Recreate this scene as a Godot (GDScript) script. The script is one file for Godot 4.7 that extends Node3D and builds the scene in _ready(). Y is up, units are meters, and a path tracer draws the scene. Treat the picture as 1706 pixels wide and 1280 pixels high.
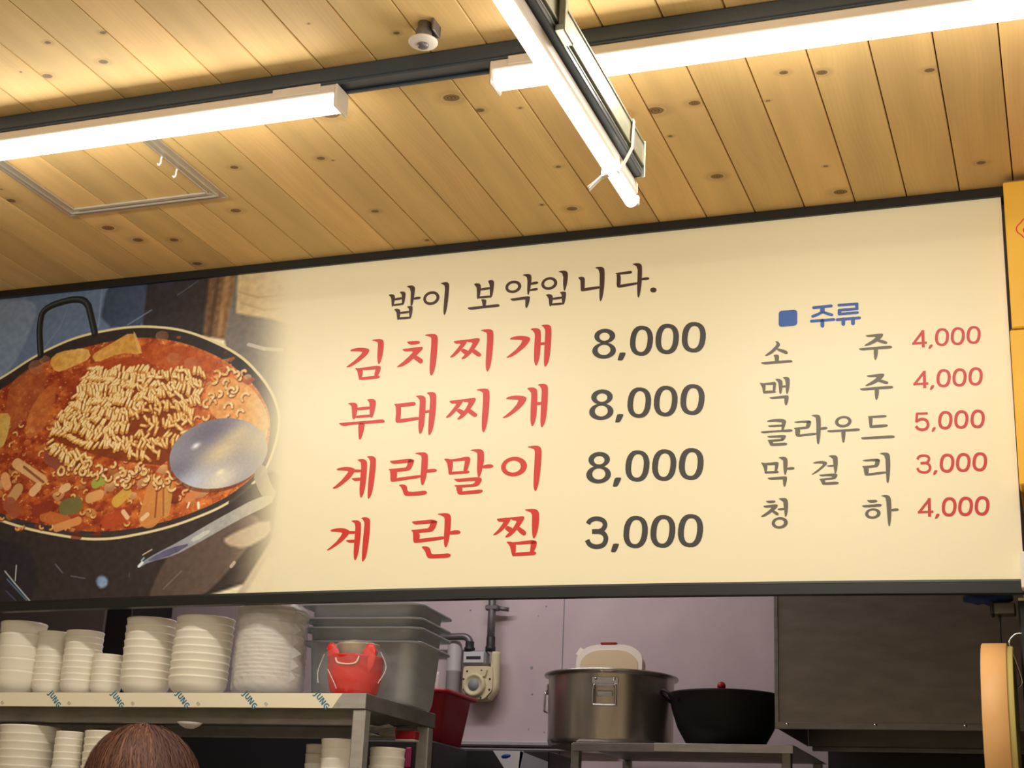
extends Node3D
# A restaurant menu board under a pine ceiling, with the kitchen seen through the gap below it.
# Metres, y up. The board's face is the plane z = 0, the dining room is on the +z side, the kitchen on the -z side.

const CEIL := 2.85
const PLANK := 0.12
var M := {}
var used := {}

func _ready() -> void:
	# ---- camera, sky, exposure
	var cam := Camera3D.new()
	cam.name = "camera"
	cam.fov = 28.48237
	cam.near = 0.05
	cam.far = 60.0
	cam.transform = Transform3D(Basis(Vector3(0.94057763, 0.0443226, -0.33667378), Vector3(0.06595567, 0.94872006, 0.3091603), Vector3(0.33311196, -0.3129948, 0.88942154)), Vector3(2.8047, 1.2705, 3.3606))
	add_child(cam)
	cam.current = true
	var we := WorldEnvironment.new()
	we.name = "world"
	var env := Environment.new()
	env.background_mode = Environment.BG_COLOR
	env.background_color = Color(0.02, 0.02, 0.022)
	env.tonemap_mode = Environment.TONE_MAPPER_LINEAR
	env.tonemap_exposure = 0.94
	env.sdfgi_enabled = true
	env.ssao_enabled = true
	env.ssil_enabled = true
	we.environment = env
	add_child(we)
	make_materials()
	# ---- setting
	build_room()
	build_ceiling()
	# ---- lamps
	build_lamps()
	# ---- the board
	build_sign()
	# ---- kitchen
	build_rack()
	build_bowls()
	build_rack_goods()
	build_back_wall_things()
	build_pot_shelf()
	build_hood()
	build_right_side()
	# ---- small things on the ceiling
	build_ceiling_details()
	build_person()

# ------------------------------------------------------------------ helpers
func numbered(n: String) -> String:
	if not used.has(n):
		used[n] = 0
		return n
	used[n] += 1
	return "%s_%03d" % [n, used[n]]

func thing(called: String, label: String, category: String, at := Vector3.ZERO, turn := 0.0, group := "") -> Node3D:
	var o := Node3D.new()
	o.name = numbered(called)
	add_child(o)
	o.position = at
	o.rotation.y = turn
	o.set_meta("label", label)
	o.set_meta("category", category)
	if group != "":
		o.set_meta("group", group)
	return o

func struct(called: String, label := "") -> Node3D:
	var o := Node3D.new()
	o.name = numbered(called)
	add_child(o)
	o.set_meta("kind", "structure")
	if label != "":
		o.set_meta("label", label)
	return o

func part(called: String, st: SurfaceTool, m: Material, parent: Node3D, at := Vector3.ZERO) -> MeshInstance3D:
	st.generate_normals()
	return part_mesh(called, st.commit(), m, parent, at)

func part_mesh(called: String, me: Mesh, m: Material, parent: Node3D, at := Vector3.ZERO) -> MeshInstance3D:
	var o := MeshInstance3D.new()
	o.name = called
	o.mesh = me
	o.material_override = m
	o.position = at
	o.cast_shadow = GeometryInstance3D.SHADOW_CASTING_SETTING_ON
	parent.add_child(o, true)
	return o

func begin(flat := true) -> SurfaceTool:
	var st := SurfaceTool.new()
	st.begin(Mesh.PRIMITIVE_TRIANGLES)
	st.set_smooth_group(-1 if flat else 0)
	return st

func tri(st: SurfaceTool, a: Vector3, b: Vector3, c: Vector3) -> void:   # counter-clockwise seen from outside
	st.add_vertex(a)
	st.add_vertex(c)
	st.add_vertex(b)

func quad(st: SurfaceTool, a: Vector3, b: Vector3, c: Vector3, d: Vector3) -> void:
	tri(st, a, b, c)
	tri(st, a, c, d)

func tri_out(st: SurfaceTool, a: Vector3, b: Vector3, c: Vector3, mid: Vector3) -> void:
	if (b - a).cross(c - a).dot((a + b + c) / 3.0 - mid) < 0.0:
		tri(st, a, c, b)
	else:
		tri(st, a, b, c)

func quad_out(st: SurfaceTool, a: Vector3, b: Vector3, c: Vector3, d: Vector3, mid: Vector3) -> void:
	tri_out(st, a, b, c, mid)
	tri_out(st, a, c, d, mid)

func box(st: SurfaceTool, mid: Vector3, size: Vector3, bevel := 0.0, b := Basis()) -> void:
	# a box with chamfered edges
	var h := size / 2.0
	bevel = minf(bevel, minf(h.x, minf(h.y, h.z)) * 0.9)
	var p := func(s: Vector3, axis: int) -> Vector3:
		var v := Vector3(s.x * h.x, s.y * h.y, s.z * h.z)
		for k in 3:
			if k != axis:
				v[k] -= s[k] * bevel
		return mid + b * v
	for axis in 3:
		var u := (axis + 1) % 3
		var w := (axis + 2) % 3
		for s in [-1.0, 1.0]:
			var c := []
			for q in [[-1.0, -1.0], [1.0, -1.0], [1.0, 1.0], [-1.0, 1.0]]:
				var e := Vector3()
				e[axis] = s
				e[u] = q[0]
				e[w] = q[1]
				c.append(p.call(e, axis))
			quad_out(st, c[0], c[1], c[2], c[3], mid)
		if bevel > 0.0:
			for s in [-1.0, 1.0]:
				for r in [-1.0, 1.0]:
					var e1 := Vector3()
					e1[u] = s
					e1[w] = r
					var e2 := e1
					e1[axis] = -1.0
					e2[axis] = 1.0
					quad_out(st, p.call(e1, u), p.call(e2, u), p.call(e2, w), p.call(e1, w), mid)
	if bevel > 0.0:
		for x in [-1.0, 1.0]:
			for y in [-1.0, 1.0]:
				for z in [-1.0, 1.0]:
					var e := Vector3(x, y, z)
					tri_out(st, p.call(e, 0), p.call(e, 1), p.call(e, 2), mid)

func box_st(mid: Vector3, size: Vector3, bevel := 0.0) -> SurfaceTool:
	var st := begin()
	box(st, mid, size, bevel)
	return st

func bounds(st: SurfaceTool, lo: Vector3, hi: Vector3, bevel := 0.0) -> void:
	box(st, (lo + hi) / 2.0, (hi - lo).abs(), bevel)

func bounds_st(lo: Vector3, hi: Vector3, bevel := 0.0) -> SurfaceTool:
	var st := begin()
	bounds(st, lo, hi, bevel)
	return st

func loft(st: SurfaceTool, loops: Array, cap0 := false, cap1 := false) -> void:
	# closed loops of equal length, running x towards z; going up makes an outside, going down an inside
	for i in loops.size() - 1:
		var a: PackedVector3Array = loops[i]
		var d: PackedVector3Array = loops[i + 1]
		var n := a.size()
		for j in n:
			var k := (j + 1) % n
			if a[j].distance_squared_to(a[k]) > 1e-14:
				tri(st, a[j], d[k], a[k])
			if d[j].distance_squared_to(d[k]) > 1e-14:
				tri(st, a[j], d[j], d[k])
	for e in [[cap0, 0], [cap1, loops.size() - 1]]:
		if e[0]:
			var l: PackedVector3Array = loops[e[1]]
			var c := Vector3()
			for v in l:
				c += v
			c /= l.size()
			for j in l.size():
				if e[1] == 0:
					tri(st, c, l[j], l[(j + 1) % l.size()])
				else:
					tri(st, c, l[(j + 1) % l.size()], l[j])

func circle(r: float, y: float, n := 32, at := Vector3.ZERO) -> PackedVector3Array:
	var p := PackedVector3Array()
	for j in n:
		var t := TAU * j / n
		p.append(at + Vector3(r * cos(t), y, r * sin(t)))
	return p

func lathe(st: SurfaceTool, profile: Array, n := 32, at := Vector3.ZERO, turn := Basis()) -> void:
	var loops := []
	for q in profile:
		var l := circle(q[0], q[1], n)
		for j in n:
			l[j] = at + turn * l[j]
		loops.append(l)
	loft(st, loops)

func rrect(hx: float, hz: float, r: float, y: float, n := 5) -> PackedVector3Array:
	var p := PackedVector3Array()
	for c in [[1, 1, 0.0], [-1, 1, 0.25], [-1, -1, 0.5], [1, -1, 0.75]]:
		for k in n + 1:
			var t: float = TAU * (c[2] + 0.25 * k / n)
			p.append(Vector3(c[0] * (hx - r) + r * cos(t), y, c[1] * (hz - r) + r * sin(t)))
	return p

func tube(st: SurfaceTool, path: PackedVector3Array, r: float, n := 10, caps := true, squash := 1.0) -> void:
	var loops := []
	var up := Vector3.UP
	if absf((path[1] - path[0]).normalized().dot(up)) > 0.9:
		up = Vector3.RIGHT
	for i in path.size():
		var dir := (path[mini(i + 1, path.size() - 1)] - path[maxi(i - 1, 0)]).normalized()
		var side := up.cross(dir).normalized()
		up = dir.cross(side).normalized()
		var l := PackedVector3Array()
		for j in n:
			var t := TAU * j / n
			l.append(path[i] + side * (r * cos(t)) - up * (r * squash * sin(t)))
		loops.append(l)
	loft(st, loops, caps, caps)

func smooth_path(points: Array, steps := 6) -> PackedVector3Array:
	var out := PackedVector3Array()
	for i in points.size() - 1:
		var a: Vector3 = points[maxi(i - 1, 0)]
		var b: Vector3 = points[i]
		var c: Vector3 = points[i + 1]
		var d: Vector3 = points[mini(i + 2, points.size() - 1)]
		for k in steps:
			out.append(b.cubic_interpolate(c, a, d, float(k) / steps))
	out.append(points[-1])
	return out

func flat_poly(st: SurfaceTool, pts: PackedVector2Array, z: float) -> void:
	# a flat figure facing +z
	var ix := Geometry2D.triangulate_polygon(pts)
	for k in range(0, ix.size(), 3):
		var a := pts[ix[k]]
		var b := pts[ix[k + 1]]
		var c := pts[ix[k + 2]]
		if (b - a).cross(c - a) < 0.0:
			var t := b
			b = c
			c = t
		tri(st, Vector3(a.x, a.y, z), Vector3(b.x, b.y, z), Vector3(c.x, c.y, z))

func prism(st: SurfaceTool, pts: PackedVector2Array, z0: float, z1: float) -> void:
	# an outline in x, y drawn out from z0 (back) to z1 (front)
	flat_poly(st, pts, z1)
	var back := begin()
	var ix := Geometry2D.triangulate_polygon(pts)
	for k in range(0, ix.size(), 3):
		var a := pts[ix[k]]
		var b := pts[ix[k + 1]]
		var c := pts[ix[k + 2]]
		if (b - a).cross(c - a) > 0.0:
			var t := b
			b = c
			c = t
		tri(st, Vector3(a.x, a.y, z0), Vector3(b.x, b.y, z0), Vector3(c.x, c.y, z0))
	var cw := Geometry2D.is_polygon_clockwise(pts)
	for j in pts.size():
		var a := pts[j]
		var b := pts[(j + 1) % pts.size()]
		if cw:
			var t := a
			a = b
			b = t
		quad(st, Vector3(a.x, a.y, z0), Vector3(b.x, b.y, z0), Vector3(b.x, b.y, z1), Vector3(a.x, a.y, z1))

func chaikin(pts: PackedVector2Array, times: int, cut := 0.22) -> PackedVector2Array:
	for t in times:
		var q := PackedVector2Array()
		for j in pts.size():
			var a := pts[j]
			var b := pts[(j + 1) % pts.size()]
			q.append(a.lerp(b, cut))
			q.append(a.lerp(b, 1.0 - cut))
		pts = q
	return pts

func material(called: String, c: Color, rough := 0.6, metal := 0.0) -> StandardMaterial3D:
	var m := StandardMaterial3D.new()
	m.resource_name = called
	m.albedo_color = c
	m.roughness = rough
	m.metallic = metal
	return m

func rgb8(r: int, g: int, b: int) -> Color:
	return Color8(r, g, b)

func noise(freq: float, octaves := 3, sd := 1) -> FastNoiseLite:
	var n := FastNoiseLite.new()
	n.seed = sd
	n.noise_type = FastNoiseLite.TYPE_SIMPLEX_SMOOTH
	n.frequency = freq
	n.fractal_octaves = octaves
	return n

func mottle(freq: float, lo: Color, hi: Color, sd := 3, size := 256) -> NoiseTexture2D:
	var t := NoiseTexture2D.new()
	t.width = size
	t.height = size
	t.seamless = true
	t.noise = noise(freq, 4, sd)
	var g := Gradient.new()
	g.set_color(0, lo)
	g.set_color(1, hi)
	t.color_ramp = g
	return t

func brushed(called: String, lo: Color, hi: Color, rough: float, scale: Vector3, sd := 5, metal := 0.8) -> StandardMaterial3D:
	# metal with a mottled, slightly streaked finish
	var m := material(called, Color.WHITE, rough, metal)
	m.albedo_texture = mottle(0.02, lo, hi, sd)
	m.uv1_triplanar = true
	m.uv1_world_triplanar = true
	m.uv1_scale = scale
	return m

func make_materials() -> void:
	M.sign = material("sign print", rgb8(240, 229, 192), 0.40)
	M.brown = material("brown ink", rgb8(66, 36, 32), 0.42)
	M.red = material("red ink", rgb8(206, 40, 22), 0.42)
	M.red_deep = material("deep red ink", rgb8(196, 40, 30), 0.42)
	M.black = material("charcoal ink", rgb8(50, 46, 42), 0.42)
	M.grey = material("grey ink", rgb8(96, 86, 66), 0.42)
	M.blue = material("blue ink", rgb8(34, 84, 166), 0.42)
	M.frame = material("black frame", rgb8(34, 36, 34), 0.35, 0.3)
	M.rail = material("dark steel rail", rgb8(80, 90, 102), 0.40, 0.35)
	M.white_plastic = material("white plastic", rgb8(236, 226, 214), 0.5)
	M.diffuser = material("lamp diffuser", rgb8(250, 246, 236), 0.5)
	M.diffuser.emission_enabled = true
	M.diffuser.emission = rgb8(255, 246, 228)
	M.diffuser.emission_energy_multiplier = 2.2
	M.galv = brushed("galvanised steel", rgb8(158, 158, 138), rgb8(182, 182, 160), 0.5, Vector3(6, 6, 6))
	M.pan = brushed("pan steel", rgb8(198, 204, 208), rgb8(216, 222, 226), 0.45, Vector3(2, 6, 2), 15, 0.3)
	M.lid = material("tan plastic", rgb8(218, 196, 158), 0.5)
	M.chrome = material("chrome", rgb8(210, 208, 204), 0.18, 1.0)
	M.alu = material("aluminium", rgb8(206, 200, 186), 0.4, 0.7)
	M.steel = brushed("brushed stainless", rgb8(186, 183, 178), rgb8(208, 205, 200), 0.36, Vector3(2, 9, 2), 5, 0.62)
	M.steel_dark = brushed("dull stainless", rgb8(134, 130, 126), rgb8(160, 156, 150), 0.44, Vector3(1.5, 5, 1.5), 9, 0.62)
	M.pot = brushed("pot steel", rgb8(190, 182, 172), rgb8(216, 209, 200), 0.27, Vector3(5, 1, 5), 12, 0.85)
	M.hood = brushed("hood steel", rgb8(132, 126, 118), rgb8(150, 143, 134), 0.40, Vector3(1.2, 4, 1.2), 21)
	M.bowl = material("white melamine", rgb8(240, 231, 212), 0.32)
	M.film = material("cream protective film", rgb8(240, 230, 200), 0.35)
	M.film_ink = material("film ink", rgb8(30, 116, 150), 0.5)
	M.film_ink2 = material("pale film ink", rgb8(170, 172, 160), 0.5)
	M.wrap = material("clear wrap", Color(0.86, 0.86, 0.88, 0.34), 0.3)
	M.wrap.transparency = BaseMaterial3D.TRANSPARENCY_ALPHA
	M.bag = material("thin bag", Color(0.95, 0.95, 0.95, 0.07), 0.27)
	M.bag.transparency = BaseMaterial3D.TRANSPARENCY_ALPHA
	M.bag_seam = material("bag folds", Color(0.97, 0.96, 0.94, 0.4), 0.3)
	M.bag_seam.transparency = BaseMaterial3D.TRANSPARENCY_ALPHA
	M.red_plastic = material("red plastic", rgb8(224, 40, 20), 0.4)
	M.red_tub = material("dark red plastic", rgb8(170, 20, 40), 0.45)
	M.cream = material("cream plastic", rgb8(226, 214, 176), 0.5)
	M.cream2 = material("ivory plastic", rgb8(232, 214, 186), 0.5)
	M.meter_grey = material("meter grey", rgb8(150, 150, 158), 0.5)
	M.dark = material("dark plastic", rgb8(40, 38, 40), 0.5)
	M.pipe = material("grey pipe", rgb8(120, 116, 118), 0.4, 0.5)
	M.pvc = material("pale duct", rgb8(190, 184, 186), 0.55)
	M.wok = material("black iron", rgb8(24, 24, 26), 0.55, 0.2)
	M.wall = material("painted panel", Color.WHITE, 0.7)
	M.wall.albedo_texture = mottle(0.012, rgb8(202, 184, 188), rgb8(216, 199, 202), 31)
	M.wall.uv1_triplanar = true
	M.wall.uv1_world_triplanar = true
	M.room_wall = material("room wall", rgb8(236, 230, 216), 0.8)
	M.floor = material("floor tile", rgb8(206, 198, 184), 0.5)
	M.plaster = material("kitchen ceiling", rgb8(190, 186, 182), 0.8)
	M.backing = material("backing board", rgb8(70, 48, 28), 0.8)
	M.card_yellow = material("yellow carton", Color.WHITE, 0.55)
	M.card_yellow.albedo_texture = mottle(0.01, rgb8(232, 172, 40), rgb8(246, 192, 62), 41)
	M.card_yellow.uv1_triplanar = true
	M.card_brown = material("brown carton", rgb8(150, 104, 62), 0.75)
	M.tan = material("bent wood", Color.WHITE, 0.5)
	M.tan.albedo_texture = mottle(0.02, rgb8(226, 170, 104), rgb8(238, 186, 122), 51)
	M.tan.uv1_triplanar = true
	M.tan.uv1_scale = Vector3(2, 2, 2)
	M.straw = material("pale hoop", rgb8(206, 190, 112), 0.6)
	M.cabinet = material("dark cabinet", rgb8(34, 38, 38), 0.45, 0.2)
	M.mesh = material("sieve mesh", rgb8(110, 108, 102), 0.5, 0.6)
	M.cloth = material("blue cloth", rgb8(26, 48, 96), 0.9)
	M.skin = material("skin", rgb8(222, 176, 148), 0.55)
	M.shirt = material("dark shirt", rgb8(44, 46, 56), 0.9)
	M.hair = material("auburn hair", Color.WHITE, 0.62)
	M.hair.vertex_color_use_as_albedo = true
	M.silver = material("silver print", rgb8(214, 214, 214), 0.4)
	M.navy = material("navy print", rgb8(20, 60, 150), 0.45)
	M.locker = material("locker paint", rgb8(128, 116, 110), 0.6)
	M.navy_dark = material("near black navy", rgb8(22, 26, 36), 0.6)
	M.pink = material("pink plastic", rgb8(190, 50, 110), 0.5)

# ------------------------------------------------------------------ setting
func build_room() -> void:
	part("slab", bounds_st(Vector3(-2.4, -0.12, -2.1), Vector3(5.0, 0.0, 5.4)), M.floor, struct("floor"))
	part("wall_panel", bounds_st(Vector3(-2.4, 0, 5.2), Vector3(5.0, 3.0, 5.4)), M.room_wall, struct("wall_near"))
	part("wall_panel", bounds_st(Vector3(-2.4, 0, -2.1), Vector3(-2.2, 3.0, 5.2)), M.room_wall, struct("wall_left"))
	part("wall_panel", bounds_st(Vector3(4.8, 0, -2.1), Vector3(5.0, 3.0, 5.2)), M.room_wall, struct("wall_right"))
	# the partition on the board's plane, left and right of the opening, and the low wall below it
	var w := struct("wall_front")
	part("wall_panel", bounds_st(Vector3(-2.2, 0, -0.12), Vector3(-0.75, CEIL, -0.0)), M.room_wall, w)
	part("wall_panel", bounds_st(Vector3(3.42, 0, -0.12), Vector3(4.8, CEIL, -0.0)), M.room_wall, w)
	part("low_wall", bounds_st(Vector3(-0.75, 0, -0.02), Vector3(2.6, 1.0, 0.0)), M.room_wall, w)
	part("header", bounds_st(Vector3(2.74, 2.838, -0.10), Vector3(3.42, CEIL, -0.02)), M.room_wall, w)
	# kitchen shell
	var far := struct("wall_far")
	part("panel", bounds_st(Vector3(-2.2, 0, -2.1), Vector3(1.078, CEIL, -1.9), 0.001), M.wall, far)
	part("panel", bounds_st(Vector3(1.082, 0, -2.1), Vector3(4.8, CEIL, -1.9), 0.001), M.wall, far)
	part("seam_filler", bounds_st(Vector3(1.077, 0, -2.05), Vector3(1.083, CEIL, -1.903)), M.meter_grey, far)
	for h in [[0.962, 2.02, 0.006], [0.968, 1.925, 0.004], [1.01, 2.245, 0.004], [0.71, 2.235, 0.004], [0.96, 1.80, 0.003], [0.98, 2.21, 0.003], [1.02, 1.79, 0.003]]:
		var st := begin()
		lathe(st, [[0.0, 0.0016], [h[2] * 0.8, 0.0016], [h[2], 0.0]], 9, Vector3(h[0], h[1], -1.9), Basis(Vector3.RIGHT, PI / 2))
		part("screw_hole", st, M.meter_grey, far)
	part("ledge_rail", bounds_st(Vector3(0.45, 1.735, -1.9), Vector3(1.30, 1.757, -1.862), 0.006), M.pvc, far)
	part("ledge_rail", bounds_st(Vector3(0.45, 1.722, -1.9), Vector3(1.30, 1.731, -1.872), 0.003), M.pvc, far)
	part("slab", bounds_st(Vector3(-2.2, CEIL, -2.1), Vector3(4.8, CEIL + 0.15, -0.12)), M.plaster, struct("ceiling_kitchen"))

# pine knots: plank number, place across the plank, distance from the board, radius in millimetres
const KNOTS := [[13,0.76,0.729,16],[14,0.09,0.662,9],[14,0.76,0.362,6],[14,0.44,0.136,12],[16,0.53,0.566,12],[17,0.12,0.563,16],[17,0.85,0.573,11],[17,0.61,0.222,13],[19,0.26,0.751,15],[19,0.53,0.649,8],[19,0.1,0.543,4],[17,0.14,0.442,5],[20,0.14,0.629,10],[21,0.9,0.741,9],[21,0.86,0.582,9],[22,0.47,0.142,9],[19,0.79,0.069,14],[19,0.68,0.211,5],[10,0.41,0.543,9],[7,0.55,0.334,12],[7,0.82,1.157,6],[8,0.93,1.159,6],[8,0.38,1.06,9],[7,0.11,1.041,10],[8,0.55,0.553,9],[10,0.42,0.243,9],[10,0.9,0.045,6],[13,0.9,0.176,5],[14,0.82,0.649,4],[3,0.1,0.53,11],[11,0.39,0.732,19],[7,0.49,0.679,6],[7,0.63,0.545,7],[4,0.33,0.322,15],[4,0.61,0.233,13],[5,0.41,0.21,11],[5,0.2,0.05,12],[13,0.69,0.999,6]]

func plank_image(k: int) -> Image:
	var w := 80
	var h := 900
	var len := 1.4
	var rng := RandomNumberGenerator.new()
	rng.seed = 100 + k
	var grain := noise(1.0, 3, 200 + k)
	var broad := noise(1.0, 2, 400 + k)
	var tint := rng.randf_range(-0.05, 0.05)
	var warm := rng.randf_range(-0.014, 0.014)
	var centre := rng.randf_range(-0.3, 1.3)
	var fine := rng.randf_range(0.35, 1.0)
	var knots := []
	for q in KNOTS:
		if q[0] == k:
			knots.append(Vector3(q[1] * PLANK, q[2], q[3] * 0.001))
	for i in rng.randi_range(0, 1):
		knots.append(Vector3(rng.randf_range(0.01, 0.11), rng.randf_range(0.1, 1.3), rng.randf_range(0.002, 0.004)))
	var base := Vector3(0.880, 0.738, 0.492) * (1.0 + tint)
	base.x += warm
	var data := PackedByteArray()
	data.resize(w * h * 3)
	var at := 0
	for j in h:
		var z := len * (j + 0.5) / h
		var wave := broad.get_noise_2d(z * 1.3, 7.0) * 0.03
		for i in w:
			var x := PLANK * (i + 0.5) / w
			var dark := 0.0
			var bend := 0.0
			for q in knots:
				var dx: float = (x - q.x) / q.z
				var dz: float = (z - q.y) / q.z
				if absf(dz) < 9.0 and absf(dx) < 6.0:
					var d := sqrt(dx * dx * 0.8 + dz * dz * 1.25)
					bend += signf(dx) * exp(-dz * dz * 0.09) * q.z * 1.6 / (1.0 + absf(dx))
					if d < 1.3:
						dark = maxf(dark, clampf((1.25 - d) * 2.2, 0.0, 1.0) * (0.72 + 0.28 * sin(d * 16.0)))
					elif d < 2.6:
						dark = maxf(dark, 0.16 * (2.6 - d) / 1.3)
			var ring := (x + wave + bend - centre * PLANK)
			var g := grain.get_noise_2d(ring * 150.0, z * 2.2)
			var s := sin(absf(ring) * 620.0 + g * 3.0)
			var v := 1.0 + 0.05 * broad.get_noise_2d(x * 14.0, z * 1.5 + 30.0) + fine * (0.025 * g - 0.022 * clampf(s, 0.0, 1.0) * clampf(s, 0.0, 1.0))
			var c := base * v
			c = c.lerp(Vector3(0.30, 0.205, 0.15), dark * 0.9)
			data[at] = clampi(int(c.x * 255.0), 0, 255)
			data[at + 1] = clampi(int(c.y * 255.0), 0, 255)
			data[at + 2] = clampi(int(c.z * 255.0), 0, 255)
			at += 3
	return Image.create_from_data(w, h, false, Image.FORMAT_RGB8, data)

func build_ceiling() -> void:
	var root := struct("ceiling", "ceiling of varnished knotty pine planks")
	part("backing_board", bounds_st(Vector3(-2.4, CEIL + 0.011, -0.12), Vector3(5.0, CEIL + 0.16, 5.4)), M.backing, root)
	var z0 := 0.0
	var z1 := 5.2
	var st := begin()
	# tongue-and-groove plank with eased lower edges, underside at y = 0
	var prof := [[0.0012, 0.011], [0.0012, 0.0024], [0.0026, 0.0], [PLANK - 0.0026, 0.0], [PLANK - 0.0012, 0.0024], [PLANK - 0.0012, 0.011]]
	for i in prof.size() - 1:
		var a: Array = prof[i]
		var b: Array = prof[i + 1]
		for q in [[a, z0], [b, z1], [b, z0], [a, z0], [a, z1], [b, z1]]:
			st.set_uv(Vector2(q[0][0] / PLANK, q[1] / 1.4))
			st.add_vertex(Vector3(q[0][0], q[0][1], q[1]))
	st.generate_normals()
	var me := st.commit()
	var mats := []
	for k in 24:
		var m := material("pine", Color.WHITE, 0.62)
		m.metallic_specular = 0.3
		m.albedo_texture = ImageTexture.create_from_image(plank_image(k))
		mats.append(m)
	for k in range(-18, 40):
		part_mesh("plank", me, mats[k if k >= 0 and k < 24 else posmod(k * 7, 24)], root, Vector3(k * PLANK, CEIL, 0.0))

# ------------------------------------------------------------------ lamps
func area_light(parent: Node3D, at: Vector3, toward: Vector3, up: Vector3, size: Vector2, energy: float, c: Color) -> void:
	var l := AreaLight3D.new()
	l.name = "light"
	l.area_size = size
	l.light_energy = energy
	l.light_color = c
	l.area_range = 14.0
	l.area_attenuation = 2.0
	l.shadow_enabled = true
	l.transform = Transform3D(Basis.looking_at(toward, up), at)
	parent.add_child(l, true)

func batten(label: String, x0: float, x1: float, y: float, z: float, energy: float, tone: Color) -> void:
	# a slim LED batten, its base against y, glowing below
	var o := thing("led_batten_lamp", label, "lamp", Vector3((x0 + x1) / 2.0, y, z))
	var half := (x1 - x0) / 2.0
	part("housing", bounds_st(Vector3(-half, -0.022, -0.027), Vector3(half, 0.0, 0.027), 0.003), M.white_plastic, o)
	for s in [-1.0, 1.0]:
		part("mounting_clip", bounds_st(Vector3(s * (half - 0.09) - 0.055, -0.016, 0.027), Vector3(s * (half - 0.09) + 0.055, 0.003, 0.030), 0.001), M.white_plastic, o)
		part("end_cap", bounds_st(Vector3(s * half - 0.004, -0.052, -0.028), Vector3(s * half + 0.004, 0.0, 0.028), 0.003), M.white_plastic, o)
	var prof := PackedVector2Array()
	for k in 9:
		var t := PI * k / 8.0
		prof.append(Vector2(0.026 * cos(t), -0.030 - 0.022 * sin(t)))
	prof.append(Vector2(-0.026, -0.022))
	prof.append(Vector2(0.026, -0.022))
	var st := begin()
	var turned := PackedVector2Array()
	for v in prof:
		turned.append(v)
	prism(st, turned, -half + 0.005, half - 0.005)
	var d := part("diffuser", st, M.diffuser, o)
	d.rotation.y = PI / 2
	area_light(o, Vector3(0, -0.0535, 0), Vector3.DOWN, Vector3.BACK, Vector2(2 * half - 0.02, 0.05), energy * 0.50, tone)
	for s in [-1.0, 1.0]:
		area_light(o, Vector3(0, -0.040, s * 0.0285), Vector3(0, -0.38, s * 0.925), Vector3.UP, Vector2(2 * half - 0.02, 0.026), energy * 0.25, tone)

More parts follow.
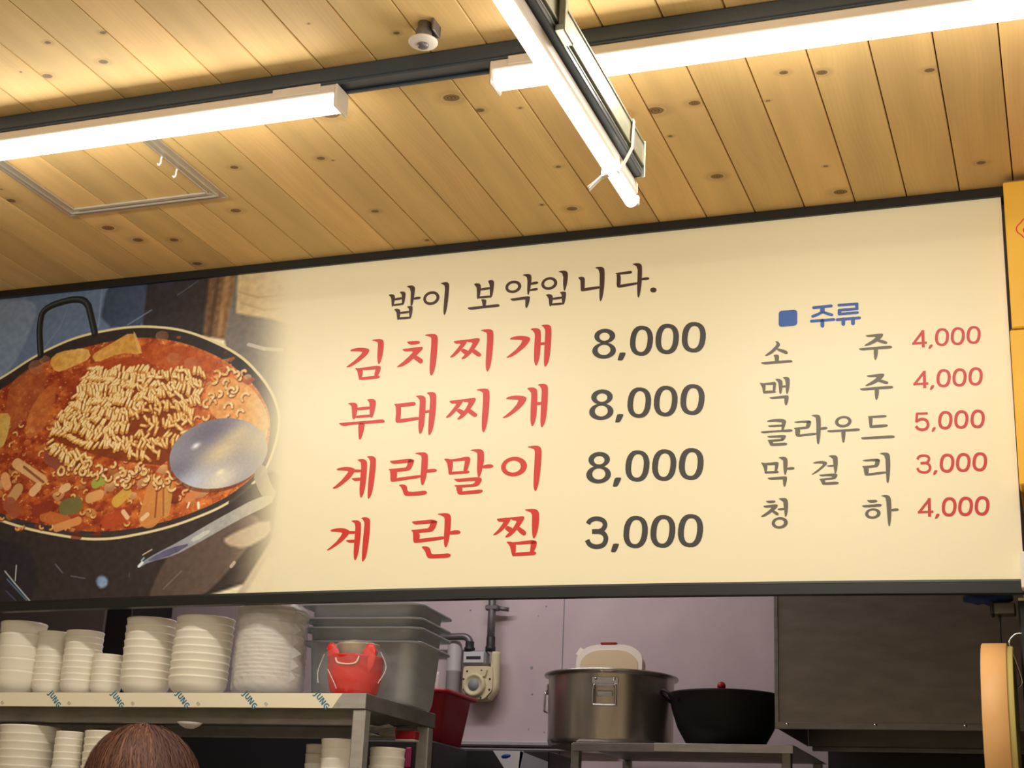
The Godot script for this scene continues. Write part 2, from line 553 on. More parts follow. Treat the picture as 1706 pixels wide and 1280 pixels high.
func build_lamps() -> void:
	var tone := Color(1.0, 0.985, 0.95)
	# the dark rail that carries the two battens
	var r := thing("ceiling_rail", "dark steel rail fixed along the pine ceiling, carrying the two battens", "rail", Vector3(0, CEIL, 0.890))
	part("channel", bounds_st(Vector3(-1.6, -0.034, -0.026), Vector3(4.4, -0.0005, 0.026), 0.003), M.rail, r)
	part("lip", bounds_st(Vector3(-1.6, -0.040, 0.016), Vector3(4.4, -0.034, 0.026), 0.002), M.rail, r)
	part("lip", bounds_st(Vector3(-1.6, -0.040, -0.026), Vector3(4.4, -0.034, -0.016), 0.002), M.rail, r)
	batten("glowing white batten lamp over the access hatch, ending short of the sprinkler", 0.28, 1.475, CEIL - 0.041, 0.890, LAMP_A, tone)
	batten("glowing white batten lamp crossing behind the hanging raceway", 1.815, 3.01, CEIL - 0.041, 0.890, LAMP_A, tone)
	# the hanging raceway with a tube below it
	var o := thing("raceway_lamp", "galvanised raceway hanging at right angles to the rail with a bright tube below", "lamp", Vector3(2.075, 2.60, 0.80))
	var L := 2.5
	part("channel", bounds_st(Vector3(-0.020, 0.0, 0.0), Vector3(0.020, 0.050, L), 0.002), M.galv, o)
	for y in [-0.002, 0.047]:
		part("flange", bounds_st(Vector3(-0.0225, y, 0.0), Vector3(0.0225, y + 0.005, L), 0.001), M.galv, o)
	part("slot", bounds_st(Vector3(-0.016, -0.022, 0.0), Vector3(0.018, -0.002, L), 0.002), M.rail, o)
	part("slot_edge", bounds_st(Vector3(-0.018, -0.012, 0.002), Vector3(0.0195, -0.009, L), 0.001), M.galv, o)
	part("end_plate", bounds_st(Vector3(-0.022, -0.024, -0.005), Vector3(0.024, 0.053, -0.0005), 0.001), M.galv, o)
	part("lamp_body", bounds_st(Vector3(-0.026, -0.049, -0.028), Vector3(0.004, -0.022, L), 0.004), M.white_plastic, o)
	var st := begin(false)
	tube(st, PackedVector3Array([Vector3(-0.010, -0.058, -0.030), Vector3(-0.010, -0.058, 1.165)]), 0.0135, 20)
	part("glowing_tube", st, M.diffuser, o)
	st = begin(false)
	tube(st, PackedVector3Array([Vector3(-0.010, -0.058, 1.18), Vector3(-0.010, -0.058, 2.38)]), 0.0135, 20)
	part("glowing_tube", st, M.diffuser, o)
	part("socket", bounds_st(Vector3(-0.018, -0.066, -0.040), Vector3(0.004, -0.046, -0.029), 0.002), M.white_plastic, o)
	for zz in [0.565, 1.78]:
		area_light(o, Vector3(-0.010, -0.0722, zz), Vector3.DOWN, Vector3.RIGHT, Vector2(0.022, 1.18), LAMP_B * 0.5, tone)
		area_light(o, Vector3(-0.0248, -0.061, zz), Vector3(-0.95, -0.3, 0), Vector3.UP, Vector2(1.18, 0.020), LAMP_B * 0.25, tone)
		area_light(o, Vector3(0.0048, -0.061, zz), Vector3(0.95, -0.3, 0), Vector3.UP, Vector2(1.18, 0.020), LAMP_B * 0.25, tone)
	for zz in [0.50, 1.7]:
		part("hanger", bounds_st(Vector3(0.0228, -0.01, zz), Vector3(0.0255, 0.2495, zz + 0.034), 0.001), M.galv, o)
		part("hanger_edge", bounds_st(Vector3(0.0228, -0.01, zz + 0.034), Vector3(0.034, 0.2495, zz + 0.037), 0.001), M.galv, o)
		part("hanger_clip", bounds_st(Vector3(0.019, -0.024, zz - 0.006), Vector3(0.036, -0.010, zz + 0.044), 0.002), M.galv, o)
		part("bolt", bounds_st(Vector3(0.0255, 0.15, zz + 0.010), Vector3(0.036, 0.166, zz + 0.026), 0.003), M.chrome, o)
	# the pale tape tied round raceway and tube, with two loose ends
	st = begin()
	var tape := [Vector3(-0.026, -0.074, 0.115), Vector3(0.006, -0.062, 0.108), Vector3(0.0245, -0.010, 0.095), Vector3(0.0245, 0.0535, 0.085), Vector3(-0.0245, 0.0535, 0.085), Vector3(-0.028, -0.03, 0.1), Vector3(-0.026, -0.074, 0.115)]
	for i in tape.size() - 1:
		var a: Vector3 = tape[i]
		var b: Vector3 = tape[i + 1]
		box(st, (a + b) / 2.0, Vector3(a.distance_to(b), 0.0012, 0.011), 0.0, ribbon_basis(b - a))
	part("tie_band", st, M.white_plastic, o)
	for e in [Vector3(-0.054, -0.086, 0.105), Vector3(-0.046, -0.104, 0.13)]:
		st = begin()
		var a := Vector3(-0.026, -0.072, 0.115)
		box(st, (a + e) / 2.0, Vector3(a.distance_to(e), 0.0012, 0.010), 0.0, ribbon_basis(e - a))
		part("tie_end", st, M.white_plastic, o)
	# the next row of the room's battens, nearer the tables and out of the picture
	batten("batten lamp over the tables, left of its row", -0.1, 1.1, CEIL - 0.002, 2.7, LAMP_R, tone)
	batten("batten lamp over the tables, right of its row", 1.5, 2.7, CEIL - 0.002, 2.7, LAMP_R, tone)
	# the kitchen's own batten, on the kitchen ceiling behind the board
	batten("batten lamp on the kitchen ceiling behind the menu board", 0.35, 1.55, CEIL - 0.002, -0.95, LAMP_K, Color(1.0, 0.965, 0.965))

func ribbon_basis(d: Vector3) -> Basis:
	var x := d.normalized()
	var z := (Vector3.BACK - x * x.z).normalized()
	return Basis(x, z.cross(x), z)

const LAMP_A := 1.55
const LAMP_B := 1.05
const LAMP_K := 1.35
const LAMP_R := 1.0

# ------------------------------------------------------------------ the menu board
func board_bottom(x: float) -> float:   # the lower edge is slightly bowed
	var t := (x - 1.45) / 1.35
	return 1.9385 - 0.0115 * t * t

func build_sign() -> void:
	var o := thing("menu_sign", "long cream menu signboard with a stew photograph and priced Korean dishes", "sign", Vector3(0, 0, 0))
	var left := -0.72
	var right := 2.727
	var top := 2.8262
	var split: float = -0.40 + PRINT_SIZE[0] * 0.00125
	# sheet with the printed photograph, then the plain cream sheet
	var pm := material("food print", Color.WHITE, 0.42)
	pm.albedo_texture = ImageTexture.create_from_image(food_image())
	pm.texture_repeat = false
	for seg in [[left, split, pm, "photo_print"], [split, right, M.sign, "cream_sheet"]]:
		var st := begin(false)
		var n := 24
		for i in n:
			var xa := lerpf(seg[0], seg[1], float(i) / n)
			var xb := lerpf(seg[0], seg[1], float(i + 1) / n)
			for q in [[xa, board_bottom(xa)], [xb, top], [xb, board_bottom(xb)], [xa, board_bottom(xa)], [xa, top], [xb, top]]:
				st.set_uv(Vector2((q[0] + 0.40) / 1.40, (2.85 - q[1]) / 0.95))
				st.add_vertex(Vector3(q[0], q[1], 0.0))
		part(seg[3], st, seg[2], o)
	part("back_panel", bounds_st(Vector3(left, 1.95, -0.018), Vector3(right, top, -0.004)), M.white_plastic, o)
	# bottom, top and end frame
	var st := begin()
	var n := 28
	for i in n:
		var xa := lerpf(left, right + 0.012, float(i) / n)
		var xb := lerpf(left, right + 0.012, float(i + 1) / n)
		var ya := board_bottom(xa)
		var yb := board_bottom(xb)
		var ha := 0.024 + 0.001 * (xa - 1.5)
		var hb := 0.024 + 0.001 * (xb - 1.5)
		quad(st, Vector3(xa, ya - ha, 0.004), Vector3(xb, yb - hb, 0.004), Vector3(xb, yb - 0.002, 0.004), Vector3(xa, ya - 0.002, 0.004))
		quad(st, Vector3(xa, ya - 0.002, 0.004), Vector3(xb, yb - 0.002, 0.004), Vector3(xb, yb, 0.001), Vector3(xa, ya, 0.001))
		quad(st, Vector3(xa, ya, 0.001), Vector3(xb, yb, 0.001), Vector3(xb, yb + 0.02, -0.003), Vector3(xa, ya + 0.02, -0.003))
		quad(st, Vector3(xa, ya - ha, -0.022), Vector3(xb, yb - hb, -0.022), Vector3(xb, yb - hb, 0.004), Vector3(xa, ya - ha, 0.004))
		quad(st, Vector3(xb, yb - hb, -0.022), Vector3(xa, ya - ha, -0.022), Vector3(xa, ya + 0.03, -0.022), Vector3(xb, yb + 0.03, -0.022))
	part("bottom_frame", st, M.frame, o)
	part("top_frame", bounds_st(Vector3(left, top, -0.022), Vector3(right + 0.012, CEIL - 0.0005, 0.010), 0.002), M.frame, o)
	part("end_frame", bounds_st(Vector3(right, 1.93, -0.022), Vector3(right + 0.003, top, 0.0)), M.white_plastic, o)
	# lettering
	for e in MENU_TEXT:
		var ls := begin()
		var i := 0
		for f in e[2]:
			var z := 0.0006 + 0.00006 * (i % 4)
			i += 1
			if f[0] == 0:
				flat_poly(ls, chaikin(points2(f[1]), 2), z)
			else:
				var a := points2(f[1])
				var b := points2(f[2])
				var m := a.size() if f[0] == 1 else a.size() - 1
				for j in m:
					var k := (j + 1) % a.size()
					var q := [a[j], a[k], b[k], b[j]]
					for t in [[0, 1, 2], [0, 2, 3]]:
						var p0: Vector2 = q[t[0]]
						var p1: Vector2 = q[t[1]]
						var p2: Vector2 = q[t[2]]
						if (p1 - p0).cross(p2 - p0) < 0.0:
							var s := p1
							p1 = p2
							p2 = s
						tri(ls, Vector3(p0.x, p0.y, z), Vector3(p1.x, p1.y, z), Vector3(p2.x, p2.y, z))
		part(e[0], ls, M[e[1]], o)

func points2(a: Array) -> PackedVector2Array:
	var p := PackedVector2Array()
	for i in range(0, a.size(), 2):
		p.append(Vector2(a[i] * 0.0001, CEIL + a[i + 1] * 0.0001))
	return p

# The print of the stew: flat inks laid one over another
var ink := PackedColorArray()
var ink_w := 0
var ink_h := 0

func food_image() -> Image:
	ink_w = PRINT_SIZE[0]
	ink_h = PRINT_SIZE[1]
	ink.resize(ink_w * ink_h)
	ink.fill(M.sign.albedo_color)
	var grain := noise(0.05, 3, 77)
	var rough := noise(0.02, 4, 78)
	for e in FOOD_PRINT:
		if e[0] == 6:
			soften(0.2)
			continue
		if e[0] == 4:
			print_noodles()
			continue
		var pts := PackedVector2Array()
		for i in range(0, e[7].size(), 2):
			pts.append(Vector2(e[7][i], e[7][i + 1]))
		var c1 := Color(e[1])
		var c2 := Color(e[2])
		if e[0] == 1:
			for i in pts.size() - 1:
				ink_line(pts[i], pts[i + 1], e[6] * 1.35, c1, e[5])
		elif e[0] == 2:
			pts = chaikin(pts, 3)
			for i in pts.size():
				ink_line(pts[i], pts[(i + 1) % pts.size()], e[6] * 1.5, c1, e[5])
		elif e[0] == 5:
			# the ladle's bowl: brushed metal with the highlights the photograph caught
			var mid := Vector2()
			for p in pts:
				mid += p / pts.size()
			var ax := pts[0] - mid
			var ay := pts[pts.size() / 4] - mid
			var spots := [[-0.55, 0.45, 0.40, Color("c3cbe0"), 0.9], [0.05, -0.05, 0.34, Color("ecd6a2"), 0.85], [0.42, -0.30, 0.26, Color("e6d2a2"), 0.7], [0.02, 0.72, 0.36, Color("efe6cc"), 0.85], [-0.15, -0.75, 0.45, Color("6a6678"), 0.8], [0.75, 0.1, 0.35, Color("c8b898"), 0.7], [-0.82, -0.1, 0.3, Color("76728a"), 0.7], [-0.45, -0.5, 0.07, Color("ffffff"), 0.9], [0.02, 0.52, 0.07, Color("fff4cc"), 0.9]]
			var metal := func(p: Vector2) -> Color:
				var d := p - mid
				var u := d.dot(ax) / ax.length_squared()
				var v := d.dot(ay) / ay.length_squared()
				var c := Color("9a96a2")
				for q in spots:
					c = c.lerp(q[3], q[4] * exp(-((u - q[0]) * (u - q[0]) * 0.7 + (v - q[1]) * (v - q[1])) / (q[2] * q[2])))
				var n := grain.get_noise_2d(p.x * 2.0, p.y * 2.0) * 0.03
				return Color(c.r + n, c.g + n, c.b + n)
			ink_fill(chaikin(pts, 2), metal, 1.0)
		elif e[0] == 3:
			var broth := func(p: Vector2) -> Color:
				var a := rough.get_noise_2d(p.x, p.y * 1.3) * 0.5 + 0.5
				var b := grain.get_noise_2d(p.x * 1.3, p.y * 1.6)
				var right := clampf((p.x - 520.0) / 400.0, -0.4, 1.0)
				var c := c1.lerp(c2, clampf(a * 1.5 - 0.42 + right * 0.35, 0.0, 1.0))
				if b > 0.32:
					c = c.lerp(Color(0.98, 0.80, 0.55), clampf((b - 0.32) * 2.2, 0.0, 0.7))
				elif b < -0.34:
					c = c.lerp(Color(0.30, 0.08, 0.04), clampf((-b - 0.34) * 2.0, 0.0, 0.6))
				return c
			ink_fill(chaikin(pts, 3), broth, 1.0)
			print_bits()
		else:
			var dir := Vector2.RIGHT.rotated(deg_to_rad(e[3]))
			var lo := 1e9
			var hi := -1e9
			for p in pts:
				lo = minf(lo, p.dot(dir))
				hi = maxf(hi, p.dot(dir))
			var amp: float = e[4] / 255.0
			var blend := func(p: Vector2) -> Color:
				var c := c1.lerp(c2, (p.dot(dir) - lo) / maxf(hi - lo, 1.0))
				var n := grain.get_noise_2d(p.x, p.y) * amp * 2.0
				return Color(c.r + n, c.g + n, c.b + n * 0.8)
			ink_fill(chaikin(pts, e[6]), blend, e[5])
	# the photograph runs out into the cream of the sheet
	var data := PackedByteArray()
	data.resize(ink_w * ink_h * 3)
	var cream: Color = M.sign.albedo_color
	var at := 0
	for y in ink_h:
		for x in ink_w:
			var t := clampf((x - PRINT_FADE[0] + 25.0 - 30.0 * float(y) / ink_h) / (PRINT_FADE[1] - PRINT_FADE[0]), 0.0, 1.0)
			t = t * t * (3.0 - 2.0 * t)
			var c := ink[y * ink_w + x].lerp(cream, t)
			data[at] = c.r8
			data[at + 1] = c.g8
			data[at + 2] = c.b8
			at += 3
	ink.clear()
	var im := Image.create_from_data(ink_w, ink_h, false, Image.FORMAT_RGB8, data)
	# the soft resolution of a large print
	im.resize(int(ink_w * 0.6), int(ink_h * 0.6), Image.INTERPOLATE_LANCZOS)
	im.resize(ink_w, ink_h, Image.INTERPOLATE_CUBIC)
	return im

func soften(by: float) -> void:   # what lies behind the pot is out of focus in the printed photograph
	var data := PackedByteArray()
	data.resize(ink_w * ink_h * 3)
	for i in ink_w * ink_h:
		var c := ink[i]
		data[i * 3] = c.r8
		data[i * 3 + 1] = c.g8
		data[i * 3 + 2] = c.b8
	var im := Image.create_from_data(ink_w, ink_h, false, Image.FORMAT_RGB8, data)
	im.resize(int(ink_w * by), int(ink_h * by), Image.INTERPOLATE_LANCZOS)
	im.resize(ink_w, ink_h, Image.INTERPOLATE_CUBIC)
	data = im.get_data()
	for i in ink_w * ink_h:
		ink[i] = Color8(data[i * 3], data[i * 3 + 1], data[i * 3 + 2])

func ink_fill(pts: PackedVector2Array, shade: Callable, alpha: float) -> void:
	var y0 := ink_h
	var y1 := 0
	for p in pts:
		y0 = mini(y0, int(p.y))
		y1 = maxi(y1, int(p.y) + 1)
	for y in range(maxi(y0, 0), mini(y1 + 1, ink_h)):
		var xs := []
		var yy := y + 0.5
		for j in pts.size():
			var a := pts[j]
			var b := pts[(j + 1) % pts.size()]
			if (a.y <= yy) != (b.y <= yy):
				xs.append(a.x + (yy - a.y) / (b.y - a.y) * (b.x - a.x))
		xs.sort()
		for k in range(0, xs.size() - 1, 2):
			for x in range(maxi(int(xs[k]), 0), mini(int(xs[k + 1]) + 1, ink_w)):
				var cover := clampf(x + 1.0 - xs[k], 0.0, 1.0) * clampf(xs[k + 1] - x, 0.0, 1.0) * alpha
				var i := y * ink_w + x
				ink[i] = ink[i].lerp(shade.call(Vector2(x, y)), cover)

func ink_line(a: Vector2, b: Vector2, r: float, c: Color, alpha: float) -> void:
	var d := b - a
	var l2 := maxf(d.length_squared(), 1e-6)
	for y in range(maxi(int(minf(a.y, b.y) - r - 1), 0), mini(int(maxf(a.y, b.y) + r + 2), ink_h)):
		for x in range(maxi(int(minf(a.x, b.x) - r - 1), 0), mini(int(maxf(a.x, b.x) + r + 2), ink_w)):
			var p := Vector2(x + 0.5, y + 0.5)
			var t := clampf((p - a).dot(d) / l2, 0.0, 1.0)
			var cover := clampf(r + 0.5 - p.distance_to(a + d * t), 0.0, 1.0) * alpha
			if cover > 0.0:
				var i := y * ink_w + x
				ink[i] = ink[i].lerp(c, cover)

func print_bits() -> void:
	# kimchi, ham, mushroom and curled noodle ends floating in the broth
	var rng := RandomNumberGenerator.new()
	rng.seed = 5
	var tones := [Color("c9652e"), Color("e0984e"), Color("efc58a"), Color("9a3318"), Color("d98040"), Color("b8482a"), Color("e8b060"), Color("7c2412")]
	for i in 330:
		var p := Vector2(rng.randf_range(150, 980), rng.randf_range(150, 610))
		var e := (p - Vector2(560, 350)) / Vector2(430, 250)
		if e.length() > 1.0 or (p.y < 300 and p.x < 620):
			continue
		var s := rng.randf_range(3.0, 11.0) * (1.0 if p.y < 430.0 else 1.7)
		var q := PackedVector2Array()
		var n := rng.randi_range(5, 8)
		var a0 := rng.randf() * TAU
		for k in n:
			q.append(p + Vector2.RIGHT.rotated(a0 + TAU * k / n) * s * rng.randf_range(0.5, 1.25) * Vector2(1.3, 0.9))
		var c: Color = tones[rng.randi() % tones.size()]
		var low := c.darkened(0.35)
		var y0 := p.y
		ink_fill(chaikin(q, 1), func(v: Vector2) -> Color: return c.lerp(low, clampf((v.y - y0) / s * 0.5 + 0.4, 0.0, 1.0)), 0.7)
	for i in 130:
		var p := Vector2(rng.randf_range(250, 960), rng.randf_range(330, 600))
		var e := (p - Vector2(560, 350)) / Vector2(420, 235)
		if e.length() > 1.0:
			continue
		var a := rng.randf() * TAU
		var r := rng.randf_range(4.0, 8.0)
		for k in 5:
			var u := p + Vector2.RIGHT.rotated(a + k * 0.5) * r
			var v := p + Vector2.RIGHT.rotated(a + (k + 1) * 0.5) * r
			ink_line(u + Vector2(1, 2), v + Vector2(1, 2), 3.2, Color("7a2c12"), 0.6)
		for k in 5:
			ink_line(p + Vector2.RIGHT.rotated(a + k * 0.5) * r, p + Vector2.RIGHT.rotated(a + (k + 1) * 0.5) * r, 2.3, Color("edc07c").lerp(Color("d99a54"), rng.randf()), 0.9)

func print_noodles() -> void:
	# the block of dried noodles: rows of tight waves, then loose curls along its front edge
	var rng := RandomNumberGenerator.new()
	rng.seed = 11
	var wobble := noise(0.02, 2, 66)
	for b in NOODLE_QUADS.size():
		var q: Array = NOODLE_QUADS[b]
		var tl := Vector2(q[0], q[1])
		var tr := Vector2(q[2], q[3])
		var br := Vector2(q[4], q[5])
		var bl := Vector2(q[6], q[7])
		if b == 0:
			var inside := PackedVector2Array([tl + Vector2(-8, -4), tl.lerp(tr, 0.5) + Vector2(0, 10), tr + Vector2(10, 6), tr.lerp(br, 0.35) + Vector2(-30, 0), br + Vector2(-12, 0), bl.lerp(br, 0.5) + Vector2(0, 22), bl + Vector2(-6, 10), bl.lerp(tl, 0.6) + Vector2(-6, 0)])
			ink_fill(chaikin(inside, 1), func(_p: Vector2) -> Color: return Color("7c3412"), 0.85)
		var rows := 15 if b == 0 else 3
		var cols := 40 if b == 0 else 14
		for r in rows:
			for c in cols:
				var u := (c + 0.5 + rng.randf_range(-0.2, 0.2)) / cols
				var v := (r + 0.5 + 0.35 * sin(c * 0.33 + r * 2.1)) / rows
				if b == 0 and Vector2(u - 0.68, (v - 0.62) * 0.8).length() < 0.17 and rng.randf() < 0.5:
					continue
				if b == 0 and u + v * 0.55 > 1.33:
					continue
				var p := tl.lerp(tr, u).lerp(bl.lerp(br, u), v) + Vector2(rng.randf_range(-1.5, 1.5), rng.randf_range(-1.5, 1.5))
				p += Vector2(wobble.get_noise_2d(p.x, p.y), wobble.get_noise_2d(p.y + 300.0, p.x)) * 9.0
				var slant := 1.1 * wobble.get_noise_2d(p.x * 0.7 + 90.0, p.y * 0.7) - 0.75 + 1.1 * u + 0.4 * sin(r * 1.7) + rng.randf_range(-0.2, 0.2)
				if u > 0.45 and rng.randf() < 0.2:
					slant += 1.2
				var h := Vector2(sin(slant), cos(slant)) * rng.randf_range(7.0, 9.5)
				ink_line(p - h + Vector2(1.5, 2.5), p + h + Vector2(1.5, 2.5), 4.4, Color("6a2a0c"), 0.7)
				var gold := clampf(rng.randf() * 0.6 + (0.35 if u > 0.55 and v > 0.4 else 0.0), 0.0, 1.0)
				ink_line(p - h, p + h, 3.7, Color("d9a455").lerp(Color("c07a30"), gold), 1.0)
				ink_line(p - h * 0.9 + Vector2(-0.6, -0.8), p + h * 0.45 + Vector2(-0.6, -0.8), 2.5, Color("f7e3b2").lerp(Color("ecc27a"), gold), 1.0)
	for i in 74:
		var t := rng.randf()
		var p := Vector2(500, 430).lerp(Vector2(830, 470), t) + Vector2(rng.randf_range(-14, 14), rng.randf_range(-12, 34))
		if i > 50:
			p = Vector2(rng.randf_range(855, 960), rng.randf_range(240, 350))
		var a := rng.randf() * TAU
		var r := rng.randf_range(5.0, 10.0)
		for k in 6:
			var c1 := p + Vector2.RIGHT.rotated(a + k * 0.55) * r
			var c2 := p + Vector2.RIGHT.rotated(a + (k + 1) * 0.55) * r
			ink_line(c1 + Vector2(1.5, 2), c2 + Vector2(1.5, 2), 4.0, Color("702c10"), 0.5)
		for k in 6:
			ink_line(p + Vector2.RIGHT.rotated(a + k * 0.55) * r, p + Vector2.RIGHT.rotated(a + (k + 1) * 0.55) * r, 2.9, Color("f4dca6").lerp(Color("e0ae60"), rng.randf()), 1.0)

# ------------------------------------------------------------------ kitchen: the rack on the left
const RACK_Y := 1.6948
const LOW_Y := 1.40

func build_rack() -> void:
	var o := thing("shelf_rack", "stainless steel shelf rack with filmed front edge under the menu board", "rack", Vector3(0, 0, 0))
	var x0 := -0.95
	var x1 := 1.191
	var zf := -0.035
	var zr := -0.478
	for y in [RACK_Y, LOW_Y]:
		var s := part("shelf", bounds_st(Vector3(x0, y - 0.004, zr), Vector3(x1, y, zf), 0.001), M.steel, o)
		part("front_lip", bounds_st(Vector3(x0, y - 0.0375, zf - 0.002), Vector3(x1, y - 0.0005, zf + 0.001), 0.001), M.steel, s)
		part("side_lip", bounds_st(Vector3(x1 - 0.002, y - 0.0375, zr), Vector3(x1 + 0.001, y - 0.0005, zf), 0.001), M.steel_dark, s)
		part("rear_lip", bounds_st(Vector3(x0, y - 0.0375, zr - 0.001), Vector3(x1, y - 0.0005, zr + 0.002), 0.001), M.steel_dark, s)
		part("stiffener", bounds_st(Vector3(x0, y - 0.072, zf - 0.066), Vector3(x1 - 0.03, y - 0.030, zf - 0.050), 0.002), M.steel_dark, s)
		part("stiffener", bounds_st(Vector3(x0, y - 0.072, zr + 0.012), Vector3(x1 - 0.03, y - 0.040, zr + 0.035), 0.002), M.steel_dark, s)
	for x in [x0 + 0.02, x1 - 0.018]:
		for z in [zf - 0.022, zr + 0.022]:
			part("leg", bounds_st(Vector3(x - 0.017, 0.0, z - 0.017), Vector3(x + 0.017, RACK_Y - 0.038, z + 0.017), 0.003), M.steel, o)
	# the maker's film still stuck on the front lip, printed again and again
	var f := part("protective_film", film_shape(x0, x1 - 0.062, zf + 0.0016), M.film, o)
	var font := SystemFont.new()
	font.font_names = PackedStringArray(["Droid Sans"])
	font.font_weight = 700
	for x in [-0.125, 0.077, 0.288, 0.482, 0.676, 0.870, 1.070]:
		var t := TextMesh.new()
		t.text = "JUNG"
		t.font = font
		t.font_size = 32
		t.pixel_size = 0.00064
		t.depth = 0.0003
		var m := part_mesh("film_lettering", t, M.film_ink, f, Vector3(x + 0.004, RACK_Y - 0.0185, zf + 0.0022))
		m.rotation.z = deg_to_rad(-47)
		var t2 := TextMesh.new()
		t2.text = "EZ"
		t2.font = font
		t2.font_size = 24
		t2.pixel_size = 0.0004
		t2.depth = 0.0003
		m = part_mesh("film_lettering", t2, M.film_ink2, f, Vector3(x + 0.050, RACK_Y - 0.028, zf + 0.0022))
		m.rotation.z = deg_to_rad(-40)

func film_shape(x0: float, x1: float, z: float) -> SurfaceTool:
	# torn off at a slant at its right end
	var st := begin()
	prism(st, PackedVector2Array([Vector2(x0, RACK_Y - 0.0365), Vector2(x1 - 0.026, RACK_Y - 0.0365), Vector2(x1 - 0.012, RACK_Y - 0.016), Vector2(x1, RACK_Y - 0.001), Vector2(x0, RACK_Y - 0.001)]), z - 0.0005, z)
	return st

# ------------------------------------------------------------------ bowls
const ORDINAL := ["bottom", "second", "third", "fourth", "fifth", "sixth", "seventh", "eighth", "ninth", "tenth", "eleventh", "twelfth"]

func bowl_mesh(r: float, h: float) -> Mesh:
	var st := begin(false)
	var t := 0.0026
	var prof := [[0.0, 0.004], [0.50 * r, 0.004], [0.52 * r, 0.0], [0.57 * r, 0.0], [0.59 * r, 0.004], [0.74 * r, 0.13 * h], [0.86 * r, 0.28 * h], [0.935 * r, 0.44 * h], [0.968 * r, 0.6 * h], [0.980 * r, 0.84 * h], [0.992 * r, 0.875 * h], [r, 0.93 * h], [r, 0.985 * h], [r - 0.0008, h], [r - t, h], [r - t - 0.0006, 0.97 * h], [0.972 * r - t, 0.7 * h], [0.935 * r - t, 0.45 * h], [0.86 * r - t, 0.3 * h + t], [0.7 * r, 0.14 * h + t], [0.4 * r, 0.05 * h + t], [0.0, 0.04 * h + t]]
	lathe(st, prof, 40)
	st.generate_normals()
	return st.commit()

func bowl_stack(x: float, z: float, base: float, r: float, h: float, pitch: float, n: int, where: String, group: String, lean := Vector2.ZERO) -> void:
	var me := bowl_mesh(r, h)
	var rng := RandomNumberGenerator.new()
	rng.seed = int(x * 1000.0) + n
	for k in n:
		var o := MeshInstance3D.new()
		o.name = numbered("bowl")
		o.mesh = me
		o.material_override = M.bowl
		add_child(o)
		o.position = Vector3(x + lean.x * k + rng.randf_range(-0.0008, 0.0008), base + pitch * k, z + lean.y * k)
		var which: String = "topmost" if k == n - 1 else ORDINAL[k] + ("" if k == 0 else " from the bottom")
		o.set_meta("label", "white bowl, %s of the %s" % [which, where])
		o.set_meta("category", "bowl")
		o.set_meta("group", group)

func build_bowls() -> void:
	var up := "white bowls on the upper shelf"
	bowl_stack(0.106, -0.104, RACK_Y, 0.063, 0.062, 0.0333, 5, "leftmost thick stack on the upper shelf", up)
	bowl_stack(0.198, -0.122, RACK_Y, 0.044, 0.040, 0.0165, 9, "narrow stack right of the leftmost stack", up)
	bowl_stack(0.298, -0.120, RACK_Y, 0.051, 0.040, 0.0165, 9, "narrow stack left of the short stack", up)
	bowl_stack(0.384, -0.119, RACK_Y, 0.042, 0.038, 0.0175, 5, "short stack on the upper shelf", up)
	bowl_stack(0.508, -0.114, RACK_Y, 0.066, 0.045, 0.0195, 9, "tall stack right of the short stack", up)
	bowl_stack(0.666, -0.117, RACK_Y, 0.077, 0.047, 0.0194, 9, "wide tall stack beside the wrapped bundle", up, Vector2(0.0007, 0))
	var low := "white bowls on the lower shelf"
	bowl_stack(0.158, -0.127, LOW_Y, 0.082, 0.047, 0.0208, 9, "wide stack left on the lower shelf", low)
	bowl_stack(0.316, -0.088, LOW_Y, 0.038, 0.040, 0.0175, 10, "narrow lower stack beside brown hair", low)
	bowl_stack(0.417, -0.102, LOW_Y, 0.055, 0.040, 0.0178, 10, "lower stack behind the brown hair", low)
	bowl_stack(0.940, -0.30, LOW_Y, 0.034, 0.050, 0.0238, 7, "shadowed stack left of the front leg", low)
	bowl_stack(1.064, -0.17, LOW_Y, 0.046, 0.052, 0.0238, 7, "pale stack against the front leg", low)
	bowl_stack(1.134, -0.31, LOW_Y, 0.046, 0.052, 0.0226, 7, "stack between the front and rear legs", low)

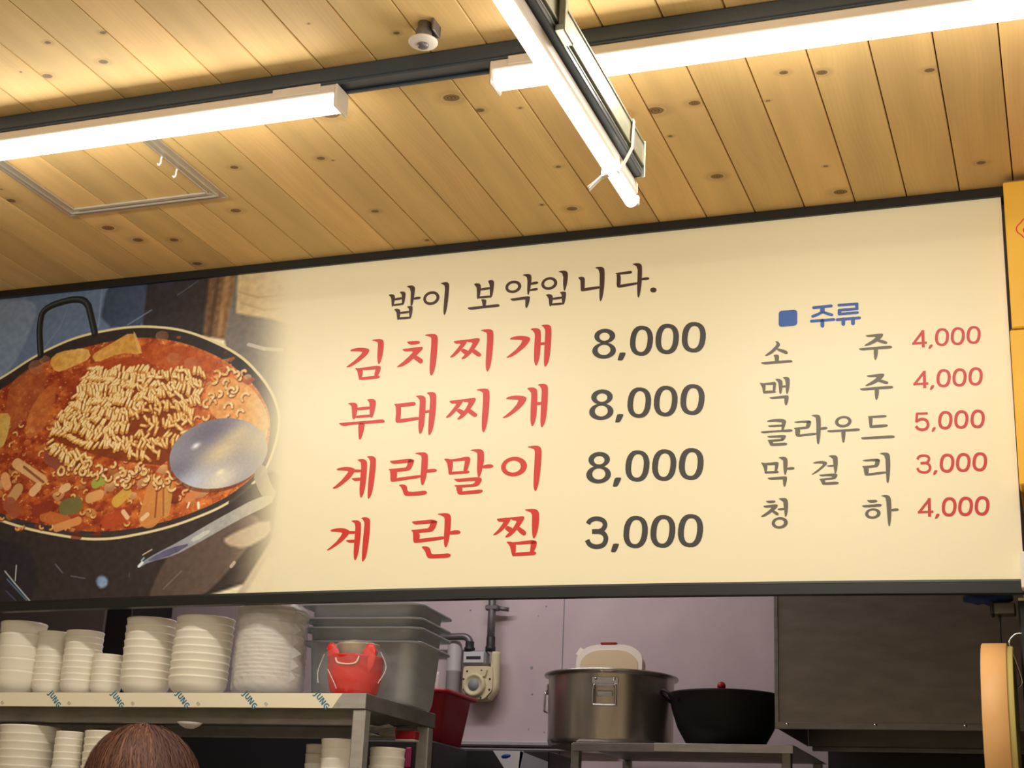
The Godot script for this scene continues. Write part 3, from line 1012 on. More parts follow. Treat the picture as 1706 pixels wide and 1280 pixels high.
func build_rack_goods() -> void:
	# disposable bowls, wrapped as one bundle
	var o := thing("wrapped_bowl_bundle", "tall bundle of grey disposable bowls in crinkled plastic wrap on shelf", "bundle", Vector3(0.862, RACK_Y, -0.134))
	var me := bowl_mesh(0.088, 0.045)
	for k in 18:
		part_mesh("bowl", me, M.bowl, o, Vector3(0.002 * sin(k * 2.1), 0.003 + 0.0105 * k, 0.0))
	var n := noise(1.0, 3, 91)
	var st := begin(false)
	var loops := []
	for i in 44:
		var t := float(i) / 43.0
		var l := PackedVector3Array()
		for j in 64:
			var a := TAU * j / 64
			var r := 0.0925 + 0.0035 * n.get_noise_3d(cos(a) * 3.0, t * 26.0 + a * 0.6, sin(a) * 3.0) + 0.003 * n.get_noise_3d(cos(a) * 9.0, t * 9.0, sin(a) * 9.0)
			if t < 0.06:
				r *= 0.9 + t * 1.6
			elif t > 0.94:
				r *= 1.0 - (t - 0.94) * 3.0
			l.append(Vector3(r * cos(a), 0.002 + 0.234 * t, r * sin(a)))
		loops.append(l)
	loft(st, loops, true, true)
	part("plastic_wrap", st, M.wrap, o)
	st = begin()
	for k in 7:
		var y := 0.03 + 0.03 * k
		tri(st, Vector3(0.078, y, 0.04), Vector3(0.102 + 0.006 * (k % 3), y + 0.014, 0.042), Vector3(0.082, y + 0.036, 0.038))
	part("wrap_tail", st, M.wrap, o)
	# nested stainless pans
	var rims := [0.0, 0.0365, 0.0615, 0.0985]
	var says := ["bottom stainless pan of the nested stack, its body fully visible", "second stainless pan from the bottom of the nested stack", "third stainless pan from the bottom of the nested stack", "topmost stainless pan of the nested stack, touching the board's frame"]
	var pan := pan_mesh(0.157, 0.119, 0.162)
	for k in 4:
		var p := MeshInstance3D.new()
		p.name = numbered("steel_pan")
		p.mesh = pan
		p.material_override = M.pan
		add_child(p)
		p.position = Vector3(1.049, RACK_Y + rims[k], -0.375)
		p.rotation.y = deg_to_rad(3.4)
		p.set_meta("label", says[k])
		p.set_meta("category", "pan")
		p.set_meta("group", "nested stainless pans on the upper shelf")
	# red dippers in a clear bag
	o = thing("red_dipper", "bright red plastic dipper with two ears, packed in clear bag", "dipper", Vector3(1.112, RACK_Y + 0.002, -0.128))
	st = begin(false)
	lathe(st, [[0.0, 0.0], [0.050, 0.0], [0.060, 0.012], [0.069, 0.05], [0.071, 0.092], [0.073, 0.094], [0.073, 0.098], [0.069, 0.098], [0.066, 0.05], [0.055, 0.006], [0.0, 0.004]], 36)
	part("cup", st, M.red_plastic, o)
	for e in [[-0.045, 0.104, 0.030, 0.45, 0.016], [0.052, 0.090, 0.040, -0.15, 0.021]]:
		st = begin(false)
		var q := []
		for i in 7:
			var t := PI * (i - 3) / 6.0
			q.append([maxf(e[4] * cos(t), 0.0), e[2] * sin(t)])
		lathe(st, q, 14, Vector3(e[0], e[1], 0.038), Basis(Vector3.BACK, e[3]) * Basis.from_scale(Vector3(1, 1, 0.35)))
		part("ear", st, M.red_plastic, o)
	st = begin(false)
	tube(st, smooth_path([Vector3(-0.024, 0.088, 0.067), Vector3(-0.016, 0.076, 0.069), Vector3(0.012, 0.072, 0.071), Vector3(0.032, 0.076, 0.067), Vector3(0.038, 0.092, 0.063)]), 0.0022, 8)
	part("moulded_edge", st, M.cream2, o)
	o = thing("cream_tub", "small cream tub showing above the red dipper in the bag", "tub", Vector3(1.112, RACK_Y + 0.092, -0.140))
	st = begin(false)
	lathe(st, [[0.0, 0.0], [0.044, 0.0], [0.052, 0.036], [0.055, 0.038], [0.055, 0.042], [0.050, 0.042], [0.043, 0.006], [0.0, 0.004]], 28)
	part("body", st, M.cream, o)
	o = thing("clear_bag", "crumpled clear plastic bag around the red dipper", "bag", Vector3(1.112, RACK_Y + 0.001, -0.128))
	st = begin(false)
	loops = []
	var bn := noise(1.0, 3, 93)
	for i in 25:
		var t := float(i) / 24.0
		var l := PackedVector3Array()
		for j in 48:
			var a := TAU * j / 48
			var r := 0.096 * pow(sin(PI * clampf(t * 0.86 + 0.10, 0.0, 1.0)), 0.45)
			r += 0.007 * bn.get_noise_3d(cos(a) * 4.0, t * 5.0, sin(a) * 4.0) - 0.004 * absf(bn.get_noise_3d(cos(a) * 7.0, t * 4.0 + 9.0, sin(a) * 7.0))
			l.append(Vector3(r * cos(a), 0.140 * t, r * sin(a) * 0.82))
		loops.append(l)
	loft(st, loops, true, true)
	part("film", st, M.bag, o)
	for q in [[[-0.078, 0.03, 0.046], [-0.094, 0.065, 0.02], [-0.08, 0.105, 0.02]], [[-0.040, 0.06, 0.074], [-0.02, 0.03, 0.078], [-0.012, 0.012, 0.074]], [[0.082, 0.03, 0.036], [0.094, 0.07, 0.02], [0.076, 0.110, 0.02]], [[-0.07, 0.118, 0.03], [0.0, 0.138, 0.03], [0.066, 0.120, 0.03]]]:
		st = begin(false)
		tube(st, smooth_path([Vector3(q[0][0], q[0][1], q[0][2]), Vector3(q[1][0], q[1][1], q[1][2]), Vector3(q[2][0], q[2][1], q[2][2])], 5), 0.0014, 6)
		part("fold", st, M.bag_seam, o)
	# a screwed-up wrapper and a red packet on the lower shelf, seen between the right legs
	o = thing("crumpled_wrapper", "crumpled silver wrapper hanging below the shelf between the right legs", "wrapper", Vector3(1.115, 1.633, -0.30))
	st = begin()
	var rng := RandomNumberGenerator.new()
	rng.seed = 8
	var ring := []
	for i in 5:
		var l := PackedVector3Array()
		for j in 9:
			var a := TAU * j / 9
			l.append(Vector3((-2 + i) * 0.022, 0.0, 0.0) + Vector3(rng.randf_range(-0.006, 0.006), 0.014 * sin(a) * rng.randf_range(0.5, 1.2), 0.014 * cos(a) * rng.randf_range(0.5, 1.2)))
		ring.append(l)
	loft(st, ring, true, true)
	part("foil", st, M.chrome, o)
	o = thing("red_packet", "small red packet with white edge under the shelf by the rear leg", "packet", Vector3(1.165, 1.626, -0.36))
	part("sleeve", box_st(Vector3.ZERO, Vector3(0.055, 0.022, 0.03), 0.002), M.red_tub, o)
	part("white_edge", box_st(Vector3(0.0, -0.0135, 0.0), Vector3(0.056, 0.004, 0.031), 0.001), M.white_plastic, o)
	o = thing("support_rod", "thin dark rod under the shelf carrying wrapper and packet", "rod", Vector3(0, 0, 0))
	st = begin(false)
	tube(st, PackedVector3Array([Vector3(1.02, 1.648, -0.33), Vector3(1.187, 1.645, -0.33)]), 0.003, 8)
	part("bar", st, M.dark, o)

func pan_mesh(hx: float, hz: float, h: float) -> Mesh:
	var st := begin(false)
	var t := 0.0012
	var loops := [rrect(hx - 0.030, hz - 0.030, 0.030, 0.0015), rrect(hx - 0.022, hz - 0.022, 0.036, 0.0), rrect(hx - 0.016, hz - 0.016, 0.042, 0.006), rrect(hx - 0.012, hz - 0.012, 0.044, 0.02), rrect(hx - 0.002, hz - 0.002, 0.046, h - 0.004), rrect(hx, hz, 0.046, h - 0.002), rrect(hx + 0.014, hz + 0.014, 0.03, h - 0.002), rrect(hx + 0.016, hz + 0.016, 0.03, h - 0.006), rrect(hx + 0.0172, hz + 0.0172, 0.03, h - 0.006), rrect(hx + 0.0165, hz + 0.0165, 0.03, h), rrect(hx, hz, 0.046, h), rrect(hx - 0.003 - t, hz - 0.003 - t, 0.045, h - 0.006), rrect(hx - 0.014, hz - 0.014, 0.043, 0.02), rrect(hx - 0.030, hz - 0.030, 0.030, 0.004)]
	loft(st, loops, true, true)
	st.generate_normals()
	return st.commit()

# ------------------------------------------------------------------ kitchen: back wall
func build_back_wall_things() -> void:
	# gas pipe coming down to the meter
	var o := thing("gas_pipe", "grey gas pipe running down the wall into the cream meter", "pipe", Vector3(0.822, 0, -1.85))
	var st := begin(false)
	tube(st, PackedVector3Array([Vector3(-0.004, 2.84, 0.008), Vector3(-0.003, 2.2, 0.008), Vector3(-0.001, 2.12, 0.012)]), 0.0145, 14)
	part("riser", st, M.pipe, o)
	st = begin(false)
	lathe(st, [[0.0, 0.0], [0.019, 0.0], [0.019, 0.016], [0.0165, 0.018], [0.0165, 0.05], [0.0145, 0.054], [0.0, 0.054]], 14, Vector3(0, 2.072, 0.012))
	part("union_nut", st, M.dark, o)
	st = begin()
	box(st, Vector3(-0.001, 2.232, 0.006), Vector3(0.05, 0.020, 0.034), 0.004)
	part("wall_clamp", st, M.pipe, o)
	st = begin(false)
	tube(st, PackedVector3Array([Vector3(0.02, 2.232, 0.0), Vector3(0.056, 2.228, -0.012)]), 0.008, 10)
	part("clamp_bolt", st, M.pipe, o)
	# pipe leaving on the left
	o = thing("outlet_pipe", "dark elbow pipe bending down into the left of the gas meter", "pipe", Vector3(0.735, 0, -1.83))
	st = begin(false)
	tube(st, smooth_path([Vector3(-0.2, 2.125, 0.0), Vector3(-0.06, 2.125, 0.0), Vector3(-0.012, 2.124, 0.0), Vector3(0.006, 2.108, 0.0), Vector3(0.008, 2.086, 0.0)], 6), 0.0135, 14)
	part("elbow", st, M.pipe, o)
	st = begin(false)
	lathe(st, [[0.0, 0.0], [0.020, 0.0], [0.020, 0.012], [0.016, 0.015], [0.016, 0.034], [0.0, 0.034]], 14, Vector3(0.008, 2.072, 0.0))
	part("union_nut", st, M.dark, o)
	# the meter
	o = thing("gas_meter", "cream gas meter with round face and grey counter on the wall", "meter", Vector3(0.787, 1.957, -1.86))
	st = begin()
	prism(st, chaikin(PackedVector2Array([Vector2(-0.058, 0.058), Vector2(0.052, 0.058), Vector2(0.056, 0.03), Vector2(0.056, -0.028), Vector2(0.026, -0.060), Vector2(-0.026, -0.060), Vector2(-0.060, -0.028), Vector2(-0.060, 0.03)]), 1, 0.12), -0.038, 0.042)
	part("body", st, M.cream, o)
	st = begin()
	prism(st, chaikin(PackedVector2Array([Vector2(-0.064, 0.050), Vector2(0.060, 0.050), Vector2(0.064, 0.02), Vector2(0.064, -0.032), Vector2(0.030, -0.066), Vector2(-0.030, -0.066), Vector2(-0.066, -0.032), Vector2(-0.066, 0.02)]), 1, 0.12), 0.018, 0.026)
	part("flange", st, M.cream, o)
	st = begin(false)
	lathe(st, [[0.0, 0.008], [0.030, 0.008], [0.032, 0.011], [0.039, 0.011], [0.043, 0.004], [0.044, -0.004]], 36, Vector3(-0.012, -0.010, 0.046), Basis(Vector3.RIGHT, PI / 2))
	part("round_face", st, M.cream, o)
	st = begin(false)
	lathe(st, [[0.0, 0.004], [0.0205, 0.004], [0.0215, 0.002], [0.0215, -0.002]], 28, Vector3(-0.012, -0.010, 0.053), Basis(Vector3.RIGHT, PI / 2))
	part("face_plate", st, M.meter_grey, o)
	part("counter", box_st(Vector3(-0.020, 0.088, 0.02), Vector3(0.092, 0.054, 0.05), 0.008), M.meter_grey, o)
	part("counter_window", box_st(Vector3(-0.020, 0.090, 0.0455), Vector3(0.078, 0.040, 0.003), 0.001), M.silver, o)
	part("counter_digits", box_st(Vector3(-0.020, 0.088, 0.0475), Vector3(0.056, 0.010, 0.002), 0.0), M.dark, o)
	st = begin(false)
	tube(st, smooth_path([Vector3(0.056, 0.112, 0.018), Vector3(0.056, 0.03, 0.018), Vector3(0.054, -0.02, 0.018), Vector3(0.03, -0.052, 0.016)], 6), 0.0175, 14)
	part("inlet_neck", st, M.cream, o)
	st = begin()
	prism(st, PackedVector2Array([Vector2(0.0, 0.036), Vector2(0.036, 0.044), Vector2(0.03, 0.022), Vector2(0.012, 0.016)]), 0.042, 0.052)
	part("gusset", st, M.cream, o)
	for v in [[-0.044, 0.040], [0.012, 0.042], [0.046, 0.012], [0.046, -0.026], [0.014, -0.055], [-0.026, -0.055], [-0.054, -0.026], [-0.056, 0.012]]:
		st = begin(false)
		lathe(st, [[0.0, 0.003], [0.003, 0.003], [0.0036, 0.0]], 8, Vector3(v[0], v[1], 0.042), Basis(Vector3.RIGHT, PI / 2))
		part("screw", st, M.dark, o)
	# pale duct left of the meter
	o = thing("vent_duct", "pale grey round duct standing against the wall beside the meter", "duct", Vector3(0.672, 0.0, -1.862))
	st = begin(false)
	lathe(st, [[0.0, 0.001], [0.027, 0.001], [0.027, 1.998], [0.0285, 2.0], [0.0285, 2.006], [0.027, 2.008], [0.027, 2.098], [0.020, 2.112], [0.0, 2.116]], 24)
	part("duct_pipe", st, M.pvc, o)
	# red tub behind the rack on a dark crate
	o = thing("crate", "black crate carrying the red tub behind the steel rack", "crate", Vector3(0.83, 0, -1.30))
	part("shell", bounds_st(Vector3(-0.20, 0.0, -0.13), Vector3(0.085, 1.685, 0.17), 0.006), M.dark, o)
	part("pink_handle", bounds_st(Vector3(-0.005, 1.60, 0.171), Vector3(0.015, 1.662, 0.178), 0.003), M.pink, o)
	o = thing("red_tub", "dark red plastic tub with flared rim behind the steel pans", "tub", Vector3(0.828, 1.6855, -1.30))
	st = begin(false)
	var lp := []
	for q in [[0.052, 0.0], [0.058, 0.003], [0.078, 0.150], [0.080, 0.152], [0.092, 0.152], [0.094, 0.156], [0.094, 0.164], [0.080, 0.166], [0.076, 0.160], [0.056, 0.008], [0.04, 0.006]]:
		lp.append(rrect(q[0] + 0.02, q[0] + 0.055, 0.035, q[1]))
	loft(st, lp, true, true)
	part("body", st, M.red_tub, o)
	o = thing("snack_bag", "small clear bag of pale sweets standing in the red tub", "bag", Vector3(0.852, 1.70, -1.225))
	st = begin(false)
	loft(st, [rrect(0.028, 0.014, 0.008, 0.0), rrect(0.034, 0.020, 0.01, 0.04), rrect(0.033, 0.017, 0.01, 0.15), rrect(0.031, 0.005, 0.004, 0.20), rrect(0.031, 0.002, 0.001, 0.212)], true, true)
	part("film", st, M.bag_seam, o)
	var rng := RandomNumberGenerator.new()
	rng.seed = 4
	for k in 22:
		var c := Vector3(rng.randf_range(-0.022, 0.022), rng.randf_range(0.14, 0.168), rng.randf_range(-0.006, 0.008))
		part("sweet", box_st(c, Vector3(0.011, 0.007, 0.009), 0.002), [M.cream, M.dark, M.white_plastic, M.pink][k % 4], o)
	# carton with a blue oval badge, lying below the wall rail
	o = thing("appliance_carton", "dark grey carton with a white corner and blue oval badge", "carton", Vector3(0.965, 0, -1.66))
	part("carton_body", bounds_st(Vector3(-0.20, 1.0, -0.20), Vector3(0.19, 1.695, 0.10), 0.003), M.dark, o)
	st = begin()
	prism(st, PackedVector2Array([Vector2(-0.01, 1.694), Vector2(0.10, 1.694), Vector2(0.08, 1.585), Vector2(0.072, 1.585)]), 0.1004, 0.1012)
	part("white_corner", st, M.silver, o)
	st = begin(false)
	lathe(st, [[0.0, 0.0008], [0.0135, 0.0008], [0.014, 0.0]], 24, Vector3(0.038, 1.676, 0.1013), Basis(Vector3.RIGHT, PI / 2) * Basis(Vector3.UP, 0.15) * Basis.from_scale(Vector3(1.25, 1, 0.5)))
	part("oval_badge", st, M.navy, o)
	st = begin()
	prism(st, PackedVector2Array([Vector2(0.088, 1.694), Vector2(0.188, 1.66), Vector2(0.188, 1.56), Vector2(0.08, 1.56)]), 0.1004, 0.1012)
	part("grey_side", st, M.meter_grey, o)
	part("stand", bounds_st(Vector3(-0.18, 0.0, -0.18), Vector3(0.17, 0.999, 0.08)), M.dark, o)
	# tall brown locker behind the rack, and a low black cabinet in front of it
	o = thing("locker", "tall grey brown locker standing behind the bowls on the rack", "locker", Vector3(-0.85, 0, -1.75))
	part("carcass", bounds_st(Vector3(-0.35, 0.0, -0.14), Vector3(0.275, 2.60, 0.14), 0.004), M.dark, o)
	part("door", bounds_st(Vector3(-0.34, 0.05, 0.141), Vector3(0.165, 2.58, 0.156), 0.003), M.locker, o)
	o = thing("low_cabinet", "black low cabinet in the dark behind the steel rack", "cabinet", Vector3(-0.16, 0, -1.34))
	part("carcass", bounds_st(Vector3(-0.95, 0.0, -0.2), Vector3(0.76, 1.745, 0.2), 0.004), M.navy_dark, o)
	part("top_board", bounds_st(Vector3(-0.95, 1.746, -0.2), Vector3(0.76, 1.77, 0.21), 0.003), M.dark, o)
	# white dome under the shelf
	o = thing("shelf_dome", "small white dome fixed under the shelf above the person", "fixture", Vector3(0.696, RACK_Y - 0.0725, -0.052))
	st = begin(false)
	lathe(st, [[0.0, -0.016], [0.012, -0.015], [0.025, -0.008], [0.032, -0.001], [0.0, 0.0]], 24)
	part("dome", st, M.white_plastic, o)

# ------------------------------------------------------------------ kitchen: pots
func build_pot_shelf() -> void:
	var o := thing("pot_shelf", "stainless wall shelf carrying the stock pot and the wok", "shelf", Vector3(0, 0, 0))
	var y := 1.696
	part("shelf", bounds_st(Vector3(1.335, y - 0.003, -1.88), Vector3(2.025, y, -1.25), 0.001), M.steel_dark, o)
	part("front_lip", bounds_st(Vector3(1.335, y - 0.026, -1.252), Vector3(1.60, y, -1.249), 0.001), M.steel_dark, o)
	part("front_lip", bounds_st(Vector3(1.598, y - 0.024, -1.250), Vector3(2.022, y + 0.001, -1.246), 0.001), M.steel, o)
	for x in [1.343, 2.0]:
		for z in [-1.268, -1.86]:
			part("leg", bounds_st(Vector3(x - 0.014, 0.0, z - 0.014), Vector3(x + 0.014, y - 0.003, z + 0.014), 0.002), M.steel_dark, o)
	# stock pot
	var at := Vector3(1.392, y + 0.0005, -1.47)
	o = thing("stock_pot", "wide stainless stock pot with drop handles on the pot shelf", "pot", at)
	var st := begin(false)
	lathe(st, [[0.0, 0.004], [0.17, 0.002], [0.190, 0.0], [0.200, 0.006], [0.2035, 0.018], [0.2055, 0.215], [0.2075, 0.221], [0.218, 0.223], [0.2205, 0.227], [0.2195, 0.231], [0.214, 0.232], [0.204, 0.228], [0.2035, 0.22], [0.2015, 0.02], [0.192, 0.006], [0.0, 0.006]], 72)
	part("body", st, M.pot, o)
	for a in [0.19, PI + 0.02]:
		var b := Basis(Vector3.UP, a)
		if a > 1.0:
			b = Basis(Vector3.UP, -PI / 2 - 0.05)
		var n := Node3D.new()
		n.name = "drop_handle"
		o.add_child(n, true)
		n.basis = b
		part("bracket", box_st(Vector3(0, 0.193, 0.2085), Vector3(0.085, 0.022, 0.006), 0.002), M.chrome, n)
		part("hinge", box_st(Vector3(0, 0.178, 0.214), Vector3(0.062, 0.012, 0.014), 0.004), M.chrome, n)
		part("stop_plate", box_st(Vector3(0, 0.152, 0.209), Vector3(0.05, 0.018, 0.006), 0.002), M.chrome, n)
		for s in [-1.0, 1.0]:
			st = begin(false)
			lathe(st, [[0.0, 0.004], [0.003, 0.0035], [0.005, 0.0]], 10, Vector3(s * 0.029, 0.198, 0.2115), Basis(Vector3.RIGHT, PI / 2))
			part("rivet", st, M.chrome, n)
		st = begin(false)
		tube(st, smooth_path([Vector3(-0.030, 0.180, 0.216), Vector3(-0.036, 0.168, 0.217), Vector3(-0.036, 0.125, 0.218), Vector3(-0.032, 0.116, 0.218), Vector3(0.032, 0.116, 0.218), Vector3(0.036, 0.125, 0.218), Vector3(0.036, 0.168, 0.217), Vector3(0.030, 0.180, 0.216)], 5), 0.0032, 10)
		part("bail", st, M.chrome, n)
	# plastic keeper standing in the pot
	o = thing("plastic_keeper", "ivory plastic container with a red clip standing inside the stock pot", "container", Vector3(1.372, y + 0.0075, -1.49))
	o.rotation.x = deg_to_rad(-5)
	st = begin()
	prism(st, chaikin(PackedVector2Array([Vector2(-0.103, 0.0), Vector2(0.103, 0.0), Vector2(0.107, 0.25), Vector2(0.107, 0.30), Vector2(0.06, 0.331), Vector2(-0.06, 0.331), Vector2(-0.107, 0.30), Vector2(-0.107, 0.25)]), 3), -0.06, 0.0)
	part("body", st, M.cream2, o)
	st = begin()
	prism(st, chaikin(PackedVector2Array([Vector2(-0.108, -0.0), Vector2(0.108, -0.0), Vector2(0.114, 0.25), Vector2(0.114, 0.305), Vector2(0.065, 0.339), Vector2(-0.065, 0.339), Vector2(-0.114, 0.305), Vector2(-0.114, 0.25)]), 3), 0.0, 0.010)
	part("lid_rim", st, M.white_plastic, o)
	st = begin()
	prism(st, chaikin(PackedVector2Array([Vector2(-0.094, 0.01), Vector2(0.094, 0.01), Vector2(0.099, 0.24), Vector2(0.099, 0.288), Vector2(0.055, 0.319), Vector2(-0.055, 0.319), Vector2(-0.099, 0.288), Vector2(-0.099, 0.24)]), 3), 0.010, 0.0125)
	part("lid", st, M.lid, o)
	part("clip", box_st(Vector3(-0.004, 0.3415, 0.002), Vector3(0.056, 0.007, 0.024), 0.002), M.red_tub, o)
	st = begin()
	prism(st, PackedVector2Array([Vector2(-0.118, 0.308), Vector2(-0.104, 0.330), Vector2(-0.09, 0.322), Vector2(-0.106, 0.300)]), 0.001, 0.005)
	part("corner_tab", st, M.white_plastic, o)
	# wok
	o = thing("wok", "large black iron wok with loop handles beside the stock pot", "wok", Vector3(1.784, y + 0.0005, -1.412))
	st = begin(false)
	lathe(st, [[0.0, 0.002], [0.10, 0.0], [0.118, 0.004], [0.150, 0.060], [0.168, 0.115], [0.176, 0.150], [0.180, 0.158], [0.1815, 0.163], [0.179, 0.165], [0.174, 0.162], [0.165, 0.118], [0.146, 0.062], [0.115, 0.008], [0.0, 0.006]], 56)
	part("bowl", st, M.wok, o)
	for a in [PI * 0.80, -PI * 0.20]:
		st = begin(false)
		var d := Vector3(cos(a), 0, sin(a))
		var t := Vector3(-sin(a), 0, cos(a))
		tube(st, smooth_path([d * 0.172 + t * 0.035 + Vector3(0, 0.135, 0), d * 0.20 + t * 0.03 + Vector3(0, 0.152, 0), d * 0.212 + t * 0.012 + Vector3(0, 0.164, 0), d * 0.212 - t * 0.012 + Vector3(0, 0.164, 0), d * 0.20 - t * 0.03 + Vector3(0, 0.152, 0), d * 0.172 - t * 0.035 + Vector3(0, 0.135, 0)], 5), 0.005, 10)
		part("loop_handle", st, M.wok, o)
	o = thing("wok_cover", "dark cover lying in the wok, only its red knob showing", "cover", Vector3(1.786, y + 0.130, -1.412))
	st = begin(false)
	lathe(st, [[0.0, 0.022], [0.10, 0.012], [0.166, 0.002], [0.166, 0.0], [0.10, 0.008], [0.0, 0.018]], 40)
	part("cover", st, M.wok, o)
	st = begin(false)
	tube(st, PackedVector3Array([Vector3(0.0, 0.02, 0.07), Vector3(0.0, 0.05, 0.07)]), 0.005, 8)
	part("knob_stem", st, M.dark, o)
	st = begin(false)
	var q := []
	for i in 11:
		var u := PI * (i - 5) / 10.0
		q.append([maxf(0.0135 * cos(u), 0.0), 0.0135 * sin(u)])
	lathe(st, q, 18, Vector3(0.0, 0.056, 0.07))
	part("knob", st, M.red_tub, o)

# ------------------------------------------------------------------ kitchen: hood
func build_hood() -> void:
	var o := thing("range_hood", "large dull stainless range hood hanging right of the wok", "hood", Vector3(0, 0, 0))
	part("front_panel", bounds_st(Vector3(1.982, 1.757, -1.203), Vector3(3.6, 2.62, -1.200), 0.001), M.hood, o)
	part("side_panel", bounds_st(Vector3(1.982, 1.740, -1.76), Vector3(1.985, 2.62, -1.2032), 0.001), M.hood, o)
	part("top_panel", bounds_st(Vector3(1.982, 2.621, -1.76), Vector3(3.6, 2.625, -1.2), 0.001), M.hood, o)
	part("back_panel", bounds_st(Vector3(1.986, 1.740, -1.76), Vector3(3.6, 2.62, -1.755), 0.001), M.hood, o)
	part("corner_trim", bounds_st(Vector3(1.978, 1.738, -1.2), Vector3(1.990, 2.62, -1.196), 0.001), M.steel_dark, o)
	part("lower_flange", bounds_st(Vector3(1.982, 1.738, -1.202), Vector3(3.6, 1.758, -1.194), 0.002), M.steel_dark, o)
	part("rear_lip", bounds_st(Vector3(2.0, 1.724, -1.754), Vector3(3.6, 1.739, -1.742), 0.002), M.steel_dark, o)
	part("filter_board", bounds_st(Vector3(1.988, 1.85, -1.75), Vector3(3.6, 1.855, -1.21)), M.dark, o)
	for x in [2.015, 2.27, 2.52]:
		var st := begin(false)
		lathe(st, [[0.0, 0.003], [0.003, 0.0025], [0.005, 0.0]], 10, Vector3(x, 1.751, -1.194), Basis(Vector3.RIGHT, PI / 2))
		part("rivet", st, M.chrome, o)
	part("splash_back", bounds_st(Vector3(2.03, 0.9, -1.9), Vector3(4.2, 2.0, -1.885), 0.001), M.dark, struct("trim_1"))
	# hanger rods up to the ceiling
	for x in [2.3, 3.2]:
		var st := begin(false)
		tube(st, PackedVector3Array([Vector3(x, 2.625, -1.5), Vector3(x, CEIL - 0.001, -1.5)]), 0.006, 8)
		part("hanger_rod", st, M.pipe, o)

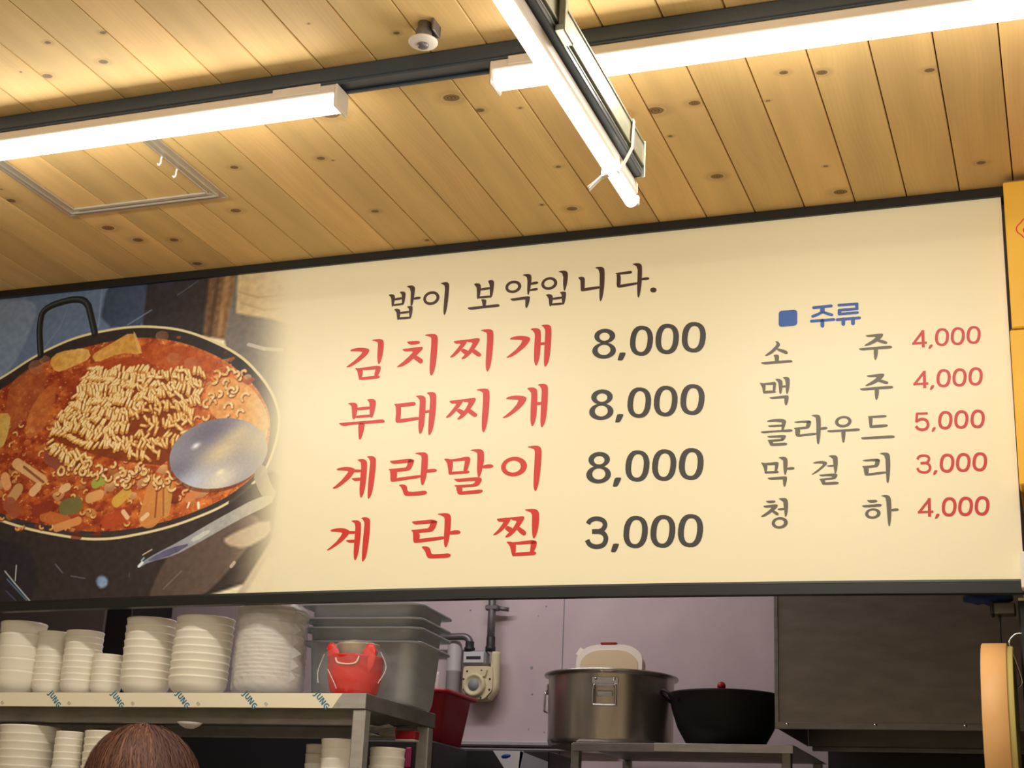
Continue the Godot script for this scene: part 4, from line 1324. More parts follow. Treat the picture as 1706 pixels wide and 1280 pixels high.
# ------------------------------------------------------------------ right edge
func build_right_side() -> void:
	var o := thing("tall_cabinet", "dark tall cabinet at the right end under the cartons", "cabinet", Vector3(2.712, 0, -0.06))
	part("carcass", bounds_st(Vector3(0.0, 0.0, -0.42), Vector3(0.66, 1.905, 0.0), 0.004), M.cabinet, o)
	part("top_board", bounds_st(Vector3(0.012, 1.906, -0.42), Vector3(0.66, 1.985, 0.10), 0.003), M.white_plastic, o)
	part("brass_strip", bounds_st(Vector3(0.001, 1.898, 0.0), Vector3(0.2, 1.904, 0.003), 0.001), M.cream, o)
	var cart := [[2.742, 1.9855, 0.138, "brown", "plain brown carton at the bottom of the carton pile", 0.055], [2.733, 2.124, 0.354, "yellow", "yellow carton in the middle of the pile beside the board", 0.06], [2.738, 2.4785, 0.356, "yellow", "topmost yellow carton with red cloud logo, just below the ceiling", 0.065]]
	for c in cart:
		o = thing("carton", c[4], "carton", Vector3(c[0] + 0.2, c[1], -0.13), 0.0, "cartons piled right of the menu board")
		var m: Material = M.card_brown if c[3] == "brown" else M.card_yellow
		part("body", bounds_st(Vector3(-0.2, 0.0, -0.2), Vector3(0.36, c[2] - 0.001, 0.13 + c[5]), 0.003), m, o)
		if c[3] == "yellow":
			part("top_flap", bounds_st(Vector3(-0.198, c[2] - 0.001, -0.198), Vector3(0.358, c[2] + 0.0005, 0.128 + c[5])), M.card_brown, o)
	# printed marks on the fronts, running on out of the picture
	var top := get_node("carton_002")
	var z := 0.1955
	var st := begin()
	var cloud := PackedVector2Array()
	var hole := PackedVector2Array()
	for k in 48:
		var a := TAU * k / 48
		var r := 0.026 * (1.0 + 0.13 * absf(cos(2.5 * a + PI / 2)))
		cloud.append(Vector2(-0.142 + r * 1.25 * cos(a), 0.235 + r * sin(a)))
		hole.append(Vector2(-0.142 + (r - 0.0022) * 1.25 * cos(a), 0.235 + (r - 0.0022) * sin(a)))
	for k in 48:
		var j := (k + 1) % 48
		quad(st, v3(cloud[k], z), v3(cloud[j], z), v3(hole[j], z), v3(hole[k], z))
	part("cloud_outline", st, M.red_plastic, top)
	st = begin()
	var oval := PackedVector2Array()
	for k in 32:
		var a := TAU * k / 32
		oval.append(Vector2(-0.138 + 0.026 * cos(a), 0.231 + 0.0135 * sin(a)))
	flat_poly(st, oval, z)
	part("oval_print", st, M.red_plastic, top)
	var font := SystemFont.new()
	font.font_names = PackedStringArray(["Droid Sans"])
	font.font_weight = 700
	var t := TextMesh.new()
	t.text = "or"
	t.font = font
	t.font_size = 32
	t.pixel_size = 0.0006
	t.depth = 0.0003
	part_mesh("logo_lettering", t, M.cream, top, Vector3(-0.140, 0.231, z + 0.0004))
	var mid := get_node("carton_001")
	for q in [[-0.150, 0.158, 0.024, M.red_plastic], [-0.147, 0.040, 0.021, M.dark]]:
		st = begin()
		for k in 40:
			var a := TAU * k / 40
			var b := TAU * (k + 1) / 40
			var r: float = q[2]
			quad(st, Vector3(q[0] + r * cos(a), q[1] + r * sin(a), 0.1905), Vector3(q[0] + r * cos(b), q[1] + r * sin(b), 0.1905), Vector3(q[0] + (r - 0.002) * cos(b), q[1] + (r - 0.002) * sin(b), 0.1905), Vector3(q[0] + (r - 0.002) * cos(a), q[1] + (r - 0.002) * sin(a), 0.1905))
		part("ring_print", st, q[3], mid)
	# wooden sieve on a hook
	o = thing("wooden_sieve", "round tan wooden sieve hanging edge-on at the right end", "sieve", Vector3(2.660, 1.623, -0.05))
	o.rotation.y = deg_to_rad(0.5)
	var across := Basis(Vector3.BACK, -PI / 2)
	st = begin(false)
	lathe(st, [[0.176, -0.024], [0.178, -0.026], [0.180, -0.024], [0.180, 0.024], [0.178, 0.026], [0.176, 0.024], [0.176, -0.024]], 72, Vector3.ZERO, across)
	part("outer_hoop", st, M.tan, o)
	st = begin(false)
	lathe(st, [[0.166, 0.0], [0.1735, 0.0], [0.1735, 0.036], [0.171, 0.038], [0.166, 0.036], [0.166, 0.0]], 72, Vector3.ZERO, across)
	part("inner_hoop", st, M.straw, o)
	st = begin(false)
	lathe(st, [[0.0, 0.012], [0.166, 0.012], [0.166, 0.010], [0.0, 0.010]], 48, Vector3.ZERO, across)
	part("mesh_disc", st, M.mesh, o)
	o = thing("wire_hook", "bent steel wire hook beside the tan sieve", "hook", Vector3(2.699, 1.796, -0.040))
	st = begin(false)
	tube(st, smooth_path([Vector3(0.018, 0.028, 0.0), Vector3(0.004, 0.026, 0.0), Vector3(-0.008, 0.012, 0.0), Vector3(-0.006, -0.006, 0.0), Vector3(0.006, -0.045, 0.0), Vector3(0.012, -0.075, 0.0), Vector3(0.004, -0.085, -0.004)], 6), 0.0022, 8)
	part("wire", st, M.chrome, o)
	# switch box, its cable and a blue cloth tucked on top
	o = thing("switch_box", "grey brown switch box fixed under the board's right end", "switch box", Vector3(2.683, 1.886, -0.10))
	part("case", box_st(Vector3(0, 0, 0), Vector3(0.046, 0.024, 0.05), 0.003), M.mesh, o)
	part("black_side", box_st(Vector3(-0.0265, 0.001, 0.0), Vector3(0.007, 0.028, 0.05), 0.002), M.dark, o)
	o = thing("black_cable", "short black cable dropping from the switch box behind the sieve", "cable", Vector3(2.671, 1.8735, -0.10))
	st = begin(false)
	tube(st, smooth_path([Vector3(0, 0, 0), Vector3(-0.001, -0.05, 0.0), Vector3(0.001, -0.13, -0.004)], 5), 0.0032, 8)
	part("wire", st, M.dark, o)
	o = thing("blue_cloth", "folded dark blue cloth tucked above the switch box", "cloth", Vector3(2.652, 1.911, -0.10))
	st = begin(false)
	var n := noise(1.0, 2, 61)
	var lp := []
	for i in 15:
		var l := PackedVector3Array()
		var u := float(i) / 14.0
		for j in 12:
			var a := TAU * j / 12
			var r := 0.014 * sqrt(maxf(sin(PI * clampf(u * 0.9 + 0.06, 0.0, 1.0)), 0.05)) * (1.0 + 0.5 * n.get_noise_3d(u * 6.0, cos(a) * 2.0, sin(a) * 2.0))
			l.append(Vector3(-0.055 + 0.105 * u, 0.002 * sin(u * 9.0) + r * sin(a), -r * 1.6 * cos(a)))
		lp.append(l)
	loft(st, lp, true, true)
	part("fold", st, M.cloth, o)

func v3(p: Vector2, z: float) -> Vector3:
	return Vector3(p.x, p.y, z)

# ------------------------------------------------------------------ on the ceiling
func build_ceiling_details() -> void:
	# access hatch frame
	var o := thing("access_hatch", "square aluminium access hatch frame in the ceiling by the left lamp", "hatch", Vector3(0.699, CEIL, 0.645))
	var H := 0.2305
	for ring in [[H, 0.006, 0.004], [H - 0.017, 0.005, 0.007], [H - 0.036, 0.006, 0.006]]:
		for s in [-1.0, 1.0]:
			part("frame_rail", bounds_st(Vector3(-ring[0], -ring[2], s * ring[0] - ring[1] / 2), Vector3(ring[0], -0.0003, s * ring[0] + ring[1] / 2), 0.001), M.alu, o)
			part("frame_rail", bounds_st(Vector3(s * ring[0] - ring[1] / 2, -ring[2], -ring[0] + ring[1] / 2), Vector3(s * ring[0] + ring[1] / 2, -0.0003, ring[0] - ring[1] / 2), 0.001), M.alu, o)
	for s in [-1.0, 1.0]:
		part("frame_bed", bounds_st(Vector3(-H, -0.0016, s * (H - 0.017) - 0.016), Vector3(H, -0.0003, s * (H - 0.017) + 0.016)), M.alu, o)
		part("frame_bed", bounds_st(Vector3(s * (H - 0.017) - 0.016, -0.0016, -H + 0.034), Vector3(s * (H - 0.017) + 0.016, -0.0003, H - 0.034)), M.alu, o)
	for z in [0.010, -0.056]:
		var st := begin(false)
		tube(st, smooth_path([Vector3(H - 0.036, -0.002, z), Vector3(H - 0.038, -0.012, z), Vector3(H - 0.038, -0.020, z), Vector3(H - 0.042, -0.026, z), Vector3(H - 0.046, -0.022, z)], 4), 0.0022, 8)
		part("hook", st, M.white_plastic, o)
	# sprinkler
	o = thing("sprinkler_head", "white disc sprinkler head with chrome core beside the dark rail", "sprinkler", Vector3(1.711, CEIL, 1.018))
	var st := begin(false)
	lathe(st, [[0.0, -0.048], [0.012, -0.048], [0.027, -0.046], [0.0285, -0.044], [0.0285, -0.041], [0.026, -0.039], [0.012, -0.037], [0.0, -0.037]], 36)
	part("cover_plate", st, M.white_plastic, o)
	st = begin(false)
	lathe(st, [[0.0, -0.056], [0.006, -0.056], [0.0105, -0.053], [0.0115, -0.049], [0.0115, -0.046]], 20)
	part("core", st, M.pipe, o)
	st = begin(false)
	lathe(st, [[0.0, -0.037], [0.013, -0.037], [0.016, -0.032], [0.016, -0.018], [0.013, -0.014], [0.013, -0.001], [0.0, -0.001]], 20)
	part("neck", st, M.pipe, o)
	part("bracket", bounds_st(Vector3(-0.012, -0.026, -0.022), Vector3(0.026, -0.0005, -0.016), 0.002), M.pipe, o)
	part("bracket", bounds_st(Vector3(0.022, -0.026, -0.022), Vector3(0.026, -0.0005, 0.014), 0.001), M.pipe, o)

# ------------------------------------------------------------------ the person in front of the rack
func capsule_field(p: Vector3, bones: Array, k: float) -> float:
	var d := 1e9
	for b in bones:
		var ab: Vector3 = b[1] - b[0]
		var t := clampf((p - b[0]).dot(ab) / maxf(ab.length_squared(), 1e-9), 0.0, 1.0)
		var e: float = p.distance_to(b[0] + ab * t) - lerpf(b[2], b[3], t)
		var h := clampf(0.5 + 0.5 * (d - e) / k, 0.0, 1.0)
		d = lerpf(d, e, h) - k * h * (1.0 - h)
	return d

func surface_net(st: SurfaceTool, bones: Array, lo: Vector3, hi: Vector3, cell: float, k: float) -> void:
	var n := Vector3i(((hi - lo) / cell).ceil()) + Vector3i.ONE
	var f := PackedFloat32Array()
	f.resize(n.x * n.y * n.z)
	for z in n.z:
		for y in n.y:
			for x in n.x:
				f[x + n.x * (y + n.y * z)] = capsule_field(lo + Vector3(x, y, z) * cell, bones, k)
	var verts := {}
	var step := [0, 1, n.x, n.x + 1, n.x * n.y, n.x * n.y + 1, n.x * n.y + n.x, n.x * n.y + n.x + 1]
	for z in n.z - 1:
		for y in n.y - 1:
			for x in n.x - 1:
				var i := x + n.x * (y + n.y * z)
				var neg := 0
				for s in step:
					if f[i + s] < 0.0:
						neg += 1
				if neg == 0 or neg == 8:
					continue
				var sum := Vector3()
				var m := 0
				for e in [[0, 1], [2, 3], [4, 5], [6, 7], [0, 2], [1, 3], [4, 6], [5, 7], [0, 4], [1, 5], [2, 6], [3, 7]]:
					var a := f[i + step[e[0]]]
					var b := f[i + step[e[1]]]
					if (a < 0.0) != (b < 0.0):
						var t := a / (a - b)
						var pa := Vector3(e[0] & 1, (e[0] >> 1) & 1, e[0] >> 2)
						var pb := Vector3(e[1] & 1, (e[1] >> 1) & 1, e[1] >> 2)
						sum += pa.lerp(pb, t)
						m += 1
				verts[i] = lo + (Vector3(x, y, z) + sum / m) * cell
	for i in verts:
		for ax in [[1, n.x, n.x * n.y], [n.x, n.x * n.y, 1], [n.x * n.y, 1, n.x]]:
			var j: int = i + ax[0]
			if j < f.size() and (f[i] < 0.0) != (f[j] < 0.0):
				var q := [i, i - ax[1], i - ax[1] - ax[2], i - ax[2]]
				if verts.has(q[1]) and verts.has(q[2]) and verts.has(q[3]):
					if f[i] < 0.0:
						quad(st, verts[q[0]], verts[q[1]], verts[q[2]], verts[q[3]])
					else:
						quad(st, verts[q[0]], verts[q[3]], verts[q[2]], verts[q[1]])

func build_person() -> void:
	var o := thing("person", "person with auburn brown hair seen from behind, in front of the rack", "person", Vector3(0.722, 0.0, 0.155))
	var bones := []
	var add := func(a: Vector3, b: Vector3, ra: float, rb: float): bones.append([a, b, ra, rb])
	add.call(Vector3(0, 1.475, 0.0), Vector3(0, 1.50, 0.005), 0.083, 0.088)
	add.call(Vector3(0, 1.42, -0.030), Vector3(0, 1.395, -0.045), 0.055, 0.045)
	add.call(Vector3(0, 1.455, -0.085), Vector3(0, 1.435, -0.097), 0.009, 0.013)
	add.call(Vector3(0, 1.30, 0.0), Vector3(0, 1.42, 0.0), 0.052, 0.05)
	add.call(Vector3(-0.13, 1.26, 0.0), Vector3(0.13, 1.26, 0.0), 0.062, 0.062)
	add.call(Vector3(0, 1.22, 0.0), Vector3(0, 1.02, 0.0), 0.125, 0.115)
	add.call(Vector3(-0.05, 0.90, 0.01), Vector3(0.05, 0.90, 0.01), 0.125, 0.125)
	for s in [-1.0, 1.0]:
		add.call(Vector3(s * 0.17, 1.25, 0.0), Vector3(s * 0.205, 1.00, 0.0), 0.050, 0.040)
		add.call(Vector3(s * 0.205, 1.00, 0.0), Vector3(s * 0.165, 0.86, -0.055), 0.039, 0.027)
		add.call(Vector3(s * 0.085, 0.86, 0.0), Vector3(s * 0.085, 0.46, 0.0), 0.082, 0.056)
		add.call(Vector3(s * 0.085, 0.46, 0.0), Vector3(s * 0.085, 0.08, 0.012), 0.054, 0.036)
		add.call(Vector3(s * 0.085, 0.045, 0.03), Vector3(s * 0.09, 0.035, -0.09), 0.040, 0.033)
	var st := begin(false)
	surface_net(st, bones, Vector3(-0.29, -0.02, -0.17), Vector3(0.29, 1.62, 0.17), 0.02, 0.03)
	# hands: a palm and five bent fingers each
	for s in [-1.0, 1.0]:
		var hb := []
		var w := Vector3(s * 0.163, 0.855, -0.058)
		hb.append([w, w + Vector3(-s * 0.004, -0.055, -0.02), 0.024, 0.026])
		for fgr in 4:
			var r := w + Vector3(-s * 0.004, -0.065, -0.02) + Vector3(0, 0.002, (fgr - 1.5) * 0.018)
			var l: float = [0.030, 0.036, 0.034, 0.026][fgr]
			hb.append([r, r + Vector3(-s * 0.006, -l, 0.0), 0.0085, 0.008])
			hb.append([r + Vector3(-s * 0.006, -l, 0.0), r + Vector3(-s * 0.022, -l * 1.7, 0.0), 0.008, 0.0068])
		hb.append([w + Vector3(-s * 0.004, -0.025, -0.04), w + Vector3(-s * 0.016, -0.058, -0.062), 0.011, 0.009])
		hb.append([w + Vector3(-s * 0.016, -0.058, -0.062), w + Vector3(-s * 0.022, -0.082, -0.060), 0.009, 0.0075])
		surface_net(st, hb, w + Vector3(-0.06, -0.16, -0.10), w + Vector3(0.06, 0.04, 0.06), 0.006, 0.008)
	part("body", st, M.skin, o)
	# shirt and trousers follow the body a little outside it
	var cloth := []
	for b in bones.slice(4, 7):
		cloth.append([b[0], b[1], b[2] + 0.012, b[3] + 0.012])
	for i in [7, 8, 12, 13]:
		var b: Array = bones[i]
		cloth.append([b[0], b[1], b[2] + 0.012, b[3] + 0.012])
	st = begin(false)
	surface_net(st, cloth, Vector3(-0.31, 0.72, -0.19), Vector3(0.31, 1.36, 0.19), 0.02, 0.03)
	part("shirt", st, M.shirt, o)
	var legs := []
	for i in [9, 10, 14, 15]:
		var b: Array = bones[i]
		legs.append([b[0], b[1], b[2] + 0.012, b[3] + 0.016])
	st = begin(false)
	surface_net(st, legs, Vector3(-0.2, 0.02, -0.12), Vector3(0.2, 0.98, 0.14), 0.02, 0.02)
	part("trousers", st, M.dark, o)
	# hair: a cap of overlapping locks falling from the crown
	var hair := begin(false)
	var rng := RandomNumberGenerator.new()
	rng.seed = 21
	var hn := noise(1.0, 2, 15)
	var loops := []
	for i in 14:
		var t := float(i) / 13.0
		var l := PackedVector3Array()
		for j in 40:
			var a := TAU * j / 40
			l.append(hair_point(a, 1.0 - t, 0.985))
		loops.append(l)
	hair.set_color(Color(0.06, 0.022, 0.012))
	loft(hair, loops, true, true)
	for k in 1500:
		var a := TAU * rng.randf()
		var start := rng.randf_range(0.0, 0.35)
		var lift := rng.randf_range(0.99, 1.035)
		var wide := rng.randf_range(0.0009, 0.0020)
		var tone := Color(0.10, 0.038, 0.022).lerp(Color(0.235, 0.105, 0.06), pow(rng.randf(), 1.6))
		if sin(a * 2.0 + 0.7) > 0.75:
			tone = tone.lerp(Color(0.075, 0.035, 0.04), 0.6)
		hair.set_color(tone)
		var prev := Vector3()
		var prev2 := Vector3()
		for i in 9:
			var t := start + (1.0 - start) * i / 8.0
			var aa := a + 0.10 * hn.get_noise_2d(a * 3.0, t * 3.0 + k * 0.01)
			var p := hair_point(aa, t, lift + 0.035 * hn.get_noise_2d(k * 1.7, t * 4.0))
			var side := Vector3(-sin(aa), 0, cos(aa)) * wide
			if i > 0:
				quad(hair, prev, p - side, p + side, prev2)
			prev = p - side
			prev2 = p + side
	part("hair", hair, M.hair, o)

func hair_point(a: float, t: float, out: float) -> Vector3:
	# t runs from the crown (0) to the ends (1); a is the bearing round the head
	var ang := t * 2.05
	var r := 0.137 * sin(minf(ang, 1.45)) * out
	if ang > 1.45:
		r += 0.012 * (ang - 1.45)
	var y := 1.456 + (0.134 * cos(ang) if ang < PI / 2 else -0.19 * (ang - PI / 2)) * out
	var back := 0.012 * (1.0 - t)
	return Vector3(r * cos(a) - 0.012 * (1.0 - t), y, r * 0.95 * sin(a) + 0.01 + back)

# ------------------------------------------------------------------ artwork of the board
# outlines of the printed letters, in tenths of a millimetre: x along the board, y below the ceiling
const MENU_TEXT := [
	["heading_lettering","brown",[[0,[11879,-1252,11934,-1233,12020,-1246,12072,-1298,12073,-1441,12048,-1558,12017,-1602,11996,-1577,11979,-1409,11957,-1324,11913,-1284]],
		[0,[12017,-1526,12330,-1512,12324,-1571,12021,-1584]],
		[0,[12040,-1362,12305,-1343,12310,-1410,12046,-1429]],
		[0,[12064,-1678,12135,-1656,12221,-1680,12261,-1731,12260,-1884,12224,-1975,12201,-1992,12178,-1948,12163,-1805,12129,-1731]],
		[0,[12190,-1906,12570,-1915,12565,-1981,12195,-1977]],
		[0,[12187,-1209,12245,-1186,12331,-1198,12376,-1250,12372,-1373,12351,-1537,12306,-1581,12284,-1555,12279,-1412,12270,-1293,12237,-1242]],
		[0,[12227,-1763,12539,-1748,12544,-1814,12232,-1827]],
		[0,[12374,-1064,12464,-1037,12573,-1049,12633,-1112,12629,-1254,12615,-1466,12589,-1606,12549,-1626,12531,-1577,12523,-1387,12519,-1197,12481,-1110]],
		[0,[12430,-1634,12505,-1615,12590,-1630,12607,-1690,12595,-1866,12560,-1985,12530,-1954,12516,-1835,12508,-1717,12473,-1667]],
		[0,[12598,-1394,12728,-1377,12801,-1389,12817,-1419,12793,-1450,12602,-1456]]]],
	["heading_lettering","brown",[[1,[13329,-1385,13343,-1435,13342,-1485,13325,-1534,13294,-1577,13251,-1611,13199,-1635,13141,-1646,13081,-1645,13023,-1630,12972,-1603,12930,-1566,12901,-1521,12887,-1471,12888,-1420,12905,-1372,12936,-1329,12979,-1294,13032,-1270,13090,-1259,13150,-1261,13208,-1276,13259,-1303,13300,-1340],[13249,-1409,13257,-1438,13255,-1469,13244,-1499,13223,-1525,13195,-1547,13161,-1562,13123,-1570,13085,-1569,13048,-1561,13016,-1545,12990,-1523,12972,-1496,12964,-1467,12966,-1436,12977,-1406,12998,-1379,13027,-1358,13061,-1343,13098,-1335,13137,-1336,13173,-1344,13206,-1360,13231,-1382]],
		[0,[13340,-1065,13398,-1042,13528,-1038,13596,-1096,13600,-1321,13588,-1625,13557,-1880,13518,-1969,13490,-1932,13475,-1802,13480,-1521,13486,-1239,13480,-1144,13425,-1097]]]],
	["heading_lettering","brown",[[0,[14140,-1826,14173,-1801,14591,-1796,14948,-1784,15011,-1799,15031,-1836,14998,-1867,14595,-1866,14224,-1885]],
		[0,[14278,-1173,14346,-1151,14441,-1169,14484,-1227,14484,-1403,14462,-1564,14414,-1606,14388,-1569,14383,-1393,14367,-1263]],
		[0,[14414,-1525,14808,-1526,14800,-1590,14417,-1588]],
		[0,[14448,-1306,14761,-1293,14764,-1359,14452,-1372]],
		[0,[14500,-1614,14569,-1611,14652,-1639,14659,-1687,14639,-1835,14558,-1833,14559,-1712]],
		[0,[14667,-1128,14716,-1102,14798,-1105,14845,-1161,14843,-1320,14819,-1527,14777,-1604,14746,-1578,14737,-1403,14722,-1215]]]],
	["heading_lettering","brown",[[1,[15585,-1311,15591,-1356,15582,-1400,15559,-1441,15524,-1475,15478,-1501,15425,-1517,15369,-1521,15313,-1513,15261,-1494,15217,-1466,15184,-1429,15163,-1386,15157,-1341,15166,-1297,15189,-1256,15224,-1221,15270,-1195,15323,-1180,15379,-1176,15435,-1184,15487,-1203,15531,-1232,15564,-1268],[15501,-1327,15504,-1353,15498,-1378,15483,-1402,15461,-1422,15432,-1438,15399,-1447,15364,-1450,15329,-1446,15297,-1436,15270,-1419,15250,-1398,15238,-1374,15235,-1348,15241,-1322,15256,-1299,15278,-1278,15307,-1263,15340,-1253,15375,-1251,15410,-1255,15442,-1265,15469,-1281,15489,-1303]],
		[0,[15297,-1675,15352,-1666,15693,-1646,15806,-1643,15839,-1669,15828,-1732,15696,-1725,15469,-1734,15378,-1740]],
		[0,[15598,-1051,15677,-1029,15803,-1036,15858,-1093,15859,-1274,15833,-1479,15801,-1615,15770,-1600,15754,-1472,15756,-1264,15743,-1135,15702,-1080]],
		[0,[15716,-1648,15839,-1664,15834,-1756,15806,-1891,15758,-1978,15724,-1929,15718,-1791]],
		[0,[15810,-1466,15945,-1437,16024,-1439,16049,-1476,16016,-1508,15812,-1512]],
		[0,[15814,-1293,15949,-1259,16029,-1267,16050,-1303,16020,-1335,15816,-1344]]]],
	["heading_lettering","brown",[[1,[16549,-1312,16554,-1357,16546,-1402,16523,-1443,16488,-1477,16443,-1503,16391,-1519,16336,-1523,16281,-1515,16230,-1496,16187,-1467,16154,-1430,16134,-1387,16128,-1342,16137,-1297,16159,-1256,16194,-1221,16240,-1195,16292,-1180,16347,-1176,16402,-1184,16453,-1203,16496,-1232,16529,-1270],[16466,-1323,16470,-1350,16464,-1377,16449,-1401,16427,-1422,16399,-1438,16366,-1447,16332,-1450,16298,-1446,16266,-1435,16239,-1417,16219,-1396,16207,-1370,16204,-1343,16210,-1317,16224,-1292,16246,-1271,16275,-1255,16307,-1246,16342,-1243,16376,-1248,16408,-1259,16434,-1276,16454,-1298]],
		[0,[16254,-1656,16314,-1634,16393,-1646,16451,-1697,16451,-1857,16423,-1957,16388,-1984,16364,-1941,16350,-1802,16328,-1709]],
		[0,[16381,-1897,16765,-1897,16758,-1960,16383,-1956]],
		[0,[16420,-1745,16732,-1734,16734,-1796,16422,-1809]],
		[0,[16562,-1048,16640,-1030,16764,-1038,16828,-1095,16832,-1275,16807,-1456,16761,-1600,16731,-1563,16708,-1377,16713,-1182,16676,-1094]],
		[0,[16621,-1617,16694,-1601,16784,-1609,16803,-1661,16791,-1820,16752,-1964,16718,-1950,16691,-1833,16685,-1673]]]],
	["heading_lettering","brown",[[0,[17095,-1265,17161,-1242,17250,-1257,17285,-1307,17284,-1478,17283,-1592,17195,-1606,17176,-1559,17176,-1376,17146,-1309]],
		[0,[17176,-1577,17304,-1559,17700,-1540,17702,-1608,17483,-1628,17229,-1650,17184,-1628]],
		[0,[17532,-1040,17598,-1021,17730,-1030,17792,-1093,17801,-1368,17791,-1639,17753,-1884,17716,-1967,17684,-1923,17673,-1741,17675,-1424,17668,-1172,17633,-1082]]]],
	["heading_lettering","brown",[[0,[18065,-1234,18109,-1234,18414,-1211,18490,-1212,18514,-1255,18480,-1292,18132,-1290]],
		[0,[18099,-1271,18208,-1282,18221,-1385,18215,-1566,18194,-1620,18129,-1626,18111,-1511,18123,-1376]],
		[0,[18128,-1592,18171,-1562,18421,-1545,18669,-1530,18670,-1591,18422,-1619,18162,-1647]],
		[0,[18501,-1038,18584,-1019,18692,-1027,18758,-1086,18766,-1302,18757,-1617,18719,-1883,18688,-1958,18657,-1911,18644,-1674,18650,-1336,18652,-1178,18618,-1095]],
		[0,[18743,-1435,18872,-1421,18937,-1432,18955,-1467,18927,-1498,18744,-1499]],
		[0,[19142,-1788,19136,-1813,19119,-1833,19092,-1845,19061,-1847,19030,-1839,19003,-1822,18985,-1799,18979,-1773,18985,-1747,19002,-1727,19028,-1715,19059,-1713,19091,-1721,19117,-1738,19135,-1761]]]],
	["dish_name_lettering","red",[[0,[10881,-2730,10948,-2687,11129,-2666,11313,-2686,11435,-2725,11452,-2779,11393,-2889,11231,-3017,11058,-3126,10935,-3187,10835,-3194,10815,-3175,10911,-3115,11083,-2988,11235,-2842,11267,-2791,11101,-2764,10935,-2757]],
		[0,[11067,-3232,11140,-3228,11251,-3254,11309,-3302,11305,-3423,11298,-3492,11250,-3567,11218,-3556,11198,-3485,11168,-3344,11117,-3279]],
		[0,[11159,-3238,11322,-3233,11574,-3213,11736,-3208,11814,-3243,11797,-3303,11654,-3306,11292,-3309]],
		[0,[11217,-3495,11325,-3491,11632,-3485,11775,-3478,11815,-3520,11791,-3558,11602,-3569,11350,-3574,11250,-3567]],
		[0,[11480,-2495,11551,-2471,11732,-2468,11826,-2510,11850,-2591,11855,-2767,11835,-2975,11793,-3129,11755,-3174,11722,-3141,11692,-2999,11685,-2789,11686,-2578,11627,-2524]],
		[0,[11683,-3225,11791,-3219,11820,-3270,11803,-3372,11770,-3457,11705,-3504,11641,-3482,11659,-3379]]]],
	["dish_name_lettering","red",[[0,[12388,-2809,12441,-2801,12690,-2789,12938,-2779,12972,-2811,12953,-2870,12861,-2958,12762,-3054,12612,-3190,12440,-3281,12299,-3296,12258,-3281,12398,-3191,12566,-3048,12682,-2927,12715,-2890,12572,-2884,12482,-2880,12417,-2846]],
		[0,[12502,-2609,12570,-2605,12802,-2606,12865,-2629,12880,-2665,12844,-2702,12649,-2711,12557,-2683]],
		[0,[12784,-2996,12905,-3074,12989,-3141,13001,-3185,12972,-3234,12925,-3244,12870,-3209,12785,-3134,12692,-3075]],
		[0,[12988,-2477,13057,-2453,13234,-2450,13325,-2484,13368,-2557,13376,-2782,13369,-3161,13343,-3433,13290,-3566,13248,-3600,13208,-3526,13190,-3388,13194,-3044,13198,-2699,13191,-2551,13114,-2510]]]],
	["dish_name_lettering","red",[[0,[13807,-2708,13862,-2695,14105,-2686,14193,-2701,14180,-2769,14083,-2899,14002,-2995,13870,-3113,13785,-3146,13731,-3129,13797,-3065,13911,-2937,14008,-2807,14015,-2782,13902,-2781,13857,-2760]],
		[0,[14084,-2916,14156,-2956,14235,-2988,14196,-3062,14155,-3101,14082,-3036,14018,-2979]],
		[0,[14105,-2686,14244,-2685,14485,-2665,14535,-2695,14525,-2762,14414,-2942,14334,-3055,14203,-3173,14102,-3216,14045,-3195,14130,-3108,14260,-2964,14338,-2816,14353,-2774,14231,-2765,14186,-2739]],
		[0,[14389,-2948,14506,-3034,14587,-3100,14598,-3144,14565,-3175,14513,-3175,14442,-3132,14316,-3028]],
		[0,[14526,-2471,14594,-2450,14767,-2448,14863,-2481,14898,-2553,14909,-2810,14894,-3183,14862,-3452,14809,-3583,14779,-3594,14747,-3544,14728,-3408,14724,-3102,14733,-2728,14724,-2556,14649,-2507]]]],
	["dish_name_lettering","red",[[0,[15339,-2763,15396,-2722,15565,-2696,15752,-2717,15872,-2760,15899,-2805,15861,-2903,15749,-3029,15585,-3152,15421,-3249,15303,-3269,15272,-3249,15384,-3178,15547,-3047,15659,-2912,15697,-2822,15536,-2801,15382,-2783]],
		[0,[15883,-2546,15946,-2525,16064,-2530,16141,-2570,16173,-2641,16182,-2946,16170,-3281,16135,-3446,16086,-3539,16046,-3506,16015,-3370,16009,-3016,16017,-2696,15992,-2617]],
		[0,[16147,-2923,16314,-2926,16317,-2999,16150,-2997]],
		[0,[16166,-2474,16229,-2454,16346,-2457,16423,-2501,16448,-2579,16453,-2967,16430,-3334,16387,-3514,16324,-3585,16292,-3549,16279,-3373,16282,-2954,16289,-2617,16257,-2521]]]],
	["dish_name_lettering","red",[[0,[10736,-4714,10786,-4705,11111,-4697,11559,-4695,11915,-4678,12013,-4689,12044,-4742,12020,-4779,11744,-4774,11297,-4773,11028,-4783,10921,-4802,10820,-4782]],
		[0,[10937,-4194,11011,-4173,11157,-4178,11224,-4230,11244,-4309,11229,-4496,11194,-4614,11151,-4637,11111,-4591,11088,-4436,11075,-4281,11025,-4226]],
		[0,[11169,-4535,11662,-4523,11668,-4600,11175,-4604]],
		[0,[11204,-4315,11617,-4302,11624,-4388,11212,-4401]],
		[0,[11294,-4739,11473,-4733,11484,-4818,11460,-5003,11418,-5153,11377,-5198,11344,-5166,11319,-4995]],
		[0,[11481,-4127,11547,-4105,11673,-4110,11740,-4161,11755,-4239,11736,-4442,11694,-4593,11652,-4628,11608,-4588,11592,-4433,11580,-4245,11552,-4166]]]],
